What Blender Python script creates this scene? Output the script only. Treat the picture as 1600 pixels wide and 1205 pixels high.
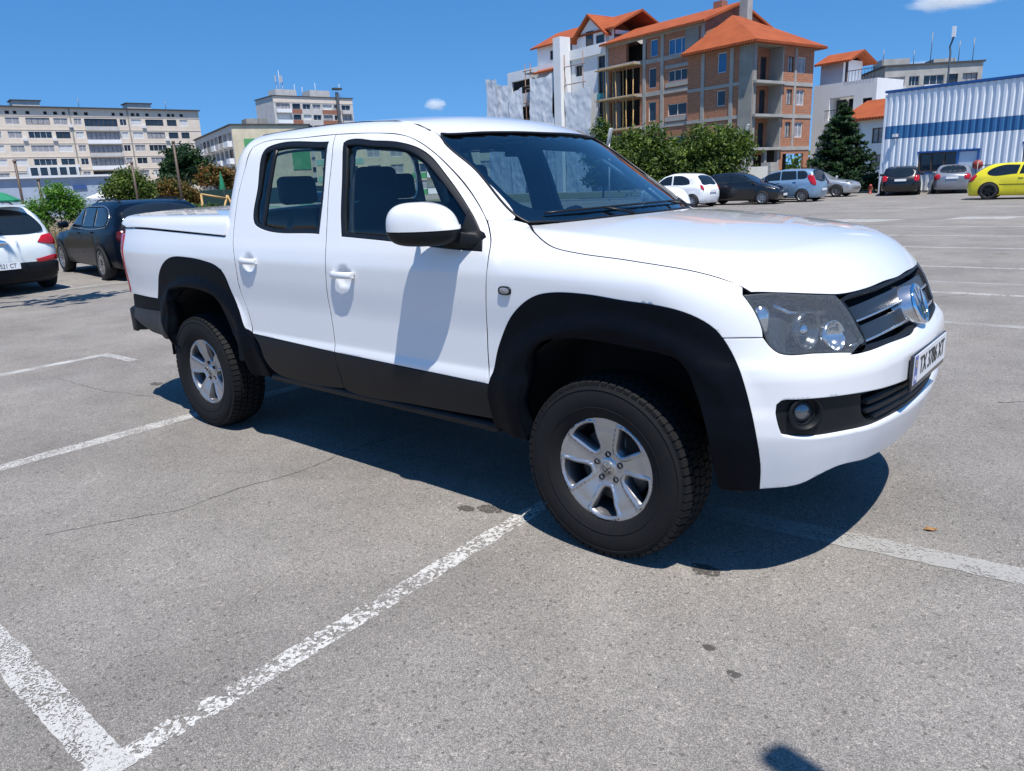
import bpy, bmesh, math, random
import numpy as np
from mathutils import Vector, Matrix
from mathutils.geometry import delaunay_2d_cdt
for _o in list(bpy.data.objects): bpy.data.objects.remove(_o)
R_ = math.radians
scene = bpy.context.scene
COL = scene.collection
rnd = random.Random(7)
# ------------------------------------------------------------------ camera
CAM_POS = Vector((1.543, -3.246, 1.483)); YAW, PITCH, ROLL = R_(40.678), R_(-15.172), R_(-2.512)
cam = bpy.data.cameras.new('camera'); cam.lens = 36*1171.1/1600; cam.sensor_width = 36; cam.sensor_fit = 'HORIZONTAL'
cam.clip_start = .05; cam.clip_end = 6000
cam_o = bpy.data.objects.new('camera', cam); COL.objects.link(cam_o); scene.camera = cam_o
_f = Vector((-math.sin(YAW)*math.cos(PITCH), math.cos(YAW)*math.cos(PITCH), math.sin(PITCH)))
_r = Vector((math.cos(YAW), math.sin(YAW), 0)); _u = _r.cross(_f)
_r2 = math.cos(ROLL)*_r+math.sin(ROLL)*_u; _u2 = -math.sin(ROLL)*_r+math.cos(ROLL)*_u
cam_o.matrix_world = Matrix(((_r2.x, _u2.x, -_f.x, CAM_POS.x), (_r2.y, _u2.y, -_f.y, CAM_POS.y), (_r2.z, _u2.z, -_f.z, CAM_POS.z), (0, 0, 0, 1)))
# ------------------------------------------------------------------ sky and sun
SUN = Vector((.34, -.25, 1)).normalized()
world = bpy.data.worlds.new('World'); scene.world = world; world.use_nodes = True
_nt = world.node_tree; _bg = _nt.nodes['Background']
_sky = _nt.nodes.new('ShaderNodeTexSky'); _sky.sky_type = 'NISHITA'; _sky.sun_disc = False
_sky.sun_elevation = math.asin(SUN.z); _sky.sun_rotation = math.atan2(SUN.x, SUN.y)
_sky.air_density = 1.0; _sky.dust_density = 0.; _sky.ozone_density = 3.; _sky.altitude = 100
# the single-scattering sky turns yellow at the very horizon, so look it up a little higher everywhere
_tc = _nt.nodes.new('ShaderNodeTexCoord'); _mp = _nt.nodes.new('ShaderNodeMapping'); _mp.inputs['Scale'].default_value = (1, 1, .85); _mp.inputs['Location'].default_value = (0, 0, .20)
_nt.links.new(_tc.outputs['Generated'], _mp.inputs['Vector']); _nt.links.new(_mp.outputs[0], _sky.inputs[0])
_hs = _nt.nodes.new('ShaderNodeHueSaturation'); _hs.inputs['Saturation'].default_value = 1.30; _nt.links.new(_sky.outputs[0], _hs.inputs['Color'])
_nt.links.new(_hs.outputs[0], _bg.inputs[0]); _bg.inputs[1].default_value = .138
sun = bpy.data.lights.new('sun', 'SUN'); sun.energy = 5.0; sun.angle = R_(.53); sun.color = (1, .955, .89)
sun_o = bpy.data.objects.new('sun', sun); COL.objects.link(sun_o); sun_o.location = (20, -15, 60)
sun_o.rotation_euler = (-SUN).to_track_quat('-Z', 'Y').to_euler()
scene.view_settings.view_transform = 'Standard'; scene.view_settings.look = 'None'
scene.view_settings.exposure = .34; scene.view_settings.gamma = 1
scene.render.engine = 'CYCLES'; scene.cycles.max_bounces = 10; scene.cycles.volume_bounces = 3; scene.cycles.transparent_max_bounces = 24

# ------------------------------------------------------------------ materials
MATS = {}
def mat(name, col, rough=.5, metal=0., coat=0., spec=.5, var=0., vscale=8., bump=0., bscale=60., trans=0., ior=1.45, alpha=1., emit=0., col2=None, det=4.):
    """Procedural principled material: base colour varied by object-space noise, with optional fine relief."""
    if name in MATS: return MATS[name]
    m = bpy.data.materials.new(name); m.use_nodes = True; nt = m.node_tree; b = nt.nodes['Principled BSDF']
    c = (*col, 1); b.inputs['Base Color'].default_value = c
    b.inputs['Roughness'].default_value = rough; b.inputs['Metallic'].default_value = metal
    b.inputs['Coat Weight'].default_value = coat; b.inputs['Coat Roughness'].default_value = .04
    b.inputs['Specular IOR Level'].default_value = spec; b.inputs['IOR'].default_value = ior
    b.inputs['Transmission Weight'].default_value = trans; b.inputs['Alpha'].default_value = alpha
    if emit: b.inputs['Emission Color'].default_value = c; b.inputs['Emission Strength'].default_value = emit
    tc = nt.nodes.new('ShaderNodeTexCoord')
    if var or col2:
        n = nt.nodes.new('ShaderNodeTexNoise'); n.inputs['Scale'].default_value = vscale; n.inputs['Detail'].default_value = det
        nt.links.new(tc.outputs['Object'], n.inputs['Vector'])
        r = nt.nodes.new('ShaderNodeValToRGB'); r.color_ramp.elements[0].position = .3; r.color_ramp.elements[1].position = .7
        if col2: r.color_ramp.elements[0].color = (*col2, 1)
        else: r.color_ramp.elements[0].color = (*[v*(1-var) for v in col], 1)
        r.color_ramp.elements[1].color = (*[min(1, v*(1+var*.5)) for v in col], 1)
        nt.links.new(n.outputs['Fac'], r.inputs['Fac']); nt.links.new(r.outputs['Color'], b.inputs['Base Color'])
    if bump:
        n2 = nt.nodes.new('ShaderNodeTexNoise'); n2.inputs['Scale'].default_value = bscale; n2.inputs['Detail'].default_value = 3
        nt.links.new(tc.outputs['Object'], n2.inputs['Vector'])
        bp = nt.nodes.new('ShaderNodeBump'); bp.inputs['Strength'].default_value = bump; bp.inputs['Distance'].default_value = .01
        nt.links.new(n2.outputs['Fac'], bp.inputs['Height']); nt.links.new(bp.outputs['Normal'], b.inputs['Normal'])
    MATS[name] = m
    return m
def glass_mat(name, tint, refl=.06, rough=.0, base=.06):
    """Thin window pane: tinted see-through plus a fresnel reflection (no refraction, panes are single sheets)."""
    if name in MATS: return MATS[name]
    m = bpy.data.materials.new(name); m.use_nodes = True; nt = m.node_tree; nt.nodes.clear()
    out = nt.nodes.new('ShaderNodeOutputMaterial'); mix = nt.nodes.new('ShaderNodeMixShader')
    tr = nt.nodes.new('ShaderNodeBsdfTransparent'); tr.inputs[0].default_value = (*tint, 1)
    gl = nt.nodes.new('ShaderNodeBsdfGlossy'); gl.inputs['Roughness'].default_value = rough; gl.inputs[0].default_value = (1, 1, 1, 1)
    lw = nt.nodes.new('ShaderNodeLayerWeight'); lw.inputs[0].default_value = .5
    p5 = nt.nodes.new('ShaderNodeMath'); p5.operation = 'POWER'; p5.inputs[1].default_value = 5; nt.links.new(lw.outputs['Facing'], p5.inputs[0])
    fr = nt.nodes.new('ShaderNodeMath'); fr.operation = 'MULTIPLY_ADD'; fr.inputs[1].default_value = .90; fr.inputs[2].default_value = base; nt.links.new(p5.outputs[0], fr.inputs[0])
    nz = nt.nodes.new('ShaderNodeTexNoise'); nz.inputs['Scale'].default_value = 3
    ad = nt.nodes.new('ShaderNodeMath'); ad.operation = 'MULTIPLY_ADD'; ad.inputs[1].default_value = refl; ad.use_clamp = True
    nt.links.new(nz.outputs['Fac'], ad.inputs[0]); nt.links.new(fr.outputs[0], ad.inputs[2]); nt.links.new(ad.outputs[0], mix.inputs[0])
    nt.links.new(tr.outputs[0], mix.inputs[1]); nt.links.new(gl.outputs[0], mix.inputs[2]); nt.links.new(mix.outputs[0], out.inputs[0])
    MATS[name] = m
    return m
WHITE = mat('white_paint', (.72, .725, .73), .34, coat=1., var=.012, vscale=2.)
FOIL = mat('black_wrap', (.0022, .0035, .0062), .5, spec=.10, var=.2, vscale=30, bump=.08, bscale=420)
PLASTIC = mat('black_plastic', (.008, .009, .011), .5, spec=.28, var=.2, vscale=20, bump=.06, bscale=500)
DARK = mat('dark_cavity', (.006, .006, .007), .85, var=.3)
RUBBER = mat('tyre_rubber', (.0085, .009, .0105), .72, spec=.2, var=.35, vscale=26, bump=.12, bscale=240, col2=(.013, .0127, .0125))
SEAL = mat('window_seal', (.008, .008, .009), .4, var=.1)
ALLOY = mat('alloy_silver', (.42, .43, .45), .30, metal=.8, var=.06, vscale=14)
CHROME = mat('chrome', (.83, .85, .88), .06, metal=1., var=.03)
STEEL = mat('dull_steel', (.22, .21, .20), .5, metal=.8, var=.3, vscale=25)
FABRIC = mat('seat_fabric', (.018, .019, .022), .9, var=.3, vscale=60, bump=.2, bscale=500)
TRIM = mat('interior_trim', (.022, .023, .026), .6, var=.15, bump=.05, bscale=400)
HEADLINER = mat('headliner', (.24, .235, .23), .95, var=.06, bump=.05, bscale=300)
LENS_RED = mat('red_lens', (.42, .008, .012), .12, coat=.6, var=.25, vscale=30)
GLASS_W = glass_mat('windscreen_glass', (.30, .46, .56), .03, base=.125)
GLASS_S = glass_mat('side_glass', (.60, .70, .70), .02, base=.05)
GLASS_D = glass_mat('privacy_glass', (.10, .12, .13), .05)

# ------------------------------------------------------------------ object helpers
def link(o, parent=None):
    COL.objects.link(o)
    if parent is not None: o.parent = parent
    return o
def thing(name, label, cat, loc=(0, 0, 0), rz=0., group=None):
    o = bpy.data.objects.new(name, None); o.empty_display_size = .3; link(o)
    o.location = loc; o.rotation_euler = (0, 0, rz); tag(o, label, cat, group)
    return o
def tag(o, label=None, cat=None, group=None, kind=None):
    if label: o['label'] = label
    if cat: o['category'] = cat
    if group: o['group'] = group
    if kind: o['kind'] = kind
    return o
def mesh_obj(name, V, Fc, m, parent=None, smooth=False, normals=None, mi=None):
    me = bpy.data.meshes.new(name)
    me.from_pydata([tuple(v) for v in V], [], [tuple(int(i) for i in f) for f in Fc])
    for mm in (m if isinstance(m, (list, tuple)) else [m]): me.materials.append(mm)
    if mi is not None: me.polygons.foreach_set('material_index', mi)
    if smooth: me.polygons.foreach_set('use_smooth', [True]*len(me.polygons))
    me.update()
    if normals is not None: me.normals_split_custom_set_from_vertices([tuple(n) for n in normals])
    return link(bpy.data.objects.new(name, me), parent)
class MB:
    """Collects simple solids into one mesh."""
    def __init__(s): s.v = []; s.f = []; s.m = []; s.sm = []
    def add(s, V, Fc, m=0, smooth=False):
        k = len(s.v); s.v += [tuple(v) for v in V]; s.f += [tuple(i+k for i in f) for f in Fc]; s.m += [m]*len(Fc); s.sm += [smooth]*len(Fc); return s
    def box(s, c, d, m=0, rz=0., M=None):
        hx, hy, hz = d[0]/2, d[1]/2, d[2]/2
        V = [Vector((x, y, z)) for x in (-hx, hx) for y in (-hy, hy) for z in (-hz, hz)]
        if rz: V = [Matrix.Rotation(rz, 3, 'Z') @ v for v in V]
        if M is not None: V = [M @ v for v in V]
        V = [v+Vector(c) for v in V]
        return s.add(V, [(0, 1, 3, 2), (4, 6, 7, 5), (0, 4, 5, 1), (2, 3, 7, 6), (0, 2, 6, 4), (1, 5, 7, 3)], m)
    def tube(s, p, r, n=8, m=0, cap=True, r1=None):
        P = [Vector(q) for q in p]; V = []; Fc = []
        for i, q in enumerate(P):
            t = (P[min(i+1, len(P)-1)]-P[max(i-1, 0)]).normalized()
            a = t.orthogonal().normalized() if abs(t.z) > .95 else t.cross(Vector((0, 0, 1))).normalized(); b = t.cross(a)
            rr = r if r1 is None else r+(r1-r)*i/max(1, len(P)-1)
            for k in range(n): V.append(q+rr*(math.cos(2*math.pi*k/n)*a+math.sin(2*math.pi*k/n)*b))
        for i in range(len(P)-1):
            for k in range(n): Fc.append((i*n+k, i*n+(k+1) % n, (i+1)*n+(k+1) % n, (i+1)*n+k))
        if cap: Fc.append(tuple(range(n))[::-1]); Fc.append(tuple((len(P)-1)*n+k for k in range(n)))
        return s.add(V, Fc, m, True)
    def lathe(s, prof, n=48, axis='y', c=(0, 0, 0), m=0, smooth=True, close=False):
        V = []; Fc = []; k = len(prof)
        for i in range(n):
            a = 2*math.pi*i/n; ca, sa = math.cos(a), math.sin(a)
            for r, h in prof:
                p = {'y': (r*ca, h, r*sa), 'z': (r*ca, r*sa, h), 'x': (h, r*ca, r*sa)}[axis]
                V.append((p[0]+c[0], p[1]+c[1], p[2]+c[2]))
        for i in range(n):
            j = (i+1) % n
            for q in range(k-1 if not close else k):
                q2 = (q+1) % k; Fc.append((i*k+q, i*k+q2, j*k+q2, j*k+q))
        return s.add(V, Fc, m, smooth)
    def prism(s, poly, z0, z1, m=0):
        n = len(poly); V = [(x, y, z0) for x, y in poly]+[(x, y, z1) for x, y in poly]
        return s.add(V, [tuple(range(n))[::-1], tuple(range(n, 2*n))]+[(i, (i+1) % n, n+(i+1) % n, n+i) for i in range(n)], m)
    def build(s, name, m, parent=None, loc=None, rz=None):
        me = bpy.data.meshes.new(name); me.from_pydata(s.v, [], s.f)
        for mm in (m if isinstance(m, (list, tuple)) else [m]): me.materials.append(mm)
        me.polygons.foreach_set('material_index', s.m); me.polygons.foreach_set('use_smooth', s.sm)
        bm = bmesh.new(); bm.from_mesh(me); bmesh.ops.recalc_face_normals(bm, faces=bm.faces); bm.to_mesh(me); bm.free(); me.update()
        o = link(bpy.data.objects.new(name, me), parent)
        if loc is not None: o.location = loc
        if rz is not None: o.rotation_euler = (0, 0, rz)
        return o
def copy_tree(o, parent=None):
    c = o.copy(); COL.objects.link(c); c.parent = parent
    for ch in [q for q in bpy.data.objects if q.parent == o]: copy_tree(ch, c)
    return c
def bevel(o, w=.01, seg=2, ang=40):
    b = o.modifiers.new('bevel', 'BEVEL'); b.width = w; b.segments = seg; b.limit_method = 'ANGLE'; b.angle_limit = R_(ang)
    for p in o.data.polygons: p.use_smooth = True
    return o
def text_obj(name, body, m, M, size, parent=None, ext=.001, sx=1.):
    cu = bpy.data.curves.new(name, 'FONT'); cu.body = body; cu.size = size; cu.extrude = ext; cu.align_x = 'CENTER'; cu.align_y = 'CENTER'
    t = bpy.data.objects.new(name, cu); COL.objects.link(t)
    me = bpy.data.meshes.new_from_object(t); COL.objects.unlink(t); bpy.data.objects.remove(t); bpy.data.curves.remove(cu)
    me.transform(Matrix.Scale(sx, 4, (1, 0, 0))); me.transform(M); me.materials.clear(); me.materials.append(m)
    return link(bpy.data.objects.new(name, me), parent)

# ------------------------------------------------------------------ surfaces: implicit bodies cut into panels
def pc(xs, ys):
    xs = np.array(xs, float); ys = np.array(ys, float); n = len(xs); h = np.diff(xs); d = np.diff(ys)/h
    m = np.zeros(n); m[0] = d[0]; m[-1] = d[-1]
    for i in range(1, n-1):
        if d[i-1]*d[i] > 0: w1 = 2*h[i]+h[i-1]; w2 = h[i]+2*h[i-1]; m[i] = (w1+w2)/(w1/d[i-1]+w2/d[i])
    def f(x):
        x = np.asarray(x, float); xc = np.clip(x, xs[0], xs[-1]); i = np.clip(np.searchsorted(xs, xc)-1, 0, n-2); t = (xc-xs[i])/h[i]
        y = (1+2*t)*(1-t)**2*ys[i]+t*(1-t)**2*h[i]*m[i]+t*t*(3-2*t)*ys[i+1]+t*t*(t-1)*h[i]*m[i+1]
        return y+np.where(x < xs[0], (x-xs[0])*m[0], 0)+np.where(x > xs[-1], (x-xs[-1])*m[-1], 0)
    return f
def smax(a, b, r):
    h = np.maximum(r-np.abs(a-b), 0)/r
    return np.maximum(a, b)+h*h*r*.25
def sstep(a, b, x):
    t = np.clip((x-a)/(b-a), 0, 1); return t*t*(3-2*t)
def grad(F, P, e=.0015):
    G = np.stack([F(P+d)-F(P-d) for d in np.eye(3)*e], -1)
    return G/np.maximum(np.linalg.norm(G, axis=1, keepdims=True), 1e-9)
def root(F, A, B, it=34):
    A = A.copy(); B = B.copy()            # A inside (F<0), B outside
    for _ in range(it):
        Mi = (A+B)/2; ins = (F(Mi) < 0)[:, None]; A = np.where(ins, Mi, A); B = np.where(ins, B, Mi)
    return A
AX = {'-y': 0, 'x': 1, 'z': 2, '-x': 3}
class Chart:
    """uv <-> surface of implicit F; parallel (C None) or central projection from C along an axis, D = nominal distance."""
    def __init__(s, F, axis, C=None, D=1., far=1.4, near=.2): s.F, s.a, s.C, s.D, s.far, s.near = F, axis, (None if C is None else np.array(C, float)), D, far, near
    def split(s, Q):
        x, y, z = Q[:, 0], Q[:, 1], Q[:, 2]
        return {'-y': (x, z, -y), 'x': (y, z, x), 'z': (x, y, z), '-x': (-y, z, -x)}[s.a]
    def join(s, u, v, w): return {'-y': lambda: (u, -w, v), 'x': lambda: (w, u, v), 'z': lambda: (u, v, w), '-x': lambda: (-w, -u, v)}[s.a]()
    def uv(s, P):
        P = np.atleast_2d(np.array(P, float))
        u, v, w = s.split(P-(s.C if s.C is not None else 0))
        if s.C is None: return np.stack([u, v], -1)
        return np.stack([u/w*s.D, v/w*s.D], -1)
    def lift(s, uv):
        u, v = uv[:, 0], uv[:, 1]; n = len(u)
        if s.C is None:
            A = np.stack(s.join(u, v, np.full(n, s.near)), -1); B = np.stack(s.join(u, v, np.full(n, s.far)), -1)
        else:
            d = np.stack(s.join(u/s.D, v/s.D, np.ones(n)), -1); A = s.C+d*s.near; B = s.C+d*s.far
        P = root(s.F, A, B)
        return P, grad(s.F, P)
def spline(pts, step, closed=True):
    """Closed outline through the points; a third element marks a corner."""
    n = len(pts); P = np.array([p[:2] for p in pts], float); cor = [i for i in range(n) if len(pts[i]) > 2 and pts[i][2]]
    def cr(Q, loop):
        out = []; k = len(Q); rng = range(k if loop else k-1)
        for i in rng:
            p1, p2 = Q[i], Q[(i+1) % k]
            p0 = Q[i-1] if (loop or i > 0) else 2*p1-p2
            p3 = Q[(i+2) % k] if (loop or i+2 < k) else 2*p2-p1
            L = np.linalg.norm(p2-p1); m = max(1, int(round(L/step)))
            d0 = max(np.linalg.norm(p1-p0), 1e-6); d2 = max(np.linalg.norm(p3-p2), 1e-6)
            m1 = ((p1-p0)/d0*L+(p2-p1))/2 if d0 > 0 else p2-p1; m2 = ((p3-p2)/d2*L+(p2-p1))/2
            for j in range(m):
                t = j/m; out.append((2*t**3-3*t*t+1)*p1+(t**3-2*t*t+t)*m1+(-2*t**3+3*t*t)*p2+(t**3-t*t)*m2)
        return out
    if not cor: return np.array(cr(P, True))
    out = []
    for a, b in zip(cor, cor[1:]+[cor[0]+n]):
        seg = np.array([P[i % n] for i in range(a, b+1)]); out += cr(seg, False)
    return np.array(out)
def area(P): return .5*np.sum(P[:, 0]*np.roll(P[:, 1], -1)-np.roll(P[:, 0], -1)*P[:, 1])
def offset(P, d):
    """Move a closed outline inward by d (outward if negative)."""
    sg = 1 if area(P) > 0 else -1
    e = np.roll(P, -1, 0)-P; e /= np.maximum(np.linalg.norm(e, axis=1, keepdims=True), 1e-9)
    nn = np.stack([-e[:, 1], e[:, 0]], -1)*sg; pn = np.roll(nn, 1, 0); b = nn+pn
    return P+b*(d/np.maximum(1+np.sum(nn*pn, 1), .35))[:, None]
def inside(P, Q):
    r = np.zeros(len(Q), bool); x, y = Q[:, 0], Q[:, 1]
    for (x0, y0), (x1, y1) in zip(P, np.roll(P, -1, 0)):
        c = ((y0 > y) != (y1 > y)); r ^= c & (x < (x1-x0)*(y-y0)/((y1-y0) if y1 != y0 else 1e-12)+x0)
    return r
def soften(o):
    try: o.cycles.shadow_terminator_geometry_offset = .25; o.cycles.shadow_terminator_offset = .15      # no saw-tooth shading on the turned rims
    except Exception: pass
    return o
def panel(name, outline, lift, m, parent, holes=(), step=.03, depth=.018, proud=0., r=.004, hole_depth=None, mirror=False, raw=False, post=None, edge=None, tilt=.32):
    """A curved sheet over a uv outline with rounded, turned-in rims; mirror makes the far-side twin across y = 0."""
    loops = [np.asarray(outline) if raw else spline(outline, step*.8)]+[np.asarray(h) if raw else spline(h, step*.8) for h in holes]
    loops = [L if (area(L) > 0) == (i == 0) else L[::-1] for i, L in enumerate(loops)]
    pts = []; edges = []; rim = []
    for L in loops:
        k = len(pts); pts += list(L); edges += [(k+i, k+(i+1) % len(L)) for i in range(len(L))]; rim.append((k, len(L)))
    bd = np.array(pts)
    def far(Q, d): return np.array([np.min(np.sum((bd-q)**2, 1)) > d*d for q in Q], bool) if len(Q) else np.zeros(0, bool)
    def ok(Q):
        i = inside(loops[0], Q)
        for h in loops[1:]: i &= ~inside(h, Q)
        return i
    ring = np.concatenate([offset(L, r if i == 0 else -r) for i, L in enumerate(loops)]) if r > 0 else np.zeros((0, 2))
    if len(ring): ring = ring[ok(ring)]; ring = ring[far(ring, r*.85)]
    lo, hi = loops[0].min(0), loops[0].max(0)
    gx, gy = np.meshgrid(np.arange(lo[0]+step*.5, hi[0], step), np.arange(lo[1]+step*.5, hi[1], step*.866))
    gx = gx+(np.arange(gx.shape[0]) % 2)[:, None]*step*.5
    G = np.stack([gx.ravel(), gy.ravel()], -1)
    if len(G): G = G[ok(G)]; G = G[far(G, max(r*1.8, step*.5))]
    allp = np.concatenate([bd, ring, G]) if len(G) else np.concatenate([bd, ring])
    vs, es, fs, ov, oe, of = delaunay_2d_cdt([Vector(q) for q in allp], edges, [], 0, 1e-6)
    V2 = np.array([tuple(v) for v in vs]); T = np.array([f for f in fs if len(f) == 3])
    T = T[ok(V2[T].mean(1))]
    back = {}
    for i, ids in enumerate(ov):
        for j in ids: back[j] = i
    P, N = lift(V2)
    if post: P, N = post(V2, P, N)
    P = P+N*proud
    NN = N.copy(); V = [p for p in P]; rb = set()
    Fc = [tuple(t) for t in T]; extra = []; en = []; nT = len(Fc)
    base = len(V)
    for li, (k, n) in enumerate(rim):
        ids = [back[k+i] for i in range(n)]
        Q = P[ids]; t = np.roll(Q, -1, 0)-np.roll(Q, 1, 0); t /= np.maximum(np.linalg.norm(t, axis=1, keepdims=True), 1e-9)
        outw = np.cross(t, N[ids]); outw /= np.maximum(np.linalg.norm(outw, axis=1, keepdims=True), 1e-9)
        for q, i in enumerate(ids):
            if i in rb: continue
            rb.add(i); V[i] = P[i]-N[i]*r*.35; b = N[i]*math.sqrt(1-tilt*tilt)+outw[q]*tilt; NN[i] = b/np.linalg.norm(b)
        dd = depth if li == 0 or hole_depth is None else hole_depth
        if dd:
            k0 = base+len(extra)
            for q, i in enumerate(ids): extra.append(P[i]-N[i]*dd); en.append(outw[q])
            for q in range(n): Fc.append((ids[q], k0+q, k0+(q+1) % n, ids[(q+1) % n]))
    Vf = np.array(list(V)+extra); Nf = np.array(list(NN)+en) if en else NN
    # orientation: faces should look along the surface normal
    fc = np.cross(Vf[T[:, 1]]-Vf[T[:, 0]], Vf[T[:, 2]]-Vf[T[:, 0]])
    if np.sum(np.sum(fc*N[T[:, 0]], 1)) < 0: Fc = [f[::-1] for f in Fc]
    mi = [0]*nT+[1]*(len(Fc)-nT) if edge is not None else None; m = [m, edge] if edge is not None else m
    o = mesh_obj(name, Vf, Fc, m, parent, True, Nf, mi); soften(o)
    if mirror:
        s = np.array([1, -1, 1.])
        return o, soften(mesh_obj(name, Vf*s, [f[::-1] for f in Fc], m, parent if not isinstance(mirror, bpy.types.Object) else mirror, True, Nf*s, mi))
    return o
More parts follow.
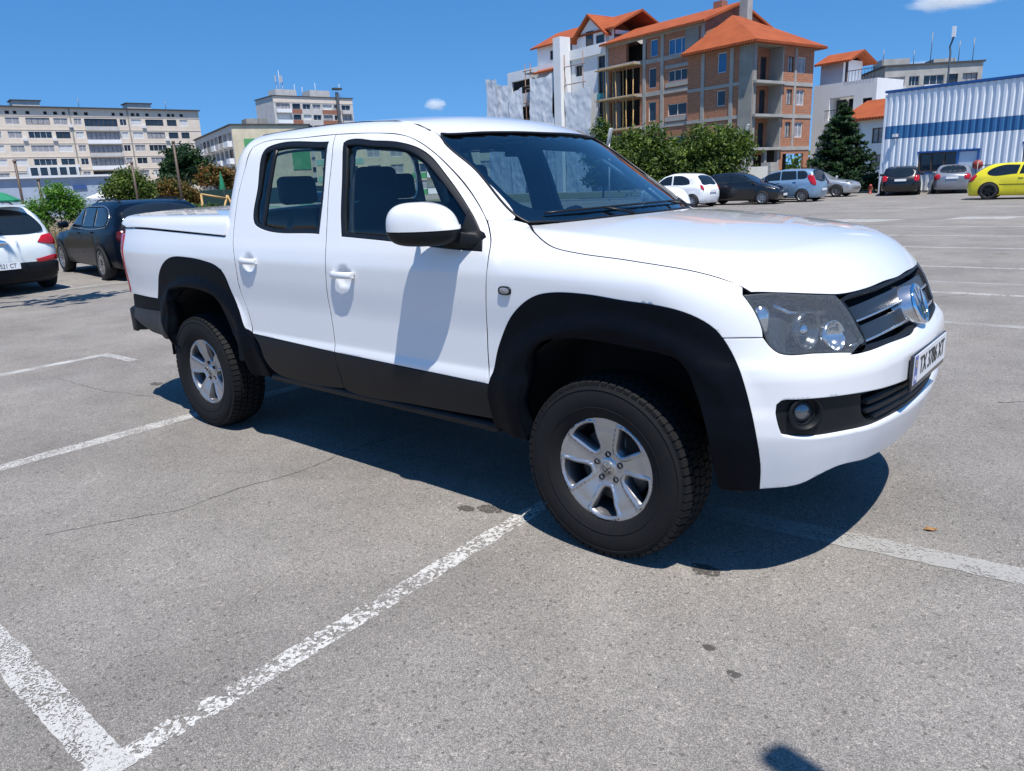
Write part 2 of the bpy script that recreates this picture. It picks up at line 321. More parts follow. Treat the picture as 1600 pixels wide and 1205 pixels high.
# ================================================================== the white pickup
# surface landmarks of its near side, metres from the point on the ground below the front axle centre
T3 = {
 'rwin': [(-1.734, -0.777, 1.722), (-2.274, -0.770, 1.733), (-2.312, -0.780, 1.717), (-2.328, -0.795, 1.687), (-2.320, -0.853, 1.507), (-2.331, -0.894, 1.364), (-2.315, -0.904, 1.327), (-2.269, -0.911, 1.302), (-1.701, -0.920, 1.270), (-1.704, -0.862, 1.475)],
 'fwin': [(-1.608, -0.784, 1.708), (-1.591, -0.778, 1.717), (-1.358, -0.783, 1.702), (-1.200, -0.786, 1.686), (-1.097, -0.778, 1.661), (-1.014, -0.777, 1.623), (-0.873, -0.810, 1.524), (-0.730, -0.852, 1.409), (-0.621, -0.895, 1.307), (-0.587, -0.915, 1.261), (-0.574, -0.936, 1.211), (-0.758, -0.934, 1.217), (-1.183, -0.927, 1.244), (-1.518, -0.922, 1.260), (-1.543, -0.895, 1.359), (-1.569, -0.847, 1.527)],
 'doorgap': [(-1.703, -0.746, 1.760), (-1.679, -0.805, 1.660), (-1.665, -0.863, 1.474), (-1.639, -0.924, 1.255), (-1.630, -0.952, 1.137), (-1.649, -0.946, 0.951), (-1.639, -0.940, 0.778), (-1.630, -0.946, 0.688), (-1.619, -0.945, 0.566), (-1.619, -0.924, 0.471)],
 'rdoor_rear': [(-2.443, -0.768, 1.733), (-2.478, -0.816, 1.627), (-2.510, -0.857, 1.495), (-2.520, -0.897, 1.354), (-2.515, -0.931, 1.230), (-2.489, -0.953, 1.124), (-2.483, -0.944, 0.927), (-2.431, -0.940, 0.791), (-2.419, -0.945, 0.698), (-2.343, -0.952, 0.627), (-2.326, -0.939, 0.539), (-2.266, -0.926, 0.478), (-2.114, -0.919, 0.451), (-1.652, -0.923, 0.466)],
 'fdoor_front': [(-0.557, -0.951, 0.649), (-0.564, -0.943, 0.702), (-0.563, -0.942, 0.903), (-0.548, -0.953, 1.060), (-0.536, -0.944, 1.180), (-0.544, -0.913, 1.245), (-0.572, -0.883, 1.292), (-0.606, -0.858, 1.332), (-0.682, -0.821, 1.400), (-0.790, -0.783, 1.485), (-0.906, -0.763, 1.568), (-0.995, -0.754, 1.626), (-1.093, -0.749, 1.679), (-1.176, -0.753, 1.711), (-1.348, -0.756, 1.736), (-1.702, -0.751, 1.755), (-2.035, -0.751, 1.758), (-2.366, -0.745, 1.761), (-2.454, -0.763, 1.739)],
 'clad_top': [(-2.446, -0.950, 0.698), (-1.639, -0.950, 0.668), (-0.564, -0.952, 0.642)],
 'sill': [(-2.322, -0.919, 0.452), (-1.376, -0.909, 0.415), (-0.575, -0.923, 0.467)],
 'farch_o': [(-0.560, -0.952, 0.635), (-0.535, -0.943, 0.701), (-0.497, -0.940, 0.819), (-0.434, -0.944, 0.931), (-0.362, -0.951, 1.002), (-0.286, -0.953, 1.045), (-0.203, -0.953, 1.062), (-0.046, -0.953, 1.065), (0.109, -0.953, 1.053), (0.263, -0.952, 1.043), (0.351, -0.944, 1.027), (0.415, -0.931, 1.001), (0.454, -0.921, 0.974), (0.481, -0.914, 0.943), (0.519, -0.907, 0.880), (0.567, -0.909, 0.763), (0.602, -0.899, 0.614), (0.609, -0.870, 0.501), (0.601, -0.848, 0.409)],
 'farch_i': [(-0.394, -0.956, 0.537), (-0.367, -0.964, 0.687), (-0.343, -0.958, 0.779), (-0.298, -0.963, 0.844), (-0.236, -0.964, 0.882), (-0.122, -0.961, 0.902), (0.008, -0.959, 0.904), (0.152, -0.959, 0.894), (0.268, -0.959, 0.887), (0.344, -0.962, 0.871), (0.379, -0.957, 0.832), (0.415, -0.954, 0.751), (0.456, -0.958, 0.629), (0.473, -0.930, 0.492), (0.481, -0.902, 0.399)],
 'rarch_o': [(-4.000, -0.912, 0.827), (-3.553, -0.940, 0.823), (-3.514, -0.942, 0.901), (-3.454, -0.950, 0.995), (-3.369, -0.953, 1.065), (-3.249, -0.954, 1.108), (-3.049, -0.954, 1.114), (-2.845, -0.954, 1.099), (-2.695, -0.953, 1.069), (-2.631, -0.952, 1.026), (-2.593, -0.944, 0.932), (-2.522, -0.949, 0.816), (-2.468, -0.953, 0.710), (-2.448, -0.950, 0.701), (-2.377, -0.949, 0.586), (-2.328, -0.916, 0.442), (-2.477, -0.932, 0.436)],
 'rarch_i': [(-3.332, -0.950, 0.508), (-3.435, -0.956, 0.540), (-3.417, -0.965, 0.682), (-3.385, -0.963, 0.821), (-3.370, -0.954, 0.888), (-3.277, -0.959, 0.924), (-3.036, -0.967, 0.936), (-2.875, -0.965, 0.924), (-2.746, -0.963, 0.891), (-2.679, -0.957, 0.817), (-2.611, -0.958, 0.708), (-2.516, -0.974, 0.597), (-2.494, -0.941, 0.457)],
 'hoodcut': [(-0.488, -0.722, 1.308), (-0.368, -0.831, 1.275), (-0.244, -0.888, 1.233), (-0.119, -0.901, 1.214), (0.075, -0.903, 1.197), (0.230, -0.904, 1.182), (0.365, -0.883, 1.161), (0.453, -0.860, 1.137), (0.512, -0.841, 1.110), (0.537, -0.834, 1.095)],
 'hoodfront': [(0.537, -0.834, 1.095), (0.618, -0.751, 1.087), (0.705, -0.609, 1.068), (0.736, -0.535, 1.060), (0.768, -0.360, 1.057), (0.788, -0.077, 1.056), (0.775, 0.246, 1.061)],
 'headl': [(0.519, -0.854, 1.088), (0.591, -0.783, 1.090), (0.666, -0.682, 1.076), (0.726, -0.567, 1.061), (0.746, -0.556, 1.038), (0.783, -0.542, 0.981), (0.821, -0.520, 0.902), (0.809, -0.604, 0.872), (0.733, -0.732, 0.889), (0.641, -0.830, 0.898), (0.616, -0.843, 0.919), (0.589, -0.850, 0.974), (0.553, -0.852, 1.047)],
 'split': [(0.482, -0.913, 0.947), (0.594, -0.852, 0.949)],
 'grille': [(0.741, -0.531, 1.054), (0.768, -0.360, 1.057), (0.788, -0.077, 1.056), (0.779, 0.204, 1.061), (0.888, -0.098, 0.870), (0.862, -0.395, 0.871), (0.823, -0.575, 0.869)],
 'badge': [(0.849, -0.020, 0.954)],
 'plate': [(0.910, -0.282, 0.804), (0.914, 0.211, 0.815), (0.914, -0.241, 0.673), (0.904, 0.338, 0.657)],
 'fog': [(0.653, -0.859, 0.743), (0.843, -0.611, 0.737), (0.913, -0.246, 0.712), (0.923, 0.089, 0.660), (0.884, -0.449, 0.584), (0.839, -0.612, 0.594), (0.689, -0.837, 0.615), (0.667, -0.854, 0.647)],
 'foglamp': [(0.734, -0.792, 0.689)],
 'bbot': [(0.601, -0.847, 0.406), (0.715, -0.752, 0.421), (0.757, -0.703, 0.447), (0.801, -0.628, 0.467), (0.857, -0.358, 0.430)],
 'ws': [(-1.074, -0.627, 1.715), (-0.498, -0.721, 1.314), (-0.342, 0.382, 1.313), (-0.973, -0.234, 1.724)],
 'bed': [(-3.968, -0.891, 1.285), (-2.560, -0.926, 1.247)],
 'repeater': [(-0.443, -0.953, 1.060)],
 'handles': [(-2.343, -0.954, 1.110), (-1.490, -0.953, 1.070)],
 'wsedge': [(-1.069, -0.649, 1.707), (-1.011, -0.670, 1.668), (-0.825, -0.678, 1.544), (-0.552, -0.736, 1.345), (-0.498, -0.721, 1.314), (-0.399, -0.486, 1.315), (-0.322, -0.158, 1.318), (-0.329, 0.155, 1.318)],
 'wstop': [(-1.056, -0.598, 1.712), (-1.000, -0.395, 1.720), (-0.970, -0.250, 1.722), (-0.943, -0.013, 1.719), (-0.935, 0.143, 1.711)],
 'tail': [(-4.033, -0.901, 1.219), (-3.934, -0.913, 1.221), (-3.996, -0.912, 0.860)],
 'lidline': [(-3.968, -0.891, 1.285), (-3.160, -0.920, 1.267), (-2.560, -0.926, 1.247)],
 'badgev': [(0.809, 0.128, 1.024), (0.877, -0.115, 0.884)],
 'lowgrille': [(0.855, -0.578, 0.724), (0.863, -0.555, 0.643), (0.886, -0.460, 0.602), (0.923, -0.068, 0.653)],
 'bumpcrease': [(0.613, -0.853, 0.892), (0.667, -0.823, 0.869), (0.819, -0.645, 0.836), (0.906, -0.258, 0.830)],
 'barA': [(0.779, -0.528, 0.998), (0.825, -0.161, 0.995)],
 'barB': [(0.819, -0.521, 0.904), (0.866, -0.150, 0.904)],
 'archrearbot': [(-0.592, -0.914, 0.435), (-0.387, -0.925, 0.409)],
 'rarchbot': [(-2.328, -0.916, 0.442), (-2.477, -0.932, 0.436)],
 'fendtop': [(-0.606, -0.858, 1.332), (-0.595, -0.852, 1.328), (-0.541, -0.762, 1.329), (-0.497, -0.727, 1.312)],
 'roofline': [(-1.074, -0.627, 1.715), (-1.191, -0.634, 1.764), (-1.319, -0.680, 1.781)],
 'bedfront': [(-3.216, -0.539, 1.376), (-2.587, -0.928, 1.240), (-2.557, -0.954, 1.103), (-2.546, -0.946, 0.954), (-2.500, -0.947, 0.798)],
 'lowrear': [(-4.000, -0.912, 0.827), (-3.729, -0.942, 0.574), (-3.438, -0.957, 0.542)],
 'lowrearmid': [(-3.558, -0.943, 0.732)],
 'ind': [(0.579, -0.840, 1.027)],
 'proj': [(0.682, -0.753, 0.983)],
 'brow': [(0.606, -0.776, 1.080), (0.684, -0.718, 1.023), (0.750, -0.597, 1.009)],
}
WZ = pc([.25, .40, .52, .62, .67, .72, .85, 1.03, 1.11, 1.17, 1.25, 1.32, 1.5, 1.72, 1.9],
        [.86, .905, .935, .952, .950, .940, .940, .952, .954, .946, .925, .906, .855, .785, .72])
HOODZ = pc([-.9, -.45, -.2, 0, .3, .5, .66, .76, .84], [1.345, 1.327, 1.310, 1.292, 1.258, 1.225, 1.186, 1.150, 1.10])
ROOFZ = pc([-2.9, -2.6, -2.3, -1.9, -1.6, -1.3, -1.1, -.9], [1.80, 1.842, 1.855, 1.858, 1.85, 1.828, 1.79, 1.735])
NOSEX = pc([.30, .45, .57, .62, .80, .84, .88, 1.0, 1.12], [.84, .885, .916, .924, .924, .914, .882, .832, .772])
def truck_half_width(x, z):
    w = WZ(z)
    for cx in (.05, -3.0):                                # arch flares: rise from the body, then turn in to the opening
        r = np.hypot(x-cx, np.maximum(z-.65, 0)*1.64); w = w+(.024*sstep(.60, .48, r)-.007*sstep(.49, .43, r))*sstep(1.22, 1.05, z)
    w = w-.035*np.clip((-3.55-x)/.5, 0, 3)**2
    for hx, hz in ((-2.343, 1.105), (-1.49, 1.067)):       # finger recess behind each door handle
        w = w-.014*sstep(1., .35, np.hypot((x-hx)/.075, (z-hz)/.062))
    return w
def truck_F(P, cab=True):
    x, y, z = P[:, 0], P[:, 1], P[:, 2]; s = np.abs(y)
    side = s-truck_half_width(x, z)
    nose = NOSEX(z)
    front = (x-(nose-.085*(s/.7)**2-.16*np.clip((s-.45)/.5, 0, 9)**2))*.93
    hood = z-(HOODZ(x)-.026*(s/.7)**2)
    low = smax(smax(side, front, .22), -4.18-x, .16)
    top = np.where(x > -1.5, hood, z-(1.39-.03*(s/.8)**2))
    low = smax(low, top, np.where(x > -1.5, .16, .05))
    if not cab: return low
    ws = (z-(1.325+.66*(-.33-.354*s*s-x)))*.835
    roof = z-(ROOFZ(x)-.04*(s/.65)**2)
    rc = -(x+2.645)-.09*np.maximum(1.75-z, 0)
    c = smax(smax(smax(side, roof, .13), ws, .07), rc, .14)
    return c if cab == 'only' else np.minimum(low, np.maximum(c, x-.2))
A3 = {k: [np.array(p) for p in v] for k, v in T3.items()}
truck = thing('pickup_truck', 'white double cab pickup truck with black wheel arches and black lower sides', 'pickup truck')
tF = truck_F
C_SIDE = Chart(tF, '-y', far=1.4, near=.3)
C_FEND = Chart(tF, '-y', (0, 0, .6), .95, 1.5, .3)
C_CAB = Chart(tF, '-y', (-1.6, 0, 1.1), .8, 1.4, .25)
tL = lambda P: truck_F(P, False)
C_BED = Chart(tL, '-y', (-3.3, 0, .9), .93, 1.5, .3)
C_FRONT = Chart(tF, 'x', (-.3, 0, .75), 1.2, 1.8, .5)
C_HOOD = Chart(tF, 'z', (.1, 0, .3), .95, 1.6, .3)
C_TOP = Chart(tF, 'z', far=2.2, near=1.0)
C_LID = Chart(tL, 'z', (-3.35, 0, .5), .88, 1.4, .3)
C_CABR = Chart(lambda P: truck_F(P, 'only'), '-x', (-1.6, 0, 1.2), 1.1, 1.6, .4)
def ol(chart, pts, gap=.0022, step=.024, corners=()):
    """Outline from 3D landmarks: ('key', i) style points already resolved; corners = indices kept sharp."""
    uv = chart.uv(np.array(pts)); L = spline([(a, b, 1 if i in corners else 0) for i, (a, b) in enumerate(uv)], step)
    return offset(L, gap) if gap else L
def mir(half):
    """Half outline (near side, from centre line to centre line) completed across y = 0."""
    return list(half)+[q*np.array([1, -1, 1]) for q in half[::-1] if abs(q[1]) > 1e-6]
V3 = lambda x, y, z: np.array([x, y, z], float)
fd, rd, dg = A3['fdoor_front'], A3['rdoor_rear'], A3['doorgap']
ao, ai, ro, ri = A3['farch_o'], A3['farch_i'], A3['rarch_o'], A3['rarch_i']
hc, hf, hl = A3['hoodcut'], A3['hoodfront'], A3['headl']
PS = dict(parent=truck, raw=True, step=.028)
# --- front fenders
p = fd[:8]+[A3['fendtop'][2], A3['fendtop'][3]]+hc[1:9]+[hl[0], hl[12], hl[11], A3['split'][1], A3['split'][0]]+ao[13::-1]
panel('fender', ol(C_FEND, p, corners=(0, 7, 8, 9, 18, 21, 22)), C_FEND.lift, WHITE, mirror=True, edge=DARK, **PS)
# --- doors: white upper panel with window opening, black wrapped lower panel
ct = A3['clad_top']
fw = [(q[0], q[2]) for q in A3['fwin']]; rw = [(q[0], q[2]) for q in A3['rwin']]
fw = [(a, b, 1 if i in (0, 10, 13) else 0) for i, (a, b) in enumerate(fw)]
rw = [(a, b, 1 if i in (0, 8) else 0) for i, (a, b) in enumerate(rw)]
fwL, rwL = spline(fw, .02), spline(rw, .02)
def door(name, upper, uc, lower, lc, win, dark=False):
    L = ol(C_SIDE, upper, corners=uc)
    a, b = panel(name, L, C_SIDE.lift, WHITE, holes=[win], mirror=True, hole_depth=.03, edge=DARK, parent=truck, raw=True, step=.022)
    panel('door_lower_wrap', ol(C_SIDE, lower, corners=lc), C_SIDE.lift, mat('satin_black_wrap', (.0075, .008, .0095), .42, spec=.3, var=.15, vscale=6, bump=.04, bscale=500), a, raw=True, step=.03, mirror=b)
    return a, b
wy = lambda x, z: -truck_half_width(np.array([x]), np.array([z]))[0]
Sp = lambda x, z: V3(x, wy(x, z), z)
ctB = V3(-1.636, -.95, .669); ctF = V3(-.553, -.962, .648); ctR = V3(-2.414, -.944, .693)
fdo, fdo2 = door('front_door', [ctF]+fd[1:16]+dg[1:7]+[ctB], (0, 15, 22), [ctB, dg[8], dg[9], Sp(-1.60, .462), Sp(-1.1, .466), Sp(-.556, .485), ctF], (0, 2, 5, 6), fwL)
rdo, rdo2 = door('rear_door', [fd[15], fd[16], fd[17], fd[18]]+rd[1:8]+[ctR, ctB]+dg[6:0:-1], (0, 3, 11, 12), [ctR, rd[9], rd[10], rd[11], rd[12], rd[13], dg[9], dg[8], ctB], (0, 6, 8), rwL)
for dd, dm, L, nm in ((fdo, fdo2, fwL, 'f'), (rdo, rdo2, rwL, 'r')):
    inner = offset(L, .022)
    panel('window_seal', offset(L, .0015), C_SIDE.lift, SEAL, dd, holes=[inner], raw=True, step=.03, depth=.03, proud=-.004, mirror=dm, r=.003)
    panel('window_glass', offset(L, .018), C_SIDE.lift, GLASS_S, dd, raw=True, step=.06, depth=0, proud=-.014, mirror=dm, r=0)
    # door card inside
    big = spline([(-1.62, .5, 1), (-1.62, 1.72, 1), (-1.15, 1.70), (-.66, 1.32), (-.6, 1.2), (-.6, .5, 1)], .04) if nm == 'f' else spline([(-2.42, .7, 1), (-2.42, 1.72, 1), (-1.66, 1.73, 1), (-1.66, .5, 1), (-2.25, .5)], .04)
    panel('door_card', big, C_SIDE.lift, TRIM, dd, holes=[offset(L, .012)], raw=True, step=.08, depth=.0, hole_depth=.02, proud=-.055, mirror=dm, r=0)
panel('b_pillar', spline([(-1.73, .5, 1), (-1.55, .5, 1), (-1.56, 1.74, 1), (-1.73, 1.74, 1)], .05), C_SIDE.lift, TRIM, truck, raw=True, step=.06, proud=-.035, depth=.02, mirror=True)
# sail panel and quarter glass bars
panel('mirror_sail', spline([(-.578, 1.216, 1), (-.59, 1.262), (-.622, 1.303), (-.70, 1.383, 1), (-.70, 1.225, 1)], .02), C_SIDE.lift, PLASTIC, fdo, raw=True, step=.03, depth=.02, proud=.003, mirror=fdo2)
panel('quarter_bar', spline([(-2.222, 1.712, 1), (-2.206, 1.712, 1), (-2.222, 1.308, 1), (-2.240, 1.31, 1)], .03), C_SIDE.lift, SEAL, rdo, raw=True, step=.03, depth=.02, proud=-.004, mirror=rdo2)
panel('quarter_glass', spline([(-2.224, 1.71, 1), (-2.242, 1.315, 1), (-2.285, 1.32), (-2.305, 1.37), (-2.30, 1.6), (-2.295, 1.69), (-2.26, 1.712)], .03), C_SIDE.lift, GLASS_D, rdo, raw=True, step=.05, depth=0, proud=-.012, mirror=rdo2, r=0)
# --- door handles: a bar standing off the recess on two feet
def handle(par, hx, hz, sg):
    b = MB(); y0 = wy(hx, hz+.1)
    prof = [(-.088, .018), (-.080, .036), (-.05, .047), (.0, .050), (.05, .047), (.080, .036), (.088, .018)]
    V = []; n = 10
    for i, (dx, dy) in enumerate(prof):
        hh = .017 if 0 < i < 6 else .012; t = .010
        for k in range(n):
            a = 2*math.pi*k/n; V.append((hx+dx, sg*(-(y0)+dy-.012+t*math.cos(a)), hz+.012+hh*math.sin(a)))
    Fc = [(i*n+k, i*n+(k+1) % n, (i+1)*n+(k+1) % n, (i+1)*n+k) for i in range(6) for k in range(n)]+[tuple(range(n)), tuple(6*n+k for k in range(n))]
    b.add(V, Fc, 0, True)
    for s in (-1, 1): b.box((hx+s*.076, sg*(-y0+.006), hz+.012), (.024, .045, .026))
    return b.build('door_handle', WHITE, par)
for par, sg in ((fdo, -1), (fdo2, 1)): handle(par, -1.49, 1.067, sg)
for par, sg in ((rdo, -1), (rdo2, 1)): handle(par, -2.343, 1.105, sg)
# --- cab side frame: A pillar, roof rail, C pillar in one pressing
rl = [V3(-2.655, -.69, 1.74), V3(-2.60, -.645, 1.80), V3(-2.2, -.655, 1.815), V3(-1.6, -.66, 1.81), V3(-1.36, -.655, 1.79), V3(-1.191, -.634, 1.764)]
we = A3['wsedge']
p = fd[7:]+rd[1:9]+[V3(-2.525, -.94, .75), V3(-2.56, -.946, .954), V3(-2.575, -.954, 1.103), V3(-2.60, -.928, 1.24), V3(-2.625, -.875, 1.39), V3(-2.65, -.80, 1.55)]+rl+[we[0], we[1], we[2], we[3], A3['fendtop'][2]]
nfd = len(fd[7:]); nrd = 8
panel('cab_side_frame', ol(C_CAB, p, corners=(0, nfd-1, nfd+nrd-1, nfd+nrd, nfd+nrd+6, len(p)-5, len(p)-1)), C_CAB.lift, WHITE, mirror=True, depth=.03, edge=DARK, **PS)
# --- roof, windscreen, rear cab wall
wt = A3['wstop']
half = [V3(-.945, 0, 1.72), wt[2], wt[1], wt[0], V3(-1.074, -.627, 1.715)]
zr = lambda q: C_TOP.lift(np.array([[q[0], q[1]]]))[0][0]
side_r = [rl[5], rl[4], rl[3], rl[2], rl[1]]
p = mir(half+side_r+[V3(-2.62, -.45, 1.8), V3(-2.63, 0, 1.8)])
# mirrored list runs near half then far half; reorder into one closed loop
def loop2(half_pts, closed_front=True): return [q for q in half_pts]+[q*np.array([1, -1, 1]) for q in half_pts[::-1] if abs(q[1]) > 1e-6]
panel('roof', ol(C_TOP, loop2(half+side_r+[V3(-2.62, -.45, 1.8), V3(-2.63, 0, 1.8)])[0:], gap=.004, corners=(4, 9, 13, 18)), C_TOP.lift, WHITE, depth=.02, **PS)
for s in (-1, 1): MB().tube([(x, s*(.652), C_TOP.lift(np.array([[x, -.652]]))[0][0][2]-.003) for x in (-1.12, -1.2, -1.35, -1.6, -1.9, -2.2, -2.5, -2.62)], .007, 6).build('roof_ditch_strip', SEAL, truck)
wedge = half+[we[1], we[2], we[3], we[4], V3(-.385, -.486, 1.316), V3(-.312, -.158, 1.32), V3(-.300, 0, 1.322)]
wl = ol(C_TOP, loop2(wedge), gap=.003, corners=(4, 8, 14, 18))
ws_o = panel('windscreen', wl, C_TOP.lift, GLASS_W, truck, raw=True, step=.05, depth=0, proud=-.004, r=0)
panel('windscreen_frit', wl, C_TOP.lift, SEAL, ws_o, holes=[spline([(-.99, 0), (-1.02, -.3), (-1.075, -.56), (-1.05, -.61), (-.8, -.645), (-.60, -.66), (-.535, -.62), (-.46, -.45), (-.385, -.16), (-.37, 0), (-.385, .16), (-.46, .45), (-.535, .62), (-.60, .66), (-.8, .645), (-1.05, .61), (-1.075, .56), (-1.02, .3)], .03)], raw=True, step=.05, depth=.01, proud=-.006, r=0)
wp, wn = C_TOP.lift(offset(wl, -.003)); MB().tube(list(wp+wn*.000)+[wp[0], wp[1]], .0065, 6, cap=False).build('windscreen_seal', SEAL, ws_o)
for y0, y1, xx in ((-.62, .02, .0), (.0, .60, .0)):
    pts = [(-.352-.354*y*y*.9-.012, y, 0) for y in np.linspace(y0, y1, 9)]
    pts = [(x, y, C_TOP.lift(np.array([[x, y]]))[0][0][2]+.010) for x, y, _ in pts]
    wipers = MB(); wipers.tube(pts, .005, 5); wipers.tube([pts[4], (pts[4][0]+.09, pts[4][1]+.12, pts[4][2]-.03)], .006, 5); wipers.build('wiper', SEAL, ws_o)
# --- hood
p = loop2([V3(.783, 0, 1.052), V3(.775, -.15, 1.053)]+hf[4:0:-1]+[hc[9]]+hc[8::-1]+[V3(-.375, -.486, 1.315), V3(-.302, -.158, 1.318), V3(-.292, 0, 1.318)])
hood = panel('hood', ol(C_HOOD, p, gap=.0048, corners=(6, 15)+(len(p)-6, len(p)-15)), C_HOOD.lift, WHITE, truck, raw=True, step=.03, depth=.03, r=.005, edge=DARK)
# --- wheel arch flares
p = ao[:19]+[V3(.49, -.91, .403)]+ai[:14][::-1]+[V3(-.381, -.94, .425), V3(-.570, -.936, .45)]
fl = panel('arch_flare', ol(C_FEND, p, gap=-.004, corners=(18, 19, 34, 35)), C_FEND.lift, FOIL, truck, raw=True, step=.026, depth=.085, proud=.006, r=.007, mirror=True)
p = ro[1:16]+[ro[16]]+ri[::-1]+[Sp(-3.41, .545), Sp(-3.50, .70)]
panel('arch_flare', ol(C_SIDE, p, gap=-.004, corners=(0, 14, 15, 28)), C_SIDE.lift, FOIL, truck, raw=True, step=.026, depth=.085, proud=.006, r=.007, mirror=True)
p = [V3(-4.0, -.912, .827), V3(-3.54, -.949, .82), V3(-3.512, -.96, .742), V3(-4.02, -.905, .735)]
panel('lower_rear_wrap', ol(C_BED, p, corners=(0, 1, 2, 3)), C_BED.lift, FOIL, mirror=True, **PS)
p = [V3(-4.02, -.905, .733), V3(-3.512, -.96, .74), V3(-3.48, -.96, .65), V3(-3.43, -.96, .555), V3(-3.72, -.947, .578), V3(-4.02, -.90, .66)]
panel('lower_rear_panel', ol(C_BED, p, corners=(0, 1, 3, 4, 5)), C_BED.lift, mat('grey_plastic', (.030, .030, .032), .5, spec=.35, var=.15, bump=.05, bscale=400), mirror=True, **PS)
# --- load bed
bfp = A3['bedfront']; ll = A3['lidline']
p = [V3(-2.592, -.926, 1.247)]+bfp[2:5]+[ro[11]]+ro[10:0:-1]+[V3(-4.03, -.90, .83), V3(-4.022, -.90, .95), V3(-4.005, -.90, 1.1), V3(-3.985, -.893, 1.24), V3(-3.99, -.885, 1.285), ll[1]]
panel('bed_side', ol(C_BED, p, corners=(0, 4, 14, 15, 19)), C_BED.lift, WHITE, mirror=True, **PS)
p = [V3(-4.03, -.90, .835), V3(-4.022, -.90, .95), V3(-4.005, -.90, 1.1), V3(-3.985, -.893, 1.235), V3(-4.12, -.80, 1.235), V3(-4.14, -.80, .835)]
panel('tail_lamp', ol(C_BED, p, corners=(0, 3, 4, 5)), C_BED.lift, LENS_RED, truck, raw=True, step=.03, depth=.03, proud=.004, mirror=True)
lid = [V3(-2.66, 0, 1.39), V3(-2.645, -.7, 1.375), V3(-2.60, -.925, 1.254), V3(-3.16, -.915, 1.273), V3(-3.95, -.892, 1.292), V3(-4.12, -.80, 1.292), V3(-4.16, -.6, 1.31), V3(-4.17, 0, 1.31)]
panel('bed_cover', ol(C_LID, loop2(lid), gap=0, corners=(2, 4, len(lid)*2-2-4, len(lid)*2-2-2)), C_LID.lift, WHITE, truck, raw=True, step=.035, depth=.02, proud=.010, r=.006)
C_TG = Chart(tL, '-x', (-3.3, 0, 1.), .9, 1.4, .3)
panel('tailgate', spline([(-.78, .84-1, 1), (.78, .84-1, 1), (.78, .29, 1), (-.78, .29, 1)], .04), C_TG.lift, WHITE, truck, raw=True, step=.06)
C_R2 = C_CABR
panel('cab_rear_wall', C_R2.uv(np.array([(-2.65, .66, 1.76), (-2.65, -.66, 1.76), (-2.68, -.76, 1.34), (-2.68, .76, 1.34)])), C_R2.lift, WHITE, truck, raw=True, step=.05,
      holes=[spline([tuple(q) for q in C_R2.uv(np.array([(-2.65, .60, 1.70), (-2.65, -.60, 1.70), (-2.68, -.66, 1.42), (-2.68, .66, 1.42)]))], .05)])
panel('rear_window_glass', spline([tuple(q) for q in C_R2.uv(np.array([(-2.65, .61, 1.71), (-2.65, -.61, 1.71), (-2.68, -.67, 1.41), (-2.68, .67, 1.41)]))], .05), C_R2.lift, GLASS_S, truck, raw=True, step=.08, depth=0, proud=-.008, r=0)
# --- front bumper with black insert
gr = A3['grille']; fg = A3['fog']; bb = A3['bbot']
topc = [V3(.915, 0, .888), gr[4], gr[5], gr[6], V3(.826, -.632, .872), hl[7], hl[8], hl[9], hl[10], A3['split'][1], A3['split'][0]]
p = topc+ao[13:19]+[bb[0], bb[1], bb[2], bb[3], V3(.845, -.45, .452), V3(.865, -.25, .442), V3(.872, 0, .44)]
fogh = [V3(.92, 0, .70), fg[2], fg[1], V3(.70, -.82, .744), V3(.665, -.85, .742), V3(.652, -.859, .728), V3(.652, -.862, .70), V3(.664, -.856, .645), V3(.672, -.85, .622), V3(.695, -.835, .612), fg[5], fg[4], V3(.905, -.25, .577), V3(.915, 0, .572)]
fogL = ol(C_FRONT, loop2(fogh), gap=0, corners=())
bumper = panel('front_bumper', ol(C_FRONT, loop2(p), gap=.002, corners=(4, 9, 10, 17, 23, 30, 31, 36)), C_FRONT.lift, WHITE, truck, raw=True, step=.022, holes=[fogL], hole_depth=.035, depth=.03, r=.005)
lgh = [V3(.92, 0, .70), V3(.911, -.24, .708), V3(.872, -.50, .722), V3(.854, -.572, .722), V3(.862, -.56, .645), V3(.875, -.50, .605), V3(.90, -.25, .59), V3(.915, 0, .585)]
lgL = ol(C_FRONT, loop2(lgh), gap=0, corners=(3, 11))
def cone_bump(uv, P, N): return P, N
fogpt = C_FRONT.uv(A3['foglamp'])[0]
foghole = np.array([fogpt+np.array([.056*math.cos(a), .048*math.sin(a)]) for a in np.linspace(0, 2*math.pi, 25)[:-1]])
foghole2 = foghole*np.array([-1, 1])
ins = panel('bumper_insert', offset(fogL, -.004), C_FRONT.lift, PLASTIC, bumper, raw=True, step=.03, holes=[offset(lgL, .002), foghole, foghole2], hole_depth=.06, depth=.02, proud=-.024)
panel('lower_grille_backing', offset(lgL, -.02), C_FRONT.lift, DARK, bumper, raw=True, step=.06, proud=-.07, depth=0, r=0)
for z in (.615, .645, .678):
    ends = .53 if z > .63 else .47
    p = loop2([V3(.92, 0, z+.009), V3(.9, -.3, z+.009+.004), V3(.86, -ends, z+.012), V3(.86, -ends, z-.002), V3(.9, -.3, z-.005), V3(.92, 0, z-.009)])
    panel('lower_grille_bar', ol(C_FRONT, p, gap=0, corners=(2, 3, 7, 8)), C_FRONT.lift, PLASTIC, bumper, raw=True, step=.02, depth=.035, proud=-.022, r=.003)
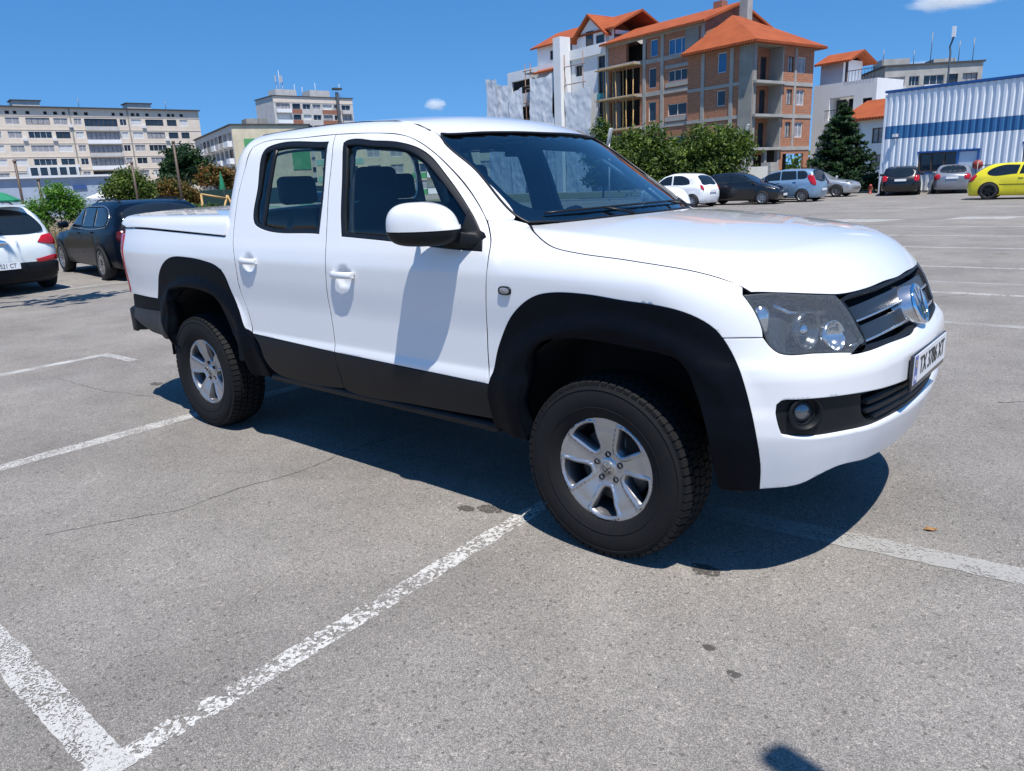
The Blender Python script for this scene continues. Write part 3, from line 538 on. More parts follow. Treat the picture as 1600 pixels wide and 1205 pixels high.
for s in (-1, 1):
    P0, N0 = C_FRONT.lift(np.array([fogpt*np.array([-s, 1])])); P0, N0 = P0[0], N0[0]
    Mx = Vector(N0).to_track_quat('X', 'Z').to_matrix()
    fb = MB().lathe([(.060, -.016), (.058, -.006), (.051, -.010), (.040, -.050)], 32, 'x')
    fo = fb.build('fog_lamp_bezel', PLASTIC, bumper); fo.data.transform(Mx.to_4x4()); fo.data.transform(Matrix.Translation(Vector(P0)))
    fb = MB().lathe([(.0, -.026), (.022, -.028), (.034, -.036), (.040, -.049)], 28, 'x')
    fo2 = fb.build('fog_lamp', mat('fog_lens', (.16, .17, .18), .08, metal=.6, coat=1.), bumper); fo2.data.transform(Mx.to_4x4()); fo2.data.transform(Matrix.Translation(Vector(P0)))
# --- grille: dark backing, two broad bars with bright lips, upright ribs, badge
gh = [V3(.780, 0, 1.060), V3(.775, -.2, 1.058), V3(.761, -.335, 1.058), V3(.742, -.49, 1.055), V3(.738, -.545, 1.045), hl[5]+V3(0, .006, 0), hl[6]+V3(0, .006, 0), V3(.828, -.625, .878), gr[5], gr[4], V3(.915, 0, .885)]
grL = ol(C_FRONT, loop2(gh), gap=.002, corners=(4, 7, 13, 16))
grille = panel('grille', grL, C_FRONT.lift, DARK, truck, raw=True, step=.04, depth=.0, proud=-.075, r=0)
def fbar(name, zs, ym, hgt, m, proud, depth, par):
    pts = [(y, zs(abs(y))) for y in np.linspace(-ym, ym, 25)]
    P = []
    for sgn in (1, -1):
        for y, z in (pts if sgn > 0 else pts[::-1]): P.append((y, z-sgn*hgt/2))
    q = np.array([(0., a, b) for a, b in P])
    # landmark depth from the surface itself
    cc = Chart(tF, 'x', far=1.3, near=.2); S, _ = cc.lift(q[:, 1:]); uv = C_FRONT.uv(S)
    return panel(name, uv, C_FRONT.lift, m, par, raw=True, step=.02, depth=depth, proud=proud, r=min(.004, hgt*.3))
fbar('grille_bar', lambda a: 1.006-.012*(a/.5)**2, .545, .050, mat('grille_grey', (.016, .019, .024), .32, var=.1), -.020, .05, grille)
fbar('grille_bar', lambda a: .934-.010*(a/.5)**2, .575, .050, MATS['grille_grey'], -.020, .05, grille)
fbar('grille_lip', lambda a: .981-.012*(a/.5)**2, .545, .006, mat('satin_chrome', (.55, .56, .58), .22, metal=.9), -.010, .012, grille)
fbar('grille_lip', lambda a: .909-.010*(a/.5)**2, .58, .006, MATS['satin_chrome'], -.008, .012, grille)
panel('grille_frame', grL, C_FRONT.lift, PLASTIC, grille, raw=True, step=.03, holes=[offset(grL, .014)], depth=.07, hole_depth=.06, proud=-.006, r=.003)
rb = []
for k in range(-9, 10):
    y = k*.058
    for z in (1.043, .970, .897):
        P0 = Chart(tF, 'x', far=1.3, near=.2).lift(np.array([[y, z]]))[0][0]
        rb.append((P0[0]-.062, y, z))
r0 = MB().box((0, 0, 0), (.04, .006, .036)).build('grille_rib', PLASTIC, grille); r0.location = rb[0]
for q in rb[1:]: r1 = r0.copy(); COL.objects.link(r1); r1.location = q
# badge: disc, raised ring, interlaced V over W
bp_ = Vector((.872, 0, .957)); bn = Vector((.93, 0, .36)).normalized(); Mb = Matrix.Translation(bp_) @ bn.to_track_quat('Z', 'X').to_matrix().to_4x4()
bd = MB().lathe([(.0, .0), (.075, .0), (.078, -.004), (.084, -.05), (.094, -.075)], 48, 'z').build('badge_mount', MATS['satin_chrome'], grille); bd.data.transform(Mb)
bd = MB().lathe([(0, .003), (.068, .003), (.072, -.002)], 48, 'z').build('badge_disc', mat('badge_blue_black', (.012, .02, .045), .15, coat=.6), grille); bd.data.transform(Mb)
bdg = MB().lathe([(.068, .0), (.069, .007), (.075, .009), (.081, .006), (.082, .0)], 48, 'z')
def stroke(x0, y0, x1, y1, w=.0135):
    d = Vector((x1-x0, y1-y0, 0)); n = Vector((-d.y, d.x, 0)).normalized()*w/2; a = Vector((x0, y0, 0)); c = Vector((x1, y1, 0))
    V = [a+n, a-n, c-n, c+n]; bdg.add([v+Vector((0, 0, .002)) for v in V]+[v+Vector((0, 0, .009)) for v in V], [(0, 1, 2, 3), (4, 5, 6, 7), (0, 1, 5, 4), (1, 2, 6, 5), (2, 3, 7, 6), (3, 0, 4, 7)])
for sx in (-1, 1):
    stroke(.0700, sx*.028, .006, sx*.0), stroke(.050, sx*.052, -.064, sx*.026), stroke(-.064, sx*.026, -.010, sx*.0)
bo = bdg.build('badge', CHROME, grille); bo.data.transform(Mb)
# --- number plate with frame, blue band and characters
pl = thing('number_plate', None, None); pl.parent = truck; del_ = None
PX = .930
pm = Matrix(((0, 0, 1, PX), (1, 0, 0, 0), (0, 1, 0, .738), (0, 0, 0, 1)))
fr = MB().box((0, 0, -.006), (.545, .138, .012)).build('plate_holder', mat('plate_holder', (.02, .022, .026), .3, coat=.3), pl); fr.data.transform(pm); bevel(fr, .004)
MB().box((PX-.030, 0, .738), (.045, .36, .09)).build('plate_bracket', PLASTIC, pl)
f2 = MB().box((0, .010, .0015), (.52, .110, .003)).build('plate', mat('plate_white', (.78, .79, .80), .3, coat=.4, var=.02), pl); f2.data.transform(pm)
f3 = MB().box((-.238, .010, .0036), (.042, .108, .001)).build('plate_band', mat('plate_blue', (.01, .06, .36), .3, coat=.4, var=.02), pl); f3.data.transform(pm)
INK = mat('plate_ink', (.008, .008, .009), .4, var=.05)
text_obj('plate_text', 'TX 3786 XT', INK, pm @ Matrix.Translation((.022, .010, .0045)), .098, pl, .0006, .80)
text_obj('plate_country', 'BG', MATS['plate_white'], pm @ Matrix.Translation((-.238, -.022, .0046)), .024, pl, .0003)
eb = MB()
for k in range(12): eb.box((-.238+.011*math.cos(k*math.pi/6), .034+.011*math.sin(k*math.pi/6), .0046), (.003, .003, .0006))
e_ = eb.build('plate_stars', mat('plate_yellow', (.8, .6, .03), .4, var=.02), pl); e_.data.transform(pm)
# --- headlamps
def headlamp(sg):
    L = ol(C_FRONT, hl, gap=.0015, corners=(0, 3, 6, 7))
    if sg > 0: L = L*np.array([-1, 1])
    lens = panel('headlamp', L, C_FRONT.lift, MATS['lamp_lens'], truck, raw=True, step=.035, depth=.012, proud=.001, r=.004)
    panel('headlamp_housing', offset(L, .004), C_FRONT.lift, MATS['lamp_housing'], lens, raw=True, step=.03, depth=-.06, proud=-.072, r=0)
    panel('lamp_rim', offset(L, .001), C_FRONT.lift, SEAL, lens, holes=[offset(L, .007)], raw=True, step=.03, depth=.015, proud=.0, r=.0)
    def place(b, name, m, at, n=(1, 0, 0)):
        o = b.build(name, m, lens); q = Vector((n[0], n[1]*-sg, n[2])).to_track_quat('X', 'Z').to_matrix().to_4x4()
        o.data.transform(q); o.data.transform(Matrix.Translation((at[0], at[1]*-sg, at[2]))); return o
    rp = [(.0, -.055), (.02, -.053), (.04, -.04), (.055, -.02), (.062, .0), (.067, .002), (.066, -.03)]
    place(MB().lathe(rp, 32, 'x'), 'reflector', MATS['lamp_smoke'], (.692, -.70, .955), (1, -.25, .05))
    place(MB().lathe([(0, .012), (.016, .008), (.024, -.004), (.026, -.03)], 24, 'x'), 'bulb_shield', CHROME, (.672, -.695, .955), (1, -.25, .05))
    rp2 = [(r*.92, h) for r, h in rp]
    place(MB().lathe([(r*.8, h*.8) for r, h in rp], 32, 'x'), 'reflector', MATS['lamp_chrome'], (.752, -.612, .928), (1, -.30, .30))
    ind = place(MB().lathe([(.0, .0), (.02, .004), (.034, -.01), (.042, -.03)], 24, 'x'), 'indicator', MATS['lamp_chrome'], (.572, -.80, .985), (.8, -.6, 0))
    for v in ind.data.vertices: v.co.z = .985+(v.co.z-.985)*1.7
    ch = MB(); pts = [(.600, -.745, 1.045), (.640, -.715, 1.012), (.68, -.665, 1.000), (.72, -.585, .998)]
    ch.tube([(x-.02, y*-sg, z) for x, y, z in pts], .010, 8); ch.build('lamp_brow', MATS['satin_chrome'], lens)
mat('lamp_housing', (.045, .05, .055), .3, metal=.2, var=.1, vscale=8); mat('lamp_chrome', (.72, .74, .76), .14, metal=.95, var=.1); mat('lamp_smoke', (.16, .17, .18), .2, metal=.8, var=.2)
def lens_mat():
    m = glass_mat('lamp_lens', (.86, .88, .88), .03, .02, .045); nt = m.node_tree
    out = [n for n in nt.nodes if n.type == 'OUTPUT_MATERIAL'][0]; prev = out.inputs[0].links[0].from_socket
    df = nt.nodes.new('ShaderNodeBsdfDiffuse'); df.inputs[0].default_value = (.55, .56, .54, 1)
    mx = nt.nodes.new('ShaderNodeMixShader'); nz = nt.nodes.new('ShaderNodeTexNoise'); nz.inputs['Scale'].default_value = 260; nz.inputs['Detail'].default_value = 6
    tc = nt.nodes.new('ShaderNodeTexCoord'); nt.links.new(tc.outputs['Object'], nz.inputs['Vector'])
    rp = nt.nodes.new('ShaderNodeValToRGB'); rp.color_ramp.elements[0].position = .42; rp.color_ramp.elements[0].color = (.05, .05, .05, 1); rp.color_ramp.elements[1].position = .72; rp.color_ramp.elements[1].color = (.17, .17, .17, 1)
    nt.links.new(nz.outputs['Fac'], rp.inputs[0]); nt.links.new(rp.outputs[0], mx.inputs[0]); nt.links.new(prev, mx.inputs[1]); nt.links.new(df.outputs[0], mx.inputs[2]); nt.links.new(mx.outputs[0], out.inputs[0])
lens_mat()
headlamp(-1); headlamp(1)
# --- side repeater lamps
for s in (-1, 1):
    q = A3['repeater'][0]
    b = MB().lathe([(0, .010), (.6, .009), (.9, .006), (1., .0)], 20, 'y')
    o = b.build('side_repeater', mat('repeater_lens', (.30, .29, .28), .1, coat=1., metal=.3, var=.3, vscale=60), truck)
    for v in o.data.vertices: v.co = Vector((q[0]+math.copysign(abs(v.co.x)**.7, v.co.x)*.027, s*(-q[1]+.002+v.co.y), q[2]+math.copysign(abs(v.co.z)**.7, v.co.z)*.015))
    b = MB().lathe([(.95, .004), (1.15, .008), (1.3, .004), (1.35, -.004)], 24, 'y'); o2 = b.build('repeater_bezel', SEAL, truck)
    for v in o2.data.vertices: v.co = Vector((q[0]+math.copysign(abs(v.co.x)**.7, v.co.x)*.027, s*(-q[1]+.002+v.co.y), q[2]+math.copysign(abs(v.co.z)**.7, v.co.z)*.015))
# --- door mirrors: white cap above black base, arm
def door_mirror(par, sg):
    ax = Vector((-.26, .10*-1, 0)).normalized(); perp = Vector((-ax.y, ax.x, 0)); c0 = Vector((-.80, -1.045, 1.322))
    def shell(lo, hi, name, m, grow=0.):
        nu, nv = 28, 12; V = []; Fc = []
        for j in range(nv+1):
            ph = lo+(hi-lo)*j/nv
            for i in range(nu):
                th = 2*math.pi*i/nu
                se = lambda c, e: math.copysign(abs(c)**e, c)
                a = (.162+grow)*se(math.cos(th), .75)*abs(math.cos(ph))**.55; b_ = (.088+grow)*se(math.sin(th), .8)*abs(math.cos(ph))**.55
                z = (.098+grow)*se(math.sin(ph), .8) if ph > 0 else (.082+grow)*se(math.sin(ph), .8)
                a *= 1.+.10*(-z/.1)*(1 if math.cos(th) < 0 else .2)
                z -= .16*max(0., -a-.02)**1.0*(1 if ph > 0 else -.15)     # falls away towards the arm
                q = c0+ax*a+perp*b_+Vector((0, 0, z)); V.append((q.x, q.y*-sg, q.z))
        for j in range(nv):
            for i in range(nu): Fc.append((j*nu+i, j*nu+(i+1) % nu, (j+1)*nu+(i+1) % nu, (j+1)*nu+i))
        mb = MB(); mb.add(V, Fc, 0, True); return mb.build(name, m, par)
    cap = shell(-.16, math.pi/2, 'mirror_cap', WHITE); base = shell(-math.pi/2, -.20, 'mirror_base', PLASTIC, .001)
    b = MB(); P0 = Vector((-.70, -.985, 1.265)); P1 = Vector((-.615, -.925, 1.262))
    V = []
    for q, hz in ((P0, .038), (Vector((-.655, -.955, 1.258)), .030), (P1, .040)):
        for k in range(10): a = 2*math.pi*k/10; V.append((q.x+.045*math.cos(a), (q.y+.02*math.cos(a))*-sg, q.z+hz*math.sin(a)))
    b.add(V, [(i*10+k, i*10+(k+1) % 10, (i+1)*10+(k+1) % 10, (i+1)*10+k) for i in range(2) for k in range(10)]+[tuple(range(10)), tuple(range(20, 30))], 0, True)
    b.build('mirror_arm', PLASTIC, par)
    g = MB(); cg = c0+ax*.02-perp*0; 
    g.box((c0.x-.085, c0.y*-sg, c0.z+.005), (.004, .19, .13), rz=-sg*.35); g.build('mirror_glass', CHROME, par)
for sg, par in ((-1, fdo), (1, fdo2)): door_mirror(par, sg)
# --- wheels
def make_wheel():
    w = bpy.data.objects.new('wheel', None); link(w, truck)
    t = MB()
    prof = [(.212, -.088), (.222, -.098), (.245, -.112), (.285, -.1215), (.315, -.1205), (.338, -.114), (.352, -.106), (.361, -.097), (.364, -.085)]
    prof = prof+[(r, -h) for r, h in prof[::-1]]
    t.lathe(prof, 80, 'y')
    tyre = t.build('tyre', RUBBER, w)
    tb = MB(); nb = 66
    def blk(a0, a1, y0, y1, r0, r1, rs=None):
        V = []
        for a in (a0, a1):
            for y, rr0, rr1 in ((y0, r0, r1 if rs is None else rs), (y1, r0, r1)):
                for r in (rr0, rr1): V.append((r*math.cos(a), y, r*math.sin(a)))
        tb.add(V, [(0, 1, 3, 2), (4, 6, 7, 5), (0, 4, 5, 1), (2, 3, 7, 6), (1, 5, 7, 3), (0, 2, 6, 4)])
    for i in range(nb):
        a = 2*math.pi*i/nb; d = 2*math.pi/nb; j = rnd.uniform(-.06, .06)*d
        for s in (-1, 1):
            blk(a+.10*d+j, a+.88*d+j, s*.110, s*.068, .342, .374, .362)
            blk(a+.55*d+j, a+1.38*d+j, s*.061, s*.026, .355, .3755)
        blk(a+.2*d, a+1.05*d, -.019, .019, .355, .376)
    tb.build('tread_block', RUBBER, w)['kind'] = 'stuff'
    rg = MB()
    for r, h in ((.334, .1165), (.262, .1165)): rg.lathe([(r-.003, -h+.001), (r, -h-.0025), (r+.003, -h+.001)], 80, 'y')
    rg.build('sidewall_ring', RUBBER, w)
    # rim face: five broad spokes
    holes = []
    for k in range(5):
        a0 = math.pi/2+math.pi/5+k*2*math.pi/5
        H = [(.084, -.15, 0), (.082, 0, 0), (.084, .15, 0), (.094, .215, 0), (.150, .285, 0), (.192, .315, 1), (.197, .16, 0), (.198, 0, 0), (.197, -.16, 0), (.192, -.315, 1), (.150, -.285, 0), (.094, -.215, 0)]
        pts = [(r*math.cos(a0+t), r*math.sin(a0+t), c) for r, t, c in H]
        holes.append(spline(pts, .008))
    def depth(uv):
        r = np.hypot(uv[:, 0], uv[:, 1])
        y = -.060-.022*sstep(.05, .17, r)-.008*sstep(.17, .215, r)-.006*sstep(.045, .03, r)
        hp = np.concatenate(holes); d = np.sqrt(((uv[:, None, :]-hp[None])**2).sum(2)).min(1)      # raised ridge round each opening
        return y-.0065*sstep(.019, .011, d)+.004*sstep(.009, .0, d)
    def lift(uv):
        f = lambda q: np.stack([q[:, 0], depth(q), q[:, 1]], -1); e = .001; P = f(uv)
        du = f(uv+[e, 0])-f(uv-[e, 0]); dv = f(uv+[0, e])-f(uv-[0, e]); N = np.cross(du, dv); N /= np.linalg.norm(N, axis=1, keepdims=True)
        return P, np.where(N[:, 1:2] > 0, -N, N)
    outer = np.array([(.2185*math.cos(a), .2185*math.sin(a)) for a in np.linspace(0, 2*math.pi, 91)[:-1]])
    rim = panel('rim', outer, lift, ALLOY, w, holes=holes, raw=True, step=.008, depth=.02, hole_depth=.05, r=.005, tilt=.6, edge=mat('alloy_shade', (.16, .16, .17), .4, metal=.7, var=.2))
    b = MB().lathe([(.2185, -.088), (.222, -.094), (.226, -.092), (.222, -.082), (.205, -.07), (.196, -.03), (.190, .09), (.215, .1)], 64, 'y'); b.build('rim_barrel', MATS['alloy_shade'], w)
    MB().lathe([(.06, -.012), (.155, -.012), (.157, .012), (.06, .012)], 40, 'y').build('brake_disc', STEEL, w)
    MB().box((.11, -.005, .09), (.09, .07, .10)).build('brake_caliper', DARK, w)
    MB().lathe([(.0, .05), (.19, .05)], 40, 'y').build('drum_backing', DARK, w)
    MB().lathe([(0, -.070), (.020, -.0695), (.029, -.066), (.031, -.058)], 28, 'y').build('hub_cap', mat('hub_cap_grey', (.38, .36, .33), .35, metal=.7, var=.45, vscale=60), w)
    mk = MB()
    for x0, y0, x1, y1 in ((.018, .009, 0, -.004), (-.018, .009, 0, -.004), (-.018, -.004, -.008, -.018), (.018, -.004, .008, -.018), (-.008, -.018, 0, -.004), (.008, -.018, 0, -.004)):
        mk.tube([(x0, -.0690, y0), (x1, -.0695, y1)], .0022, 5)
    mk.build('hub_cap_mark', mat('hub_mark', (.04, .04, .045), .4, var=.1), w)
    for k in range(5):
        a = math.pi/2+k*2*math.pi/5+.06; nb_ = MB()
        nb_.lathe([(0, -.060), (.008, -.060), (.0105, -.066), (.0125, -.0655), (.013, -.052)], 6, 'y', smooth=False); nb_.lathe([(.014, -.0595), (.0175, -.060), (.018, -.050)], 16, 'y')
        o = nb_.build('wheel_nut', mat('nut_dark', (.035, .034, .035), .35, metal=.6, var=.2), w); o.location = (.056*math.cos(a), 0, .056*math.sin(a))
    return w
wheel = make_wheel()
for i, (x, s) in enumerate(((0, -1), (-3.095, -1), (0, 1), (-3.095, 1))):
    w = wheel if i == 0 else copy_tree(wheel, truck)
    w.location = (x, s*.823, .368); w.rotation_euler = (0, 0, 0 if s < 0 else math.pi)
    if i == 1: w.rotation_euler = (0, R_(-9), 0)
    if i == 0: w.rotation_euler = (0, R_(2), R_(1))
# --- dark inner structure: wheel houses, floor, frame, rear bumper, exhaust
for cx, r0 in ((0, .50), (-3.06, .50)):
    for s in (-1, 1):
        b = MB(); n = 20; V = []
        for i in range(n+1):
            a = math.pi*(-.01+1.02*i/n)
            for y in (.895, .45): V.append((cx+r0*1.0*math.cos(a)*1.02, s*y, .44+r0*math.sin(a)*.98))
        b.add(V, [(2*i, 2*i+1, 2*i+3, 2*i+2) for i in range(n)])
        b.add([(V[2*i+1]) for i in range(n+1)], [tuple(range(n+1))])
        b.build('wheel_house_liner', DARK, truck)
b = MB(); b.box((-1.54, 0, .465), (2.0, 1.74, .09)); b.box((-1.85, 0, .43), (4.2, .9, .12)); b.box((.35, 0, .70), (.55, .84, .50)); b.box((-3.45, 0, .80), (1.3, .86, .34)); b.box((-2.58, 0, .80), (.10, 1.7, .8)); b.box((-.56, 0, .86), (.06, 1.74, .70)); b.box((-.5, 0, 1.10), (.3, 1.2, .25))
b.box((.60, 0, .56), (.18, .8, .16)); b.box((-3.85, 0, .74), (.5, 1.6, .18)); b.box((-4.05, 0, 1.0), (.06, 1.5, .5))
for s in (-1, 1): b.box((-2.62, s*.90, .9), (.05, .04, .8)); b.box((-.60, s*.84, .9), (.05, .1, .7))
b.build('chassis', DARK, truck)
for s in (-1, 1): bevel(MB().box((-1.44, s*.882, .440), (1.78, .07, .05)).build('sill', PLASTIC, truck), .02, 2)
b = MB(); b.tube([(-3.095, -.7, .36), (-3.095, .7, .36)], .05, 12); b.tube([(0, -.7, .34), (0, .7, .34)], .03, 10); b.lathe([(0, -.14), (.10, -.11), (.14, 0), (.10, .11), (0, .14)], 16, 'x', c=(-3.095, .1, .36))
b.tube([(-2.2, .35, .40), (-3.7, .45, .42), (-4.1, .5, .42)], .03, 10); b.build('axle', DARK, truck)
for s in (-1, 1):
    MB().box((-3.46, s*.80, .46), (.02, .24, .26)).build('mud_flap', PLASTIC, truck)
    bevel(MB().box((.49, s*.78, .392), (.10, .14, .045)).build('air_deflector', PLASTIC, truck), .02)
V = []; yy = [-.90, -.89, -.84, -.6, 0, .6, .84, .89, .90]; xs = [-4.02, -4.12, -4.19, -4.26, -4.28, -4.26, -4.19, -4.12, -4.02]
b = MB(); pr = [(0, .59), (.03, .575), (.03, .735), (.0, .75), (-.16, .75), (-.16, .59)]
for x, y in zip(xs, yy):
    for dx, z in pr: V.append((x-dx if abs(y) < .86 else x-dx*.4, y*(1+dx*.3), z-.03))
n = len(pr); b.add(V, [(i*n+k, i*n+(k+1) % n, (i+1)*n+(k+1) % n, (i+1)*n+k) for i in range(8) for k in range(n)]+[tuple(range(n)), tuple(8*n+k for k in range(n))])
bevel(b.build('rear_bumper', PLASTIC, truck), .012, 2)
# --- cabin interior
def cushion(name, c, d, m, par, tilt=0., rnd_=.06):
    o = MB().box((0, 0, 0), d).build(name, m, par); o.data.transform(Matrix.Rotation(tilt, 4, 'Y')); o.data.transform(Matrix.Translation(c)); bevel(o, rnd_, 4, 30); return o
for y in (-.39, .39):
    st = bpy.data.objects.new('front_seat', None); link(st, truck)
    cushion('seat_base', (-1.42, y, .80), (.50, .50, .18), FABRIC, st, -.1); cushion('seat_back', (-1.74, y, 1.12), (.14, .48, .60), FABRIC, st, -.22, .05); cushion('headrest', (-1.845, y, 1.50), (.10, .27, .20), FABRIC, st, -.12, .045)
    h = MB()
    for dy in (-.06, .06): h.tube([(-1.80, y+dy, 1.34), (-1.835, y+dy, 1.45)], .006, 6)
    h.build('headrest_post', CHROME, st)
rs = bpy.data.objects.new('rear_bench', None); link(rs, truck)
cushion('seat_base', (-2.30, 0, .80), (.46, 1.36, .18), FABRIC, rs, -.1); cushion('seat_back', (-2.55, 0, 1.10), (.13, 1.38, .56), FABRIC, rs, -.18, .05)
for y in (-.42, .02, .42): cushion('headrest', (-2.57, y, 1.49), (.09, .26, .17), FABRIC, rs, -.12, .04)
ds = cushion('dashboard', (-.74, 0, 1.13), (.56, 1.46, .30), TRIM, truck, .06, .08)
b = MB(); cs = Vector((-1.12, .38, 1.16)); ax = Vector((-.88, 0, .45)).normalized(); u = Vector((0, 1, 0)); v = ax.cross(u)
ring = [cs+.185*(math.cos(a)*u+math.sin(a)*v) for a in np.linspace(0, 2*math.pi, 29)]; b.tube(ring, .015, 8, cap=False)
for a in (0, math.pi, -math.pi/2): b.tube([cs, cs+.18*(math.cos(a)*u+math.sin(a)*v)], .016, 6)
b.tube([cs+ax*.03, cs-ax*.3], .045, 10); b.build('steering_wheel', TRIM, truck)
b = MB(); b.box((-1.12, 0, 1.645), (.03, .22, .065)); b.tube([(-1.11, 0, 1.645), (-1.06, 0, 1.70)], .01, 6); bevel(b.build('rear_view_mirror', TRIM, truck), .01)
b = MB(); b.tube([(-1.06, .675, 1.60), (-1.02, .655, 1.585), (-.90, .66, 1.51), (-.79, .69, 1.425), (-.77, .72, 1.415)], .013, 8); b.build('grab_handle', mat('pale_plastic', (.55, .55, .54), .5, var=.05), truck)
panel('headliner', spline([(-1.05, -.60, 1), (-1.02, 0), (-1.05, .60, 1), (-2.6, .62, 1), (-2.6, -.62, 1)], .08), C_TOP.lift, HEADLINER, truck, raw=True, step=.1, depth=.0, proud=-.045, r=0)
for y in (-.36, .36): bevel(MB().box((-1.13, y, 1.69), (.16, .36, .014), M=Matrix.Rotation(-.35, 3, 'Y')).build('sun_visor', HEADLINER, truck), .01)
# ================================================================== ground, markings
def asphalt_mat():
    m = bpy.data.materials.new('asphalt'); m.use_nodes = True; nt = m.node_tree; b = nt.nodes['Principled BSDF']; L = nt.links.new
    tc = nt.nodes.new('ShaderNodeTexCoord')
    def noise(sc, det=4, rough=.55):
        n = nt.nodes.new('ShaderNodeTexNoise'); n.inputs['Scale'].default_value = sc; n.inputs['Detail'].default_value = det; n.inputs['Roughness'].default_value = rough; L(tc.outputs['Object'], n.inputs['Vector']); return n
    def ramp(src, p0, c0, p1, c1, p2=None, c2=None):
        r = nt.nodes.new('ShaderNodeValToRGB'); r.color_ramp.elements[0].position = p0; r.color_ramp.elements[0].color = (*c0, 1); r.color_ramp.elements[1].position = p1; r.color_ramp.elements[1].color = (*c1, 1)
        if p2 is not None: e = r.color_ramp.elements.new(p2); e.color = (*c2, 1)
        L(src, r.inputs[0]); return r
    def mixc(mode, fac, a, c):
        x = nt.nodes.new('ShaderNodeMix'); x.data_type = 'RGBA'; x.blend_type = mode; x.inputs[0].default_value = fac; L(a, x.inputs[6]); L(c, x.inputs[7]); return x.outputs[2]
    vo = nt.nodes.new('ShaderNodeTexVoronoi'); vo.inputs['Scale'].default_value = 290; L(tc.outputs['Object'], vo.inputs['Vector'])
    sep = nt.nodes.new('ShaderNodeSeparateColor'); L(vo.outputs['Color'], sep.inputs[0])
    stone = ramp(sep.outputs[0], .0, (.19, .180, .168), .5, (.282, .267, .249), 1., (.43, .405, .375))
    edge = ramp(vo.outputs['Distance'], .25, (1, 1, 1), .75, (.62, .61, .60))
    fine = ramp(noise(520, 3).outputs['Fac'], .3, (.78, .78, .78), .7, (1.2, 1.19, 1.17))
    big = ramp(noise(.35, 5, .6).outputs['Fac'], .3, (.83, .835, .85), .7, (1.10, 1.085, 1.06))
    mid = ramp(noise(3.2, 6, .65).outputs['Fac'], .32, (.90, .90, .90), .62, (1.05, 1.05, 1.05))
    c = mixc('MULTIPLY', 1., stone.outputs[0], edge.outputs[0]); c = mixc('MULTIPLY', 1., c, fine.outputs[0]); c = mixc('MULTIPLY', 1., c, big.outputs[0]); c = mixc('MULTIPLY', 1., c, mid.outputs[0])
    # oil spots
    oil = ramp(noise(1.7, 2, .4).outputs['Fac'], .22, (.62, .60, .58), .27, (1, 1, 1)); c = mixc('MULTIPLY', .8, c, oil.outputs[0])
    v2 = nt.nodes.new('ShaderNodeTexVoronoi'); v2.inputs['Scale'].default_value = 95; L(tc.outputs['Object'], v2.inputs['Vector']); s2 = nt.nodes.new('ShaderNodeSeparateColor'); L(v2.outputs['Color'], s2.inputs[0])
    chip = ramp(s2.outputs[1], 0.02, (.55, .54, .53), .05, (1, 1, 1), .93, (1, 1, 1)); e_ = chip.color_ramp.elements.new(.965); e_.color = (1.35, 1.32, 1.28, 1)
    c = mixc('MULTIPLY', .85, c, chip.outputs[0])
    trk = ramp(noise(.9, 3, .5).outputs['Fac'], .36, (.88, .872, .865), .62, (1.05, 1.05, 1.05)); c = mixc('MULTIPLY', 1., c, trk.outputs[0])
    L(c, b.inputs['Base Color']); b.inputs['Roughness'].default_value = .88; b.inputs['Specular IOR Level'].default_value = .3
    bp = nt.nodes.new('ShaderNodeBump'); bp.inputs['Strength'].default_value = .55; bp.inputs['Distance'].default_value = .004; L(vo.outputs['Distance'], bp.inputs['Height']); bp.invert = True; L(bp.outputs[0], b.inputs['Normal'])
    return m
ASPH = asphalt_mat()
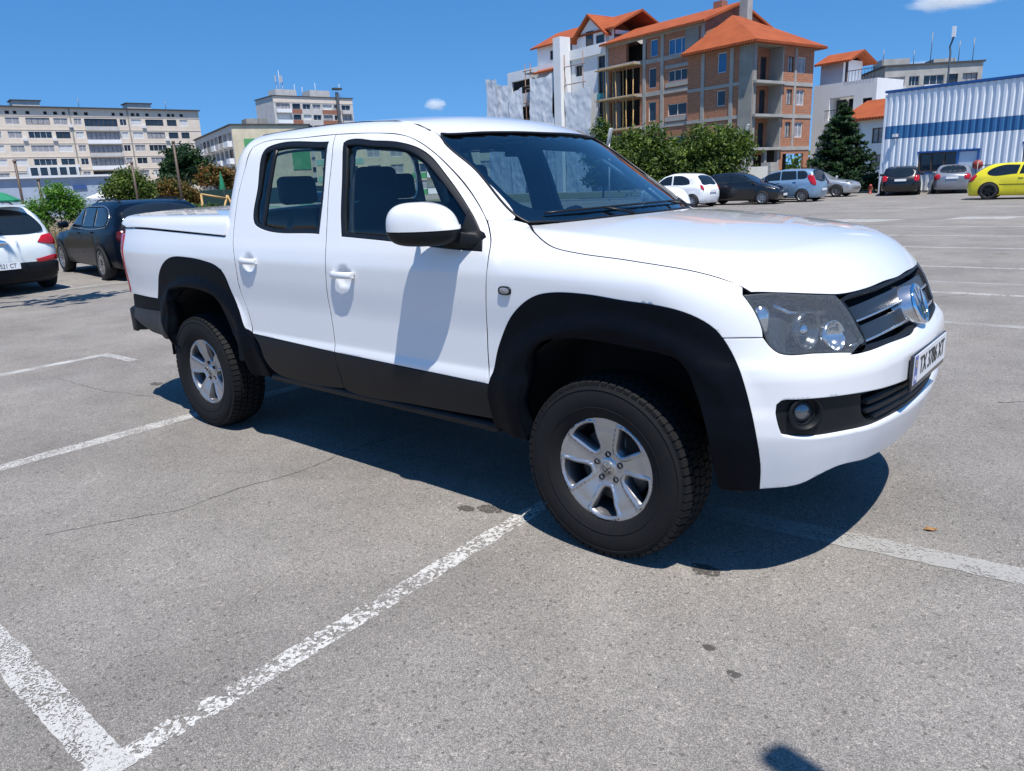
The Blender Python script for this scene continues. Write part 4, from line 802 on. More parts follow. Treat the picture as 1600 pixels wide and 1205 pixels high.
def paint_mat(name, wear, col=(.72, .71, .68), chunk=70., opac=1.):
    """Road paint flaked off stone by stone: cell values decide which stones still carry paint."""
    m = bpy.data.materials.new(name); m.use_nodes = True; nt = m.node_tree; b = nt.nodes['Principled BSDF']; L = nt.links.new
    tc = nt.nodes.new('ShaderNodeTexCoord'); dn = nt.nodes.new('ShaderNodeTexNoise'); dn.inputs['Scale'].default_value = 40; L(tc.outputs['Object'], dn.inputs['Vector']); mv = nt.nodes.new('ShaderNodeVectorMath'); mv.operation = 'MULTIPLY_ADD'; mv.inputs[1].default_value = (.03, .03, .03); L(dn.outputs['Color'], mv.inputs[0]); L(tc.outputs['Object'], mv.inputs[2])
    vo = nt.nodes.new('ShaderNodeTexVoronoi'); vo.inputs['Scale'].default_value = chunk; L(mv.outputs[0], vo.inputs['Vector']); se = nt.nodes.new('ShaderNodeSeparateColor'); L(vo.outputs['Color'], se.inputs[0])
    fine = nt.nodes.new('ShaderNodeTexNoise'); fine.inputs['Scale'].default_value = 330; fine.inputs['Detail'].default_value = 3; L(tc.outputs['Object'], fine.inputs['Vector'])
    big = nt.nodes.new('ShaderNodeTexNoise'); big.inputs['Scale'].default_value = 5; big.inputs['Detail'].default_value = 4; L(tc.outputs['Object'], big.inputs['Vector'])
    def ma(a, k, c):
        n = nt.nodes.new('ShaderNodeMath'); n.operation = 'MULTIPLY_ADD'; n.inputs[1].default_value = k; L(a, n.inputs[0]); L(c, n.inputs[2]) if not isinstance(c, float) else setattr(n.inputs[2], 'default_value', c); return n.outputs[0]
    t = ma(fine.outputs['Fac'], .7, ma(big.outputs['Fac'], .9, ma(se.outputs[0], .5, 0.)))       # about 0.5 .. 1.6
    r = nt.nodes.new('ShaderNodeMapRange'); r.inputs[1].default_value = wear; r.inputs[2].default_value = wear+.12; r.inputs[4].default_value = opac; r.clamp = True; L(t, r.inputs[0])
    L(r.outputs[0], b.inputs['Alpha']); rp = nt.nodes.new('ShaderNodeValToRGB'); rp.color_ramp.elements[0].position = .3; rp.color_ramp.elements[1].position = .7; rp.color_ramp.elements[0].color = (*[v*.72 for v in col], 1); rp.color_ramp.elements[1].color = (*col, 1); L(fine.outputs['Fac'], rp.inputs[0]); L(rp.outputs[0], b.inputs['Base Color']); b.inputs['Roughness'].default_value = .8
    return m
P_FRESH, P_WORN, P_FAINT = paint_mat('road_paint', .89, (.50, .485, .46), 150), paint_mat('road_paint_worn', .97, (.56, .545, .515), 80), paint_mat('road_paint_faint', .84, (.46, .45, .425), 130, .75)
g = mesh_obj('ground', [(-900, -500, 0), (500, -500, 0), (500, 900, 0), (-900, 900, 0)], [(0, 1, 2, 3)], ASPH); tag(g, kind='structure')
def strip(p0, p1, w, m, name='parking_line', z=.0015):
    a, c = Vector((*p0, 0)), Vector((*p1, 0)); d = (c-a).normalized(); n = Vector((-d.y, d.x, 0))*w/2
    k = max(2, int((c-a).length/.03)) if (c-a).length < 7 else 60; V = []; rr = random.Random(int(abs(p0[0]*91+p1[1]*37))); j0 = j1 = 0.
    for i in range(k+1):
        j0 = j0*.6+rr.uniform(-.005, .005); j1 = j1*.6+rr.uniform(-.005, .005); q = a+(c-a)*i/k; u = n.normalized()
        V += [q+n+u*j0, q-n+u*j1]
    o = mesh_obj(name, [(v.x, v.y, z) for v in V], [(2*i, 2*i+1, 2*i+3, 2*i+2) for i in range(k)], m); tag(o, kind='structure'); return o
strip((-.425, -2.745), (-.62, 2.3), .092, P_WORN); strip((-2.3, -2.692), (-.382, -2.690), .105, P_FRESH, z=.003)
strip((-3.42, -2.8), (-3.50, 2.3), .125, P_FRESH); strip((-6.20, -2.9), (-6.28, -.29), .11, P_FRESH); strip((-6.33, -.33), (-5.70, -.295), .10, P_FRESH, z=.003)
strip((-.6, -.37), (2.5, -.06), .14, P_FAINT, z=.003)
for y, x0, x1, m in ((4.85, -2, 7, P_FAINT), (6.78, -3, 8, P_WORN), (7.72, -3, 8, P_FAINT), (9.35, -5, 9, P_WORN), (12.3, -6, 10, P_FRESH), (14.9, -7, 11, P_WORN), (17.6, -7, 12, P_FRESH), (24.5, -8, 12, P_FAINT), (27, -9, 12, P_WORN)):
    strip((x0, y), (x1, y+.02*(x1-x0)), .12, m)
for y in (1.05, 3.95): strip((-13.3, y+.9), (-17.8, y+.9), .12, P_FRESH)
strip((-12.95, 1.2), (-12.95, 5.2), .12, P_FRESH, z=.003)
mesh_obj('road_marking', [(-6.5, 19.25, .002), (-4.45, 19.35, .002), (-3.9, 20.55, .002), (-6.2, 20.45, .002)], [(0, 1, 2, 3)], P_FRESH)['kind'] = 'structure'
mesh_obj('road_marking', [(-2.95, 20.4, .002), (-1.5, 20.5, .002), (-1.15, 21.6, .002), (-2.6, 21.5, .002)], [(0, 1, 2, 3)], P_FRESH)['kind'] = 'structure'
strip((-5.9, 25.2), (-4.6, 26.6), .14, P_FRESH, 'road_marking', .003)
TAR = mat('crack_dark', (.075, .072, .07), .9, var=.3, vscale=40)
def crack(pts, w, seed):
    rr = random.Random(seed); P = []
    for (x0, y0), (x1, y1) in zip(pts, pts[1:]):
        n = max(2, int(math.hypot(x1-x0, y1-y0)/.035))
        for i in range(n): t = i/n; P.append((x0+(x1-x0)*t, y0+(y1-y0)*t))
    P.append(pts[-1]); V = []; Fc = []; off = 0
    for i, (x, y) in enumerate(P):
        off = off*.8+rr.uniform(-.010, .010); q = P[min(i+1, len(P)-1)]; o = P[max(i-1, 0)]; d = Vector((q[0]-o[0], q[1]-o[1])).normalized(); n = Vector((-d.y, d.x)); ww = w*rr.uniform(.15, 1)
        for s in (-.5, .5): V.append((x+n.x*(off+s*ww), y+n.y*(off+s*ww), .0012))
    for i in range(len(P)-1): Fc.append((2*i, 2*i+1, 2*i+3, 2*i+2))
    tag(mesh_obj('ground_crack', V, Fc, TAR), kind='structure')
crack([(-2.20, -2.25), (-1.95, -1.75), (-1.93, -1.45), (-1.87, -1.1), (-1.90, -.7), (-1.84, -.2)], .010, 1)
crack([(.93, 2.2), (1.25, 2.45), (1.6, 2.42), (2.2, 2.6)], .018, 2); crack([(-3.4, 12.5), (-1.6, 13.1), (-.9, 14.1)], .03, 3); crack([(-.6, 6.0), (.1, 6.9)], .02, 4)
crack([(-1.84, -.2), (-1.80, .4), (-1.9, 1.1)], .008, 7); crack([(-1.9, -.7), (-1.5, -.55), (-1.2, -.5)], .006, 9)
crack([(-5.6, -1.0), (-4.8, -.95), (-4.2, -.8)], .008, 5)
# a brown leaf on the asphalt, small dark stains
lf = MB(); V = [(0, 0, .004), (.02, .014, .012), (.045, .010, .007), (.062, 0, .014), (.042, -.012, .005), (.018, -.015, .010)]; lf.add(V, [(0, 1, 5), (1, 2, 4, 5), (2, 3, 4)])
lo = lf.build('fallen_leaf', mat('dry_leaf', (.30, .16, .06), .7, var=.3, vscale=90)); lo.location = (.965, .03, 0); lo.rotation_euler = (0, 0, .5); tag(lo, 'small dry brown leaf lying on the asphalt ahead of the pickup', 'leaf')
STN = paint_mat('stain', .86, (.085, .075, .066), 150, .75)
for x, y, r in ((-.68, -.86, .05), (-.78, -.92, .035), (.385, -.80, .045), (.62, -1.25, .016), (.74, -1.33, .018), (1.4, 1.55, .02), (-4.6, -.6, .05)):
    n = 22; V = [(x+r*rnd.uniform(.75, 1.05)*math.cos(2*math.pi*i/n)*1.5, y+r*rnd.uniform(.75, 1.05)*math.sin(2*math.pi*i/n), .0022) for i in range(n)]
    tag(mesh_obj('ground_stain', V, [tuple(range(n))], STN), kind='structure')
# ================================================================== parked cars
def car_paint(name, col, metal=0.): return mat(name, col, .30, metal=metal, coat=.75, var=.03, vscale=3)
CGLASS = mat('car_window_dark', (.012, .016, .020), .06, spec=.8, var=.2, vscale=2)
CRUBBER = mat('car_tyre', (.022, .022, .023), .8, var=.3, vscale=20)
LAMPW = mat('clear_lamp', (.55, .57, .60), .12, metal=.5, coat=1., var=.3, vscale=30)
_wheels = {}
def car_wheel(parent, x, y, r, w, sg, rimmat, spokes=10):
    o = bpy.data.objects.new('wheel', None); link(o, parent); o.location = (x, y, r); o.rotation_euler = (0, 0, 0 if sg < 0 else math.pi)
    key = (r, w, rimmat.name, spokes)
    if key not in _wheels:
        hw = w/2; rr = r*.66
        t = MB().lathe([(rr, -hw*.9), (rr+.02, -hw*.98), (r*.86, -hw*1.02), (r*.96, -hw*.88), (r, -hw*.6), (r, hw*.6), (r*.9, hw), (rr, hw*.9)], 36, 'y').build('tyre', CRUBBER)
        b = MB(); b.lathe([(rr, -hw*.92), (rr-.012, -hw*.95), (rr-.02, -hw*.7), (rr-.03, hw*.5)], 36, 'y')
        for k in range(spokes):
            a = 2*math.pi*k/spokes; b.box((math.cos(a)*rr*.54, -hw*.70, math.sin(a)*rr*.54), (rr*.92, .025, rr*(.17 if spokes > 6 else .30)), M=Matrix.Rotation(-a, 3, 'Y'))
        b.lathe([(0, -hw*.82), (rr*.2, -hw*.8), (rr*.24, -hw*.6)], 16, 'y'); q = b.build('rim', rimmat)
        d = MB().lathe([(0, -hw*.2), (rr, -hw*.2)], 24, 'y').build('brake_disc', DARK)
        _wheels[key] = [x_.data for x_ in (t, q, d)]
        for x_ in (t, q, d): bpy.data.objects.remove(x_)
    for nm, me in zip(('tyre', 'rim', 'brake_disc'), _wheels[key]): link(bpy.data.objects.new(nm, me), o)
    return o
class Car:
    """Profile-driven car: x forward, origin on the ground at mid length."""
    def __init__(s, name, label, loc, heading, paint, L, Wd, top, belt, wheel, wb, r, plan=(.10, .10), crown=.05, gw=.80, rimmat=ALLOY, spokes=10, cat='car', group=None, sill=.20, res=46, endr=.18, lower=None, zaxis=.55):
        s.o = thing(name, label, cat, (loc[0], loc[1], 0), heading, group); s.L, s.Wd = L, Wd; hw = Wd/2; hl = L/2; s.paint = paint; s.belt = belt
        ZT = pc(*zip(*sorted(top))); zr = max(z for x, z in top); s.ZT = ZT; s.zr = zr
        WZ_ = pc([.12, sill, .45, .68, belt-.08, belt, zr], [hw-.14, hw-.06, hw-.012, hw, hw-.012, hw-.045, hw*gw])
        def F(P):
            x, y, z = P[:, 0], P[:, 1], P[:, 2]; q = np.abs(y)
            w = WZ_(z)-.10*np.clip((np.abs(x)-hl*.55)/(hl*.45), 0, 2)**2.2
            for wx in wheel: w = w+.018*sstep(r*1.6, r*1.1, np.hypot(x-wx, z-r))*sstep(belt, belt-.2, z)
            d = smax(q-w, (z-(ZT(x)-crown*(q/hw)**2))*.85, .13)
            fr = x-(hl-plan[0]*(q/hw)**2-.10*sstep(.5, .15, z)-.05*np.clip((z-.6)/.4, 0, 2)); re = -x-(hl-plan[1]*(q/hw)**2-.05*sstep(.5, .15, z)-.0)
            d = smax(smax(d, fr, endr), re, endr)
            return smax(d, sill-z-.02, .10)
        s.F = F; s.cs = Chart(F, '-y', far=hw+.4, near=.02); s.cr = Chart(F, '-x', (0, 0, .8), hl, 1.5*hl, .2); s.cf = Chart(F, 'x', (0, 0, .8), hl, 1.5*hl, .2); s.ct = Chart(F, 'z', (0, 0, .3), 1, 2.4, .1)
        # body loft
        g = np.concatenate([[.0, .004, .012, .03, .06, .10], np.linspace(.15, .85, res), [.90, .94, .97, .988, .996, 1.]])
        ax = np.stack([np.linspace(-hl, hl, 4001), np.zeros(4001), np.full(4001, zaxis)], -1); ins = F(ax) < -.003; x0, x1 = ax[ins][0, 0], ax[ins][-1, 0]
        xs = x0+(x1-x0)*g; n = 40; th = np.linspace(0, 2*math.pi, n+1)[:-1]
        A = np.array([(x, 0, zaxis) for x in xs for t in th]); B = np.array([(x, 2.2*math.sin(t), zaxis+2.2*math.cos(t)) for x in xs for t in th])
        V = root(F, A, B, 26); N = grad(F, V)
        Fc = [(i*n+k, (i+1)*n+k, (i+1)*n+(k+1) % n, i*n+(k+1) % n) for i in range(len(xs)-1) for k in range(n)]+[tuple(range(n)), tuple((len(xs)-1)*n+k for k in range(n))[::-1]]
        zc = V[:, 2]; mi = None; mats = [paint]
        if lower is not None:
            mats = [paint, lower]; mi = [1 if np.mean(zc[list(f)]) < .42 else 0 for f in Fc]
        s.body = mesh_obj('body', V, Fc, mats, s.o, True, N, mi)
        for wx in wheel:
            for sg in (-1, 1):
                yy = float(WZ_(np.array([r]))[0]); car_wheel(s.o, wx, sg*(hw-.072), r, .21, sg, rimmat, spokes)
            c = [(wx+(r+.045)*math.cos(a), r+(r+.045)*math.sin(a)) for a in np.linspace(-.25, math.pi+.25, 26)]
            s.side(c, DARK, 'wheel_arch', .004)
    def side(s, pts, m, name, proud=.004, step=.05, depth=0, both=True, par=None):
        L = spline(pts, step); hasn = max(len(p) for p in pts) > 2
        return panel(name, L, s.cs.lift, m, par or s.o, raw=True, step=step*1.5, depth=depth, proud=proud, r=0, mirror=both)
    def face(s, which, pts, m, name, proud=.004, step=.05, mirror=False, holes=(), depth=0, par=None):
        c = {'rear': s.cr, 'front': s.cf, 'top': s.ct}[which]
        P = np.array([p[:3] for p in pts], float); uv = c.uv(P); L = spline([(a, b, 1 if len(p) > 3 else 0) for (a, b), p in zip(uv, pts)], step)
        return panel(name, L, c.lift, m, par or s.o, raw=True, step=step*1.5, depth=depth, proud=proud, r=0, mirror=mirror)
    def mirror(s, x, z, m):
        for sg in (-1, 1):
            b = MB().box((0, 0, 0), (.13, .20, .13)).build('door_mirror', m, s.o); bevel(b, .045, 3); b.location = (x, sg*(s.Wd/2+.06), z)
    def seam(s, pts, w=.008):
        for sg in (-1, 1):
            P, N = s.cs.lift(np.array(pts, float)); P = P*np.array([1, -sg*-1 if sg < 0 else -1, 1]) if sg > 0 else P
            MB().tube([tuple(q) for q in P], w*.5, 4).build('door_seam', SEAL, s.o)
    def handle(s, x, z, m):
        for sg in (-1, 1):
            P, N = s.cs.lift(np.array([[x, z]])); b = MB().box((0, 0, 0), (.17, .03, .028)).build('door_handle', m, s.o); b.location = (x, sg*(-P[0][1]+.012), z); bevel(b, .008)
    def rail(s, x0, x1, y, m):
        for sg in (-1, 1):
            xs = np.linspace(x0, x1, 9); P, N = Chart(s.F, 'z', far=2.2, near=.8).lift(np.array([(x, y) for x in xs]))
            MB().tube([(q[0], sg*q[1], q[2]+(.035 if 0 < i < 8 else 0.)) for i, q in enumerate(P)], .014, 6).build('roof_rail', m, s.o)
    def plate(s, x, z, txt=None, rear=True, y=0.):
        b = MB().box((0, 0, 0), (.012, .52, .11)).build('number_plate', MATS['plate_white'], s.o); b.location = (x, y, z)
        if txt:
            M = Matrix(((0, 0, -1, x-.0075), (-1, 0, 0, y), (0, 1, 0, z), (0, 0, 0, 1))) if rear else Matrix(((0, 0, 1, x+.0075), (1, 0, 0, y), (0, 1, 0, z), (0, 0, 0, 1)))
            t = text_obj('plate_text', txt, INK, M, .098, b, .0006, .80); t.matrix_parent_inverse = Matrix.Translation((x, y, z)).inverted()
CHR = MATS['satin_chrome']
def five_door(c, win, hl_poly=None, tl_poly=None):
    for i, w in enumerate(win): c.side(w, CGLASS, 'window_glass', .005)
# --- white SUV at the left edge, seen from behind
SUVW = car_paint('suv_white', (.70, .74, 0.74))
k = Car('parked_suv', 'white compact SUV with red tail lamps at the left edge', (-15.02, .86), math.pi, SUVW, 4.44, 1.86,
        [(2.3, 0.668), (2.05, 0.812), (1.7, 0.902), (1.15, 0.974), (.9, 1.028), (.1, 1.433), (-.4, 1.505), (-1.2, 1.496), (-1.72, 1.442), (-1.95, 1.235), (-2.12, 0.956), (-2.25, 0.848)], .956, (1.36, -1.28), 2.64, .345, cat='suv', lower=PLASTIC, gw=.74)
k.side([(.75, 0.992, 1), (.15, 1.352), (-.4, 1.406), (-.45, 1.001, 1)], CGLASS, 'window_glass'); k.side([(-.52, 1.001, 1), (-.47, 1.406, 1), (-1.1, 1.388), (-1.3, 1.046, 1)], CGLASS, 'window_glass')
k.face('rear', [(-1.98, -.60, 1.352), (-1.98, .60, 1.352), (-2.05, .68, 1.262), (-2.15, .74, 1.055), (-2.18, .66, 1.019), (-2.19, 0, 1.001), (-2.18, -.66, 1.019), (-2.15, -.74, 1.055), (-2.05, -.68, 1.262)], CGLASS, 'rear_window_glass', .006)
k.face('rear', [(-2.12, .66, 0.956, 1), (-2.1, .86, 0.983), (-2.02, .93, 0.956), (-2.05, .93, 0.83), (-2.12, .82, 0.794), (-2.18, .56, 0.848, 1)], LENS_RED, 'tail_lamp', .012, mirror=True, depth=.02)
k.face('rear', [(-2.2, .46, 0.578, 1), (-2.1, .86, 0.605), (-2.1, .89, 0.542, 1), (-2.2, .50, 0.515, 1)], LENS_RED, 'rear_reflector', .010, mirror=True)
k.face('rear', [(-2.2, 0, 0.533), (-2.2, .42, 0.533), (-2.1, .86, 0.488), (-2.05, .90, 0.36), (-2.2, .5, 0.3), (-2.2, 0, 0.28), (-2.2, -.5, 0.3), (-2.05, -.90, 0.36), (-2.1, -.86, 0.488), (-2.2, -.42, 0.533)], PLASTIC, 'bumper_trim', .010)
k.plate(-2.262, .50, 'TX 7521 CT', True, .06)
_bd = MB().lathe([(0, 0.004), (.9, 0.004), (1, 0.0)], 28, 'x').build('badge', CHROME, k.o)
for v in _bd.data.vertices: v.co = Vector((-2.205-v.co.x, v.co.y*.085, .875+v.co.z*.045))
text_obj('badge_text', 'KIA', mat('badge_red_dark', (.05, .01, 0.012), .3, var=.1), Matrix(((0, 0, -1.0, 1), (-1, 0, 0.0, 1), (0, 1, 0.0, 1), (0, 0, 0.0, 1))), .06, k.o, .001)
k.mirror(.72, 1.03, SUVW)
k.rail(.05, -1.45, .52, PLASTIC)
MB().box((-1.80, 0, 1.455), (.30, 1.10, 0.03)).build('rear_spoiler', SUVW, k.o)
# --- navy SUV beside it
SUVN = mat('suv_navy', (.002, .005, .013), .30, coat=.10, spec=.2, var=.03, vscale=3)
k = Car('parked_car', 'dark navy estate car with chrome window surround behind the pickup bed', (-15.0, 3.84), math.pi-.12, SUVN, 4.85, 1.93,
        [(2.5, 0.652), (2.2, 0.828), (1.75, 0.908), (1.05, 0.972), (.85, 1.004), (-.02, 1.404), (-.5, 1.464), (-1.4, 1.46), (-1.95, 1.404), (-2.2, 1.196), (-2.35, 0.94), (-2.45, 0.796)], .956, (1.50, -1.43), 2.93, .335, cat='car', gw=.74, spokes=14)
wins = ([(.72, 0.996, 1), (.55, 1.1), (.10, 1.3), (-.18, 1.332, 1), (-.22, 0.996, 1)], [(-.27, 0.996, 1), (-.24, 1.336, 1), (-.98, 1.336, 1), (-1.03, 0.996, 1)], [(-1.09, 0.996, 1), (-1.04, 1.336, 1), (-1.5, 1.324), (-1.72, 1.244), (-1.80, 1.132), (-1.76, 1.036), (-1.6, 1.004)])
for w in wins: k.side(w, CGLASS, 'window_glass', .006)
sur = [(.80, 0.972, 1), (.60, 1.092), (.12, 1.324), (-.2, 1.36), (-.9, 1.366), (-1.5, 1.348), (-1.76, 1.26), (-1.85, 1.132), (-1.80, 1.012), (-1.6, 0.976)]
P, N = k.cs.lift(spline(sur, .06))
for sg in (1, -1.0): MB().tube([(q[0], q[1]*sg, q[2]) for q in (P+N*.004)]+[tuple(P[0]*np.array([1, sg, 1]))], .011, 5, cap=False).build('window_chrome', CHR, k.o)
k.face('rear', [(-2.1, -.60, 1.3), (-2.1, .60, 1.3), (-2.2, .70, 1.196), (-2.32, .74, 1.036), (-2.35, .6, 1.004), (-2.35, -.6, 1.004), (-2.32, -.74, 1.036), (-2.2, -.70, 1.196)], CGLASS, 'rear_window_glass', .006)
k.face('rear', [(-2.34, .52, 0.892, 1), (-2.25, .84, 0.908), (-2.25, .86, 0.764), (-2.34, .66, 0.764, 1)], mat('dark_red_lens', (.10, .006, .010), .15, coat=.6, var=.25, vscale=30), 'tail_lamp', .006, mirror=True)
k.mirror(.70, 1.03, SUVN); k.handle(-.05, .87, SUVN); k.handle(-.95, .89, SUVN)
k.seam([(-.25, 0.98), (-.22, 0.796), (-.24, 0.476)]); k.seam([(-1.02, 0.98), (-1.0, 0.796), (-1.1, 0.636), (-1.14, 0.476)])
k.rail(-.1, -1.75, .55, PLASTIC)
# --- dark car seen over the load bed
DKC = car_paint('car_dark_blue', (.01, .014, .03), .3)
k = Car('parked_car', 'dark car roof showing between the pickup bed and cab', (-21.5, 13.2), math.pi-.1, DKC, 4.4, 1.76,
        [(2.25, .62), (1.9, .82), (1.2, .92), (.9, .98), (.1, 1.38), (-.4, 1.46), (-1.2, 1.43), (-1.9, 1.08), (-2.2, .95)], .92, (1.3, -1.3), 2.6, .31)
k.side([(.75, .97, 1), (.1, 1.31), (-.35, 1.36, 1), (-.35, .97, 1)], CGLASS, 'window_glass'); k.side([(-.42, .97, 1), (-.42, 1.36, 1), (-1.05, 1.33), (-1.4, 1.0, 1)], CGLASS, 'window_glass'); k.mirror(.7, 1.0, DKC)
# --- row of cars across the lot
HW = car_paint('hatch_white', (.76, .77, .77))
k = Car('parked_car', 'small rounded white hatchback with dark tinted windows behind the bonnet', (-16.0, 29.9), math.pi-.12, HW, 3.72, 1.66,
        [(1.85, .62), (1.7, .84), (1.3, .97), (1.0, 1.04), (.3, 1.46), (-.2, 1.545), (-.9, 1.51), (-1.35, 1.36), (-1.65, 1.02), (-1.82, .8)], .98, (1.15, -1.28), 2.43, .29, gw=.76, group='cars parked across the lot')
k.side([(.78, 1.02, 1), (.25, 1.37), (-.1, 1.43, 1), (-.12, 1.02, 1)], CGLASS, 'window_glass', .006); k.side([(-.2, 1.02, 1), (-.18, 1.43, 1), (-.7, 1.40), (-1.05, 1.22), (-1.1, 1.06), (-.95, 1.02)], CGLASS, 'window_glass', .006)
k.face('rear', [(-1.4, -.46, 1.40), (-1.4, .46, 1.40), (-1.6, .55, 1.2), (-1.7, .56, 1.04), (-1.75, 0, 1.02), (-1.7, -.56, 1.04), (-1.6, -.55, 1.2)], CGLASS, 'rear_window_glass', .006)
k.face('rear', [(-1.6, .72, 1.0), (-1.7, .70, .82), (-1.75, .63, .74), (-1.75, .58, .84), (-1.65, .62, .98)], LENS_RED, 'tail_lamp', .008, mirror=True)
k.plate(-1.885, .72, None, True); k.mirror(.75, 1.02, HW); k.handle(-.1, .92, HW)
BK = car_paint('hatch_black', (.005, .0055, .008))
k = Car('parked_car', 'glossy black hatchback facing right with silver alloy wheels', (-13.75, 31.95), .05, BK, 4.03, 1.75,
        [(2.02, .62), (1.75, .80), (1.3, .93), (.95, 1.0), (.1, 1.40), (-.4, 1.475), (-1.1, 1.44), (-1.6, 1.26), (-1.85, .98), (-2.0, .8)], .96, (1.25, -1.27), 2.54, .305, gw=.76, group='cars parked across the lot')
k.side([(.85, 1.0, 1), (.15, 1.31), (-.25, 1.36, 1), (-.28, 1.0, 1)], CGLASS, 'window_glass', .006); k.side([(-.35, 1.0, 1), (-.33, 1.36, 1), (-.95, 1.33), (-1.3, 1.08), (-1.25, 1.02)], CGLASS, 'window_glass', .006)
k.face('front', [(1.8, .72, .74), (1.6, .82, .86), (1.75, .66, .80), (1.9, .42, .68)], LAMPW, 'headlamp', .008, mirror=True); k.plate(2.03, .42, None, False); k.mirror(.85, 1.02, BK); k.handle(-.2, .88, BK)
k.face('top', [(.9, -.62, 1.0), (.2, -.52, 1.36), (.15, 0, 1.40), (.2, .52, 1.36), (.9, .62, 1.0), (1.0, 0, 1.0)], CGLASS, 'windscreen_glass', .006)
LB = car_paint('mpv_light_blue', (.21, .33, .46), .35)
k = Car('parked_car', 'light blue tall hatchback parked with its tail towards the spruce', (-12.55, 34.05), math.pi-.06, LB, 3.85, 1.68,
        [(1.92, .60), (1.75, .78), (1.4, .92), (1.15, 1.0), (.3, 1.43), (-.3, 1.525), (-1.2, 1.50), (-1.55, 1.43), (-1.78, 1.0), (-1.9, .75)], .98, (1.22, -1.23), 2.45, .29, gw=.77, group='cars parked across the lot')
for w in ([(1.0, 1.0, 1), (.72, 1.17), (.70, 1.0, 1)], [(.65, 1.0, 1), (.66, 1.2), (.3, 1.35), (-.1, 1.42, 1), (-.12, 1.02, 1)], [(-.18, 1.02, 1), (-.16, 1.425, 1), (-.85, 1.42, 1), (-.92, 1.04, 1)], [(-.97, 1.05, 1), (-.91, 1.42, 1), (-1.3, 1.38), (-1.42, 1.18), (-1.35, 1.08)]): k.side(w, CGLASS, 'window_glass', .006)
k.face('rear', [(-1.62, -.50, 1.40), (-1.62, .50, 1.40), (-1.72, .58, 1.15), (-1.75, .56, 1.04), (-1.75, -.56, 1.04), (-1.72, -.58, 1.15)], CGLASS, 'rear_window_glass', .006)
k.face('rear', [(-1.5, .74, 1.22), (-1.6, .76, .80), (-1.75, .66, .76), (-1.7, .62, 1.0), (-1.6, .64, 1.2)], LENS_RED, 'tail_lamp', .008, mirror=True); k.mirror(.85, 1.05, LB); k.handle(-.05, .90, LB); k.handle(-.85, .93, LB); k.plate(-1.955, .55, None, True)
SG = car_paint('sedan_silver', (.42, .44, .46), .5)
k = Car('parked_car', 'silver saloon with its front to the right under the spruce', (-12.95, 39.6), .0, SG, 4.5, 1.76,
        [(2.25, .60), (1.95, .78), (1.4, .89), (.95, .95), (.2, 1.33), (-.3, 1.41), (-1.0, 1.38), (-1.6, 1.05), (-1.9, 1.0), (-2.25, .9)], .93, (1.38, -1.27), 2.65, .31, gw=.74, group='cars parked across the lot')
k.side([(.8, .97, 1), (.2, 1.25), (-.2, 1.3, 1), (-.25, .97, 1)], CGLASS, 'window_glass', .006); k.side([(-.3, .97, 1), (-.28, 1.3, 1), (-.9, 1.27), (-1.25, 1.02)], CGLASS, 'window_glass', .006)
k.face('front', [(2.0, .70, .72), (1.85, .78, .78), (2.05, .55, .78), (2.15, .40, .68)], LAMPW, 'headlamp', .008, mirror=True); k.mirror(.8, 1.0, SG)
DG = car_paint('car_dark_green', (.012, .02, .018), .3)
k = Car('parked_car', 'dark car half hidden between the light blue hatchback and silver saloon', (-13.5, 36.7), math.pi, DG, 4.2, 1.72,
        [(2.1, .60), (1.8, .78), (1.3, .88), (.9, .94), (.2, 1.32), (-.3, 1.40), (-1.2, 1.37), (-1.7, 1.15), (-1.95, .95), (-2.1, .8)], .92, (1.25, -1.25), 2.5, .30, gw=.76, group='cars parked across the lot')
k.side([(.8, .96, 1), (.2, 1.25), (-.2, 1.3, 1), (-.25, .96, 1)], CGLASS, 'window_glass', .006); k.face('rear', [(-1.9, .55, .86), (-1.85, .78, .84), (-1.9, .74, .70), (-2.0, .5, .72)], LENS_RED, 'tail_lamp', .008, mirror=True)
MW = car_paint('wagon_black', (.008, .008, .010), .2)
k = Car('parked_car', 'black estate car seen from behind against the corrugated wall', (-9.05, 41.1), math.pi/2+.22, MW, 4.85, 1.80,
        [(2.42, .62), (2.1, .82), (1.5, .92), (1.0, .98), (.25, 1.36), (-.3, 1.45), (-1.6, 1.43), (-2.0, 1.33), (-2.25, .98), (-2.4, .8)], .94, (1.5, -1.3), 2.8, .32, gw=.75, group='cars parked across the lot')
k.face('rear', [(-2.02, -.50, 1.32), (-2.02, .50, 1.32), (-2.2, .58, 1.1), (-2.25, .58, 1.02), (-2.25, -.58, 1.02), (-2.2, -.58, 1.1)], CGLASS, 'rear_window_glass', .006); k.face('rear', [(-2.2, .58, .93), (-2.1, .82, .95), (-2.15, .84, .74), (-2.25, .60, .72)], LENS_RED, 'tail_lamp', .008, mirror=True)
for w in ([(.85, .98, 1), (.3, 1.28), (-.1, 1.34, 1), (-.15, .98, 1)], [(-.2, .98, 1), (-.18, 1.34, 1), (-.95, 1.34, 1), (-1.0, .98, 1)], [(-1.06, .98, 1), (-1.02, 1.34, 1), (-1.7, 1.3), (-1.85, 1.05)]): k.side(w, CGLASS, 'window_glass', .006)
k.plate(-2.455, .76, None, True); k.mirror(.85, 1.0, MW)
OS = car_paint('sedan_grey_blue', (.27, .29, .33), .5)
k = Car('parked_car', 'grey silver saloon seen from behind below the warehouse window', (-6.85, 42.2), math.pi/2+.16, OS, 4.3, 1.72,
        [(2.15, .60), (1.85, .78), (1.3, .89), (.9, .95), (.2, 1.34), (-.3, 1.42), (-.95, 1.39), (-1.55, 1.06), (-1.85, 1.02), (-2.12, .95)], .93, (1.3, -1.2), 2.5, .30, gw=.75, group='cars parked across the lot')
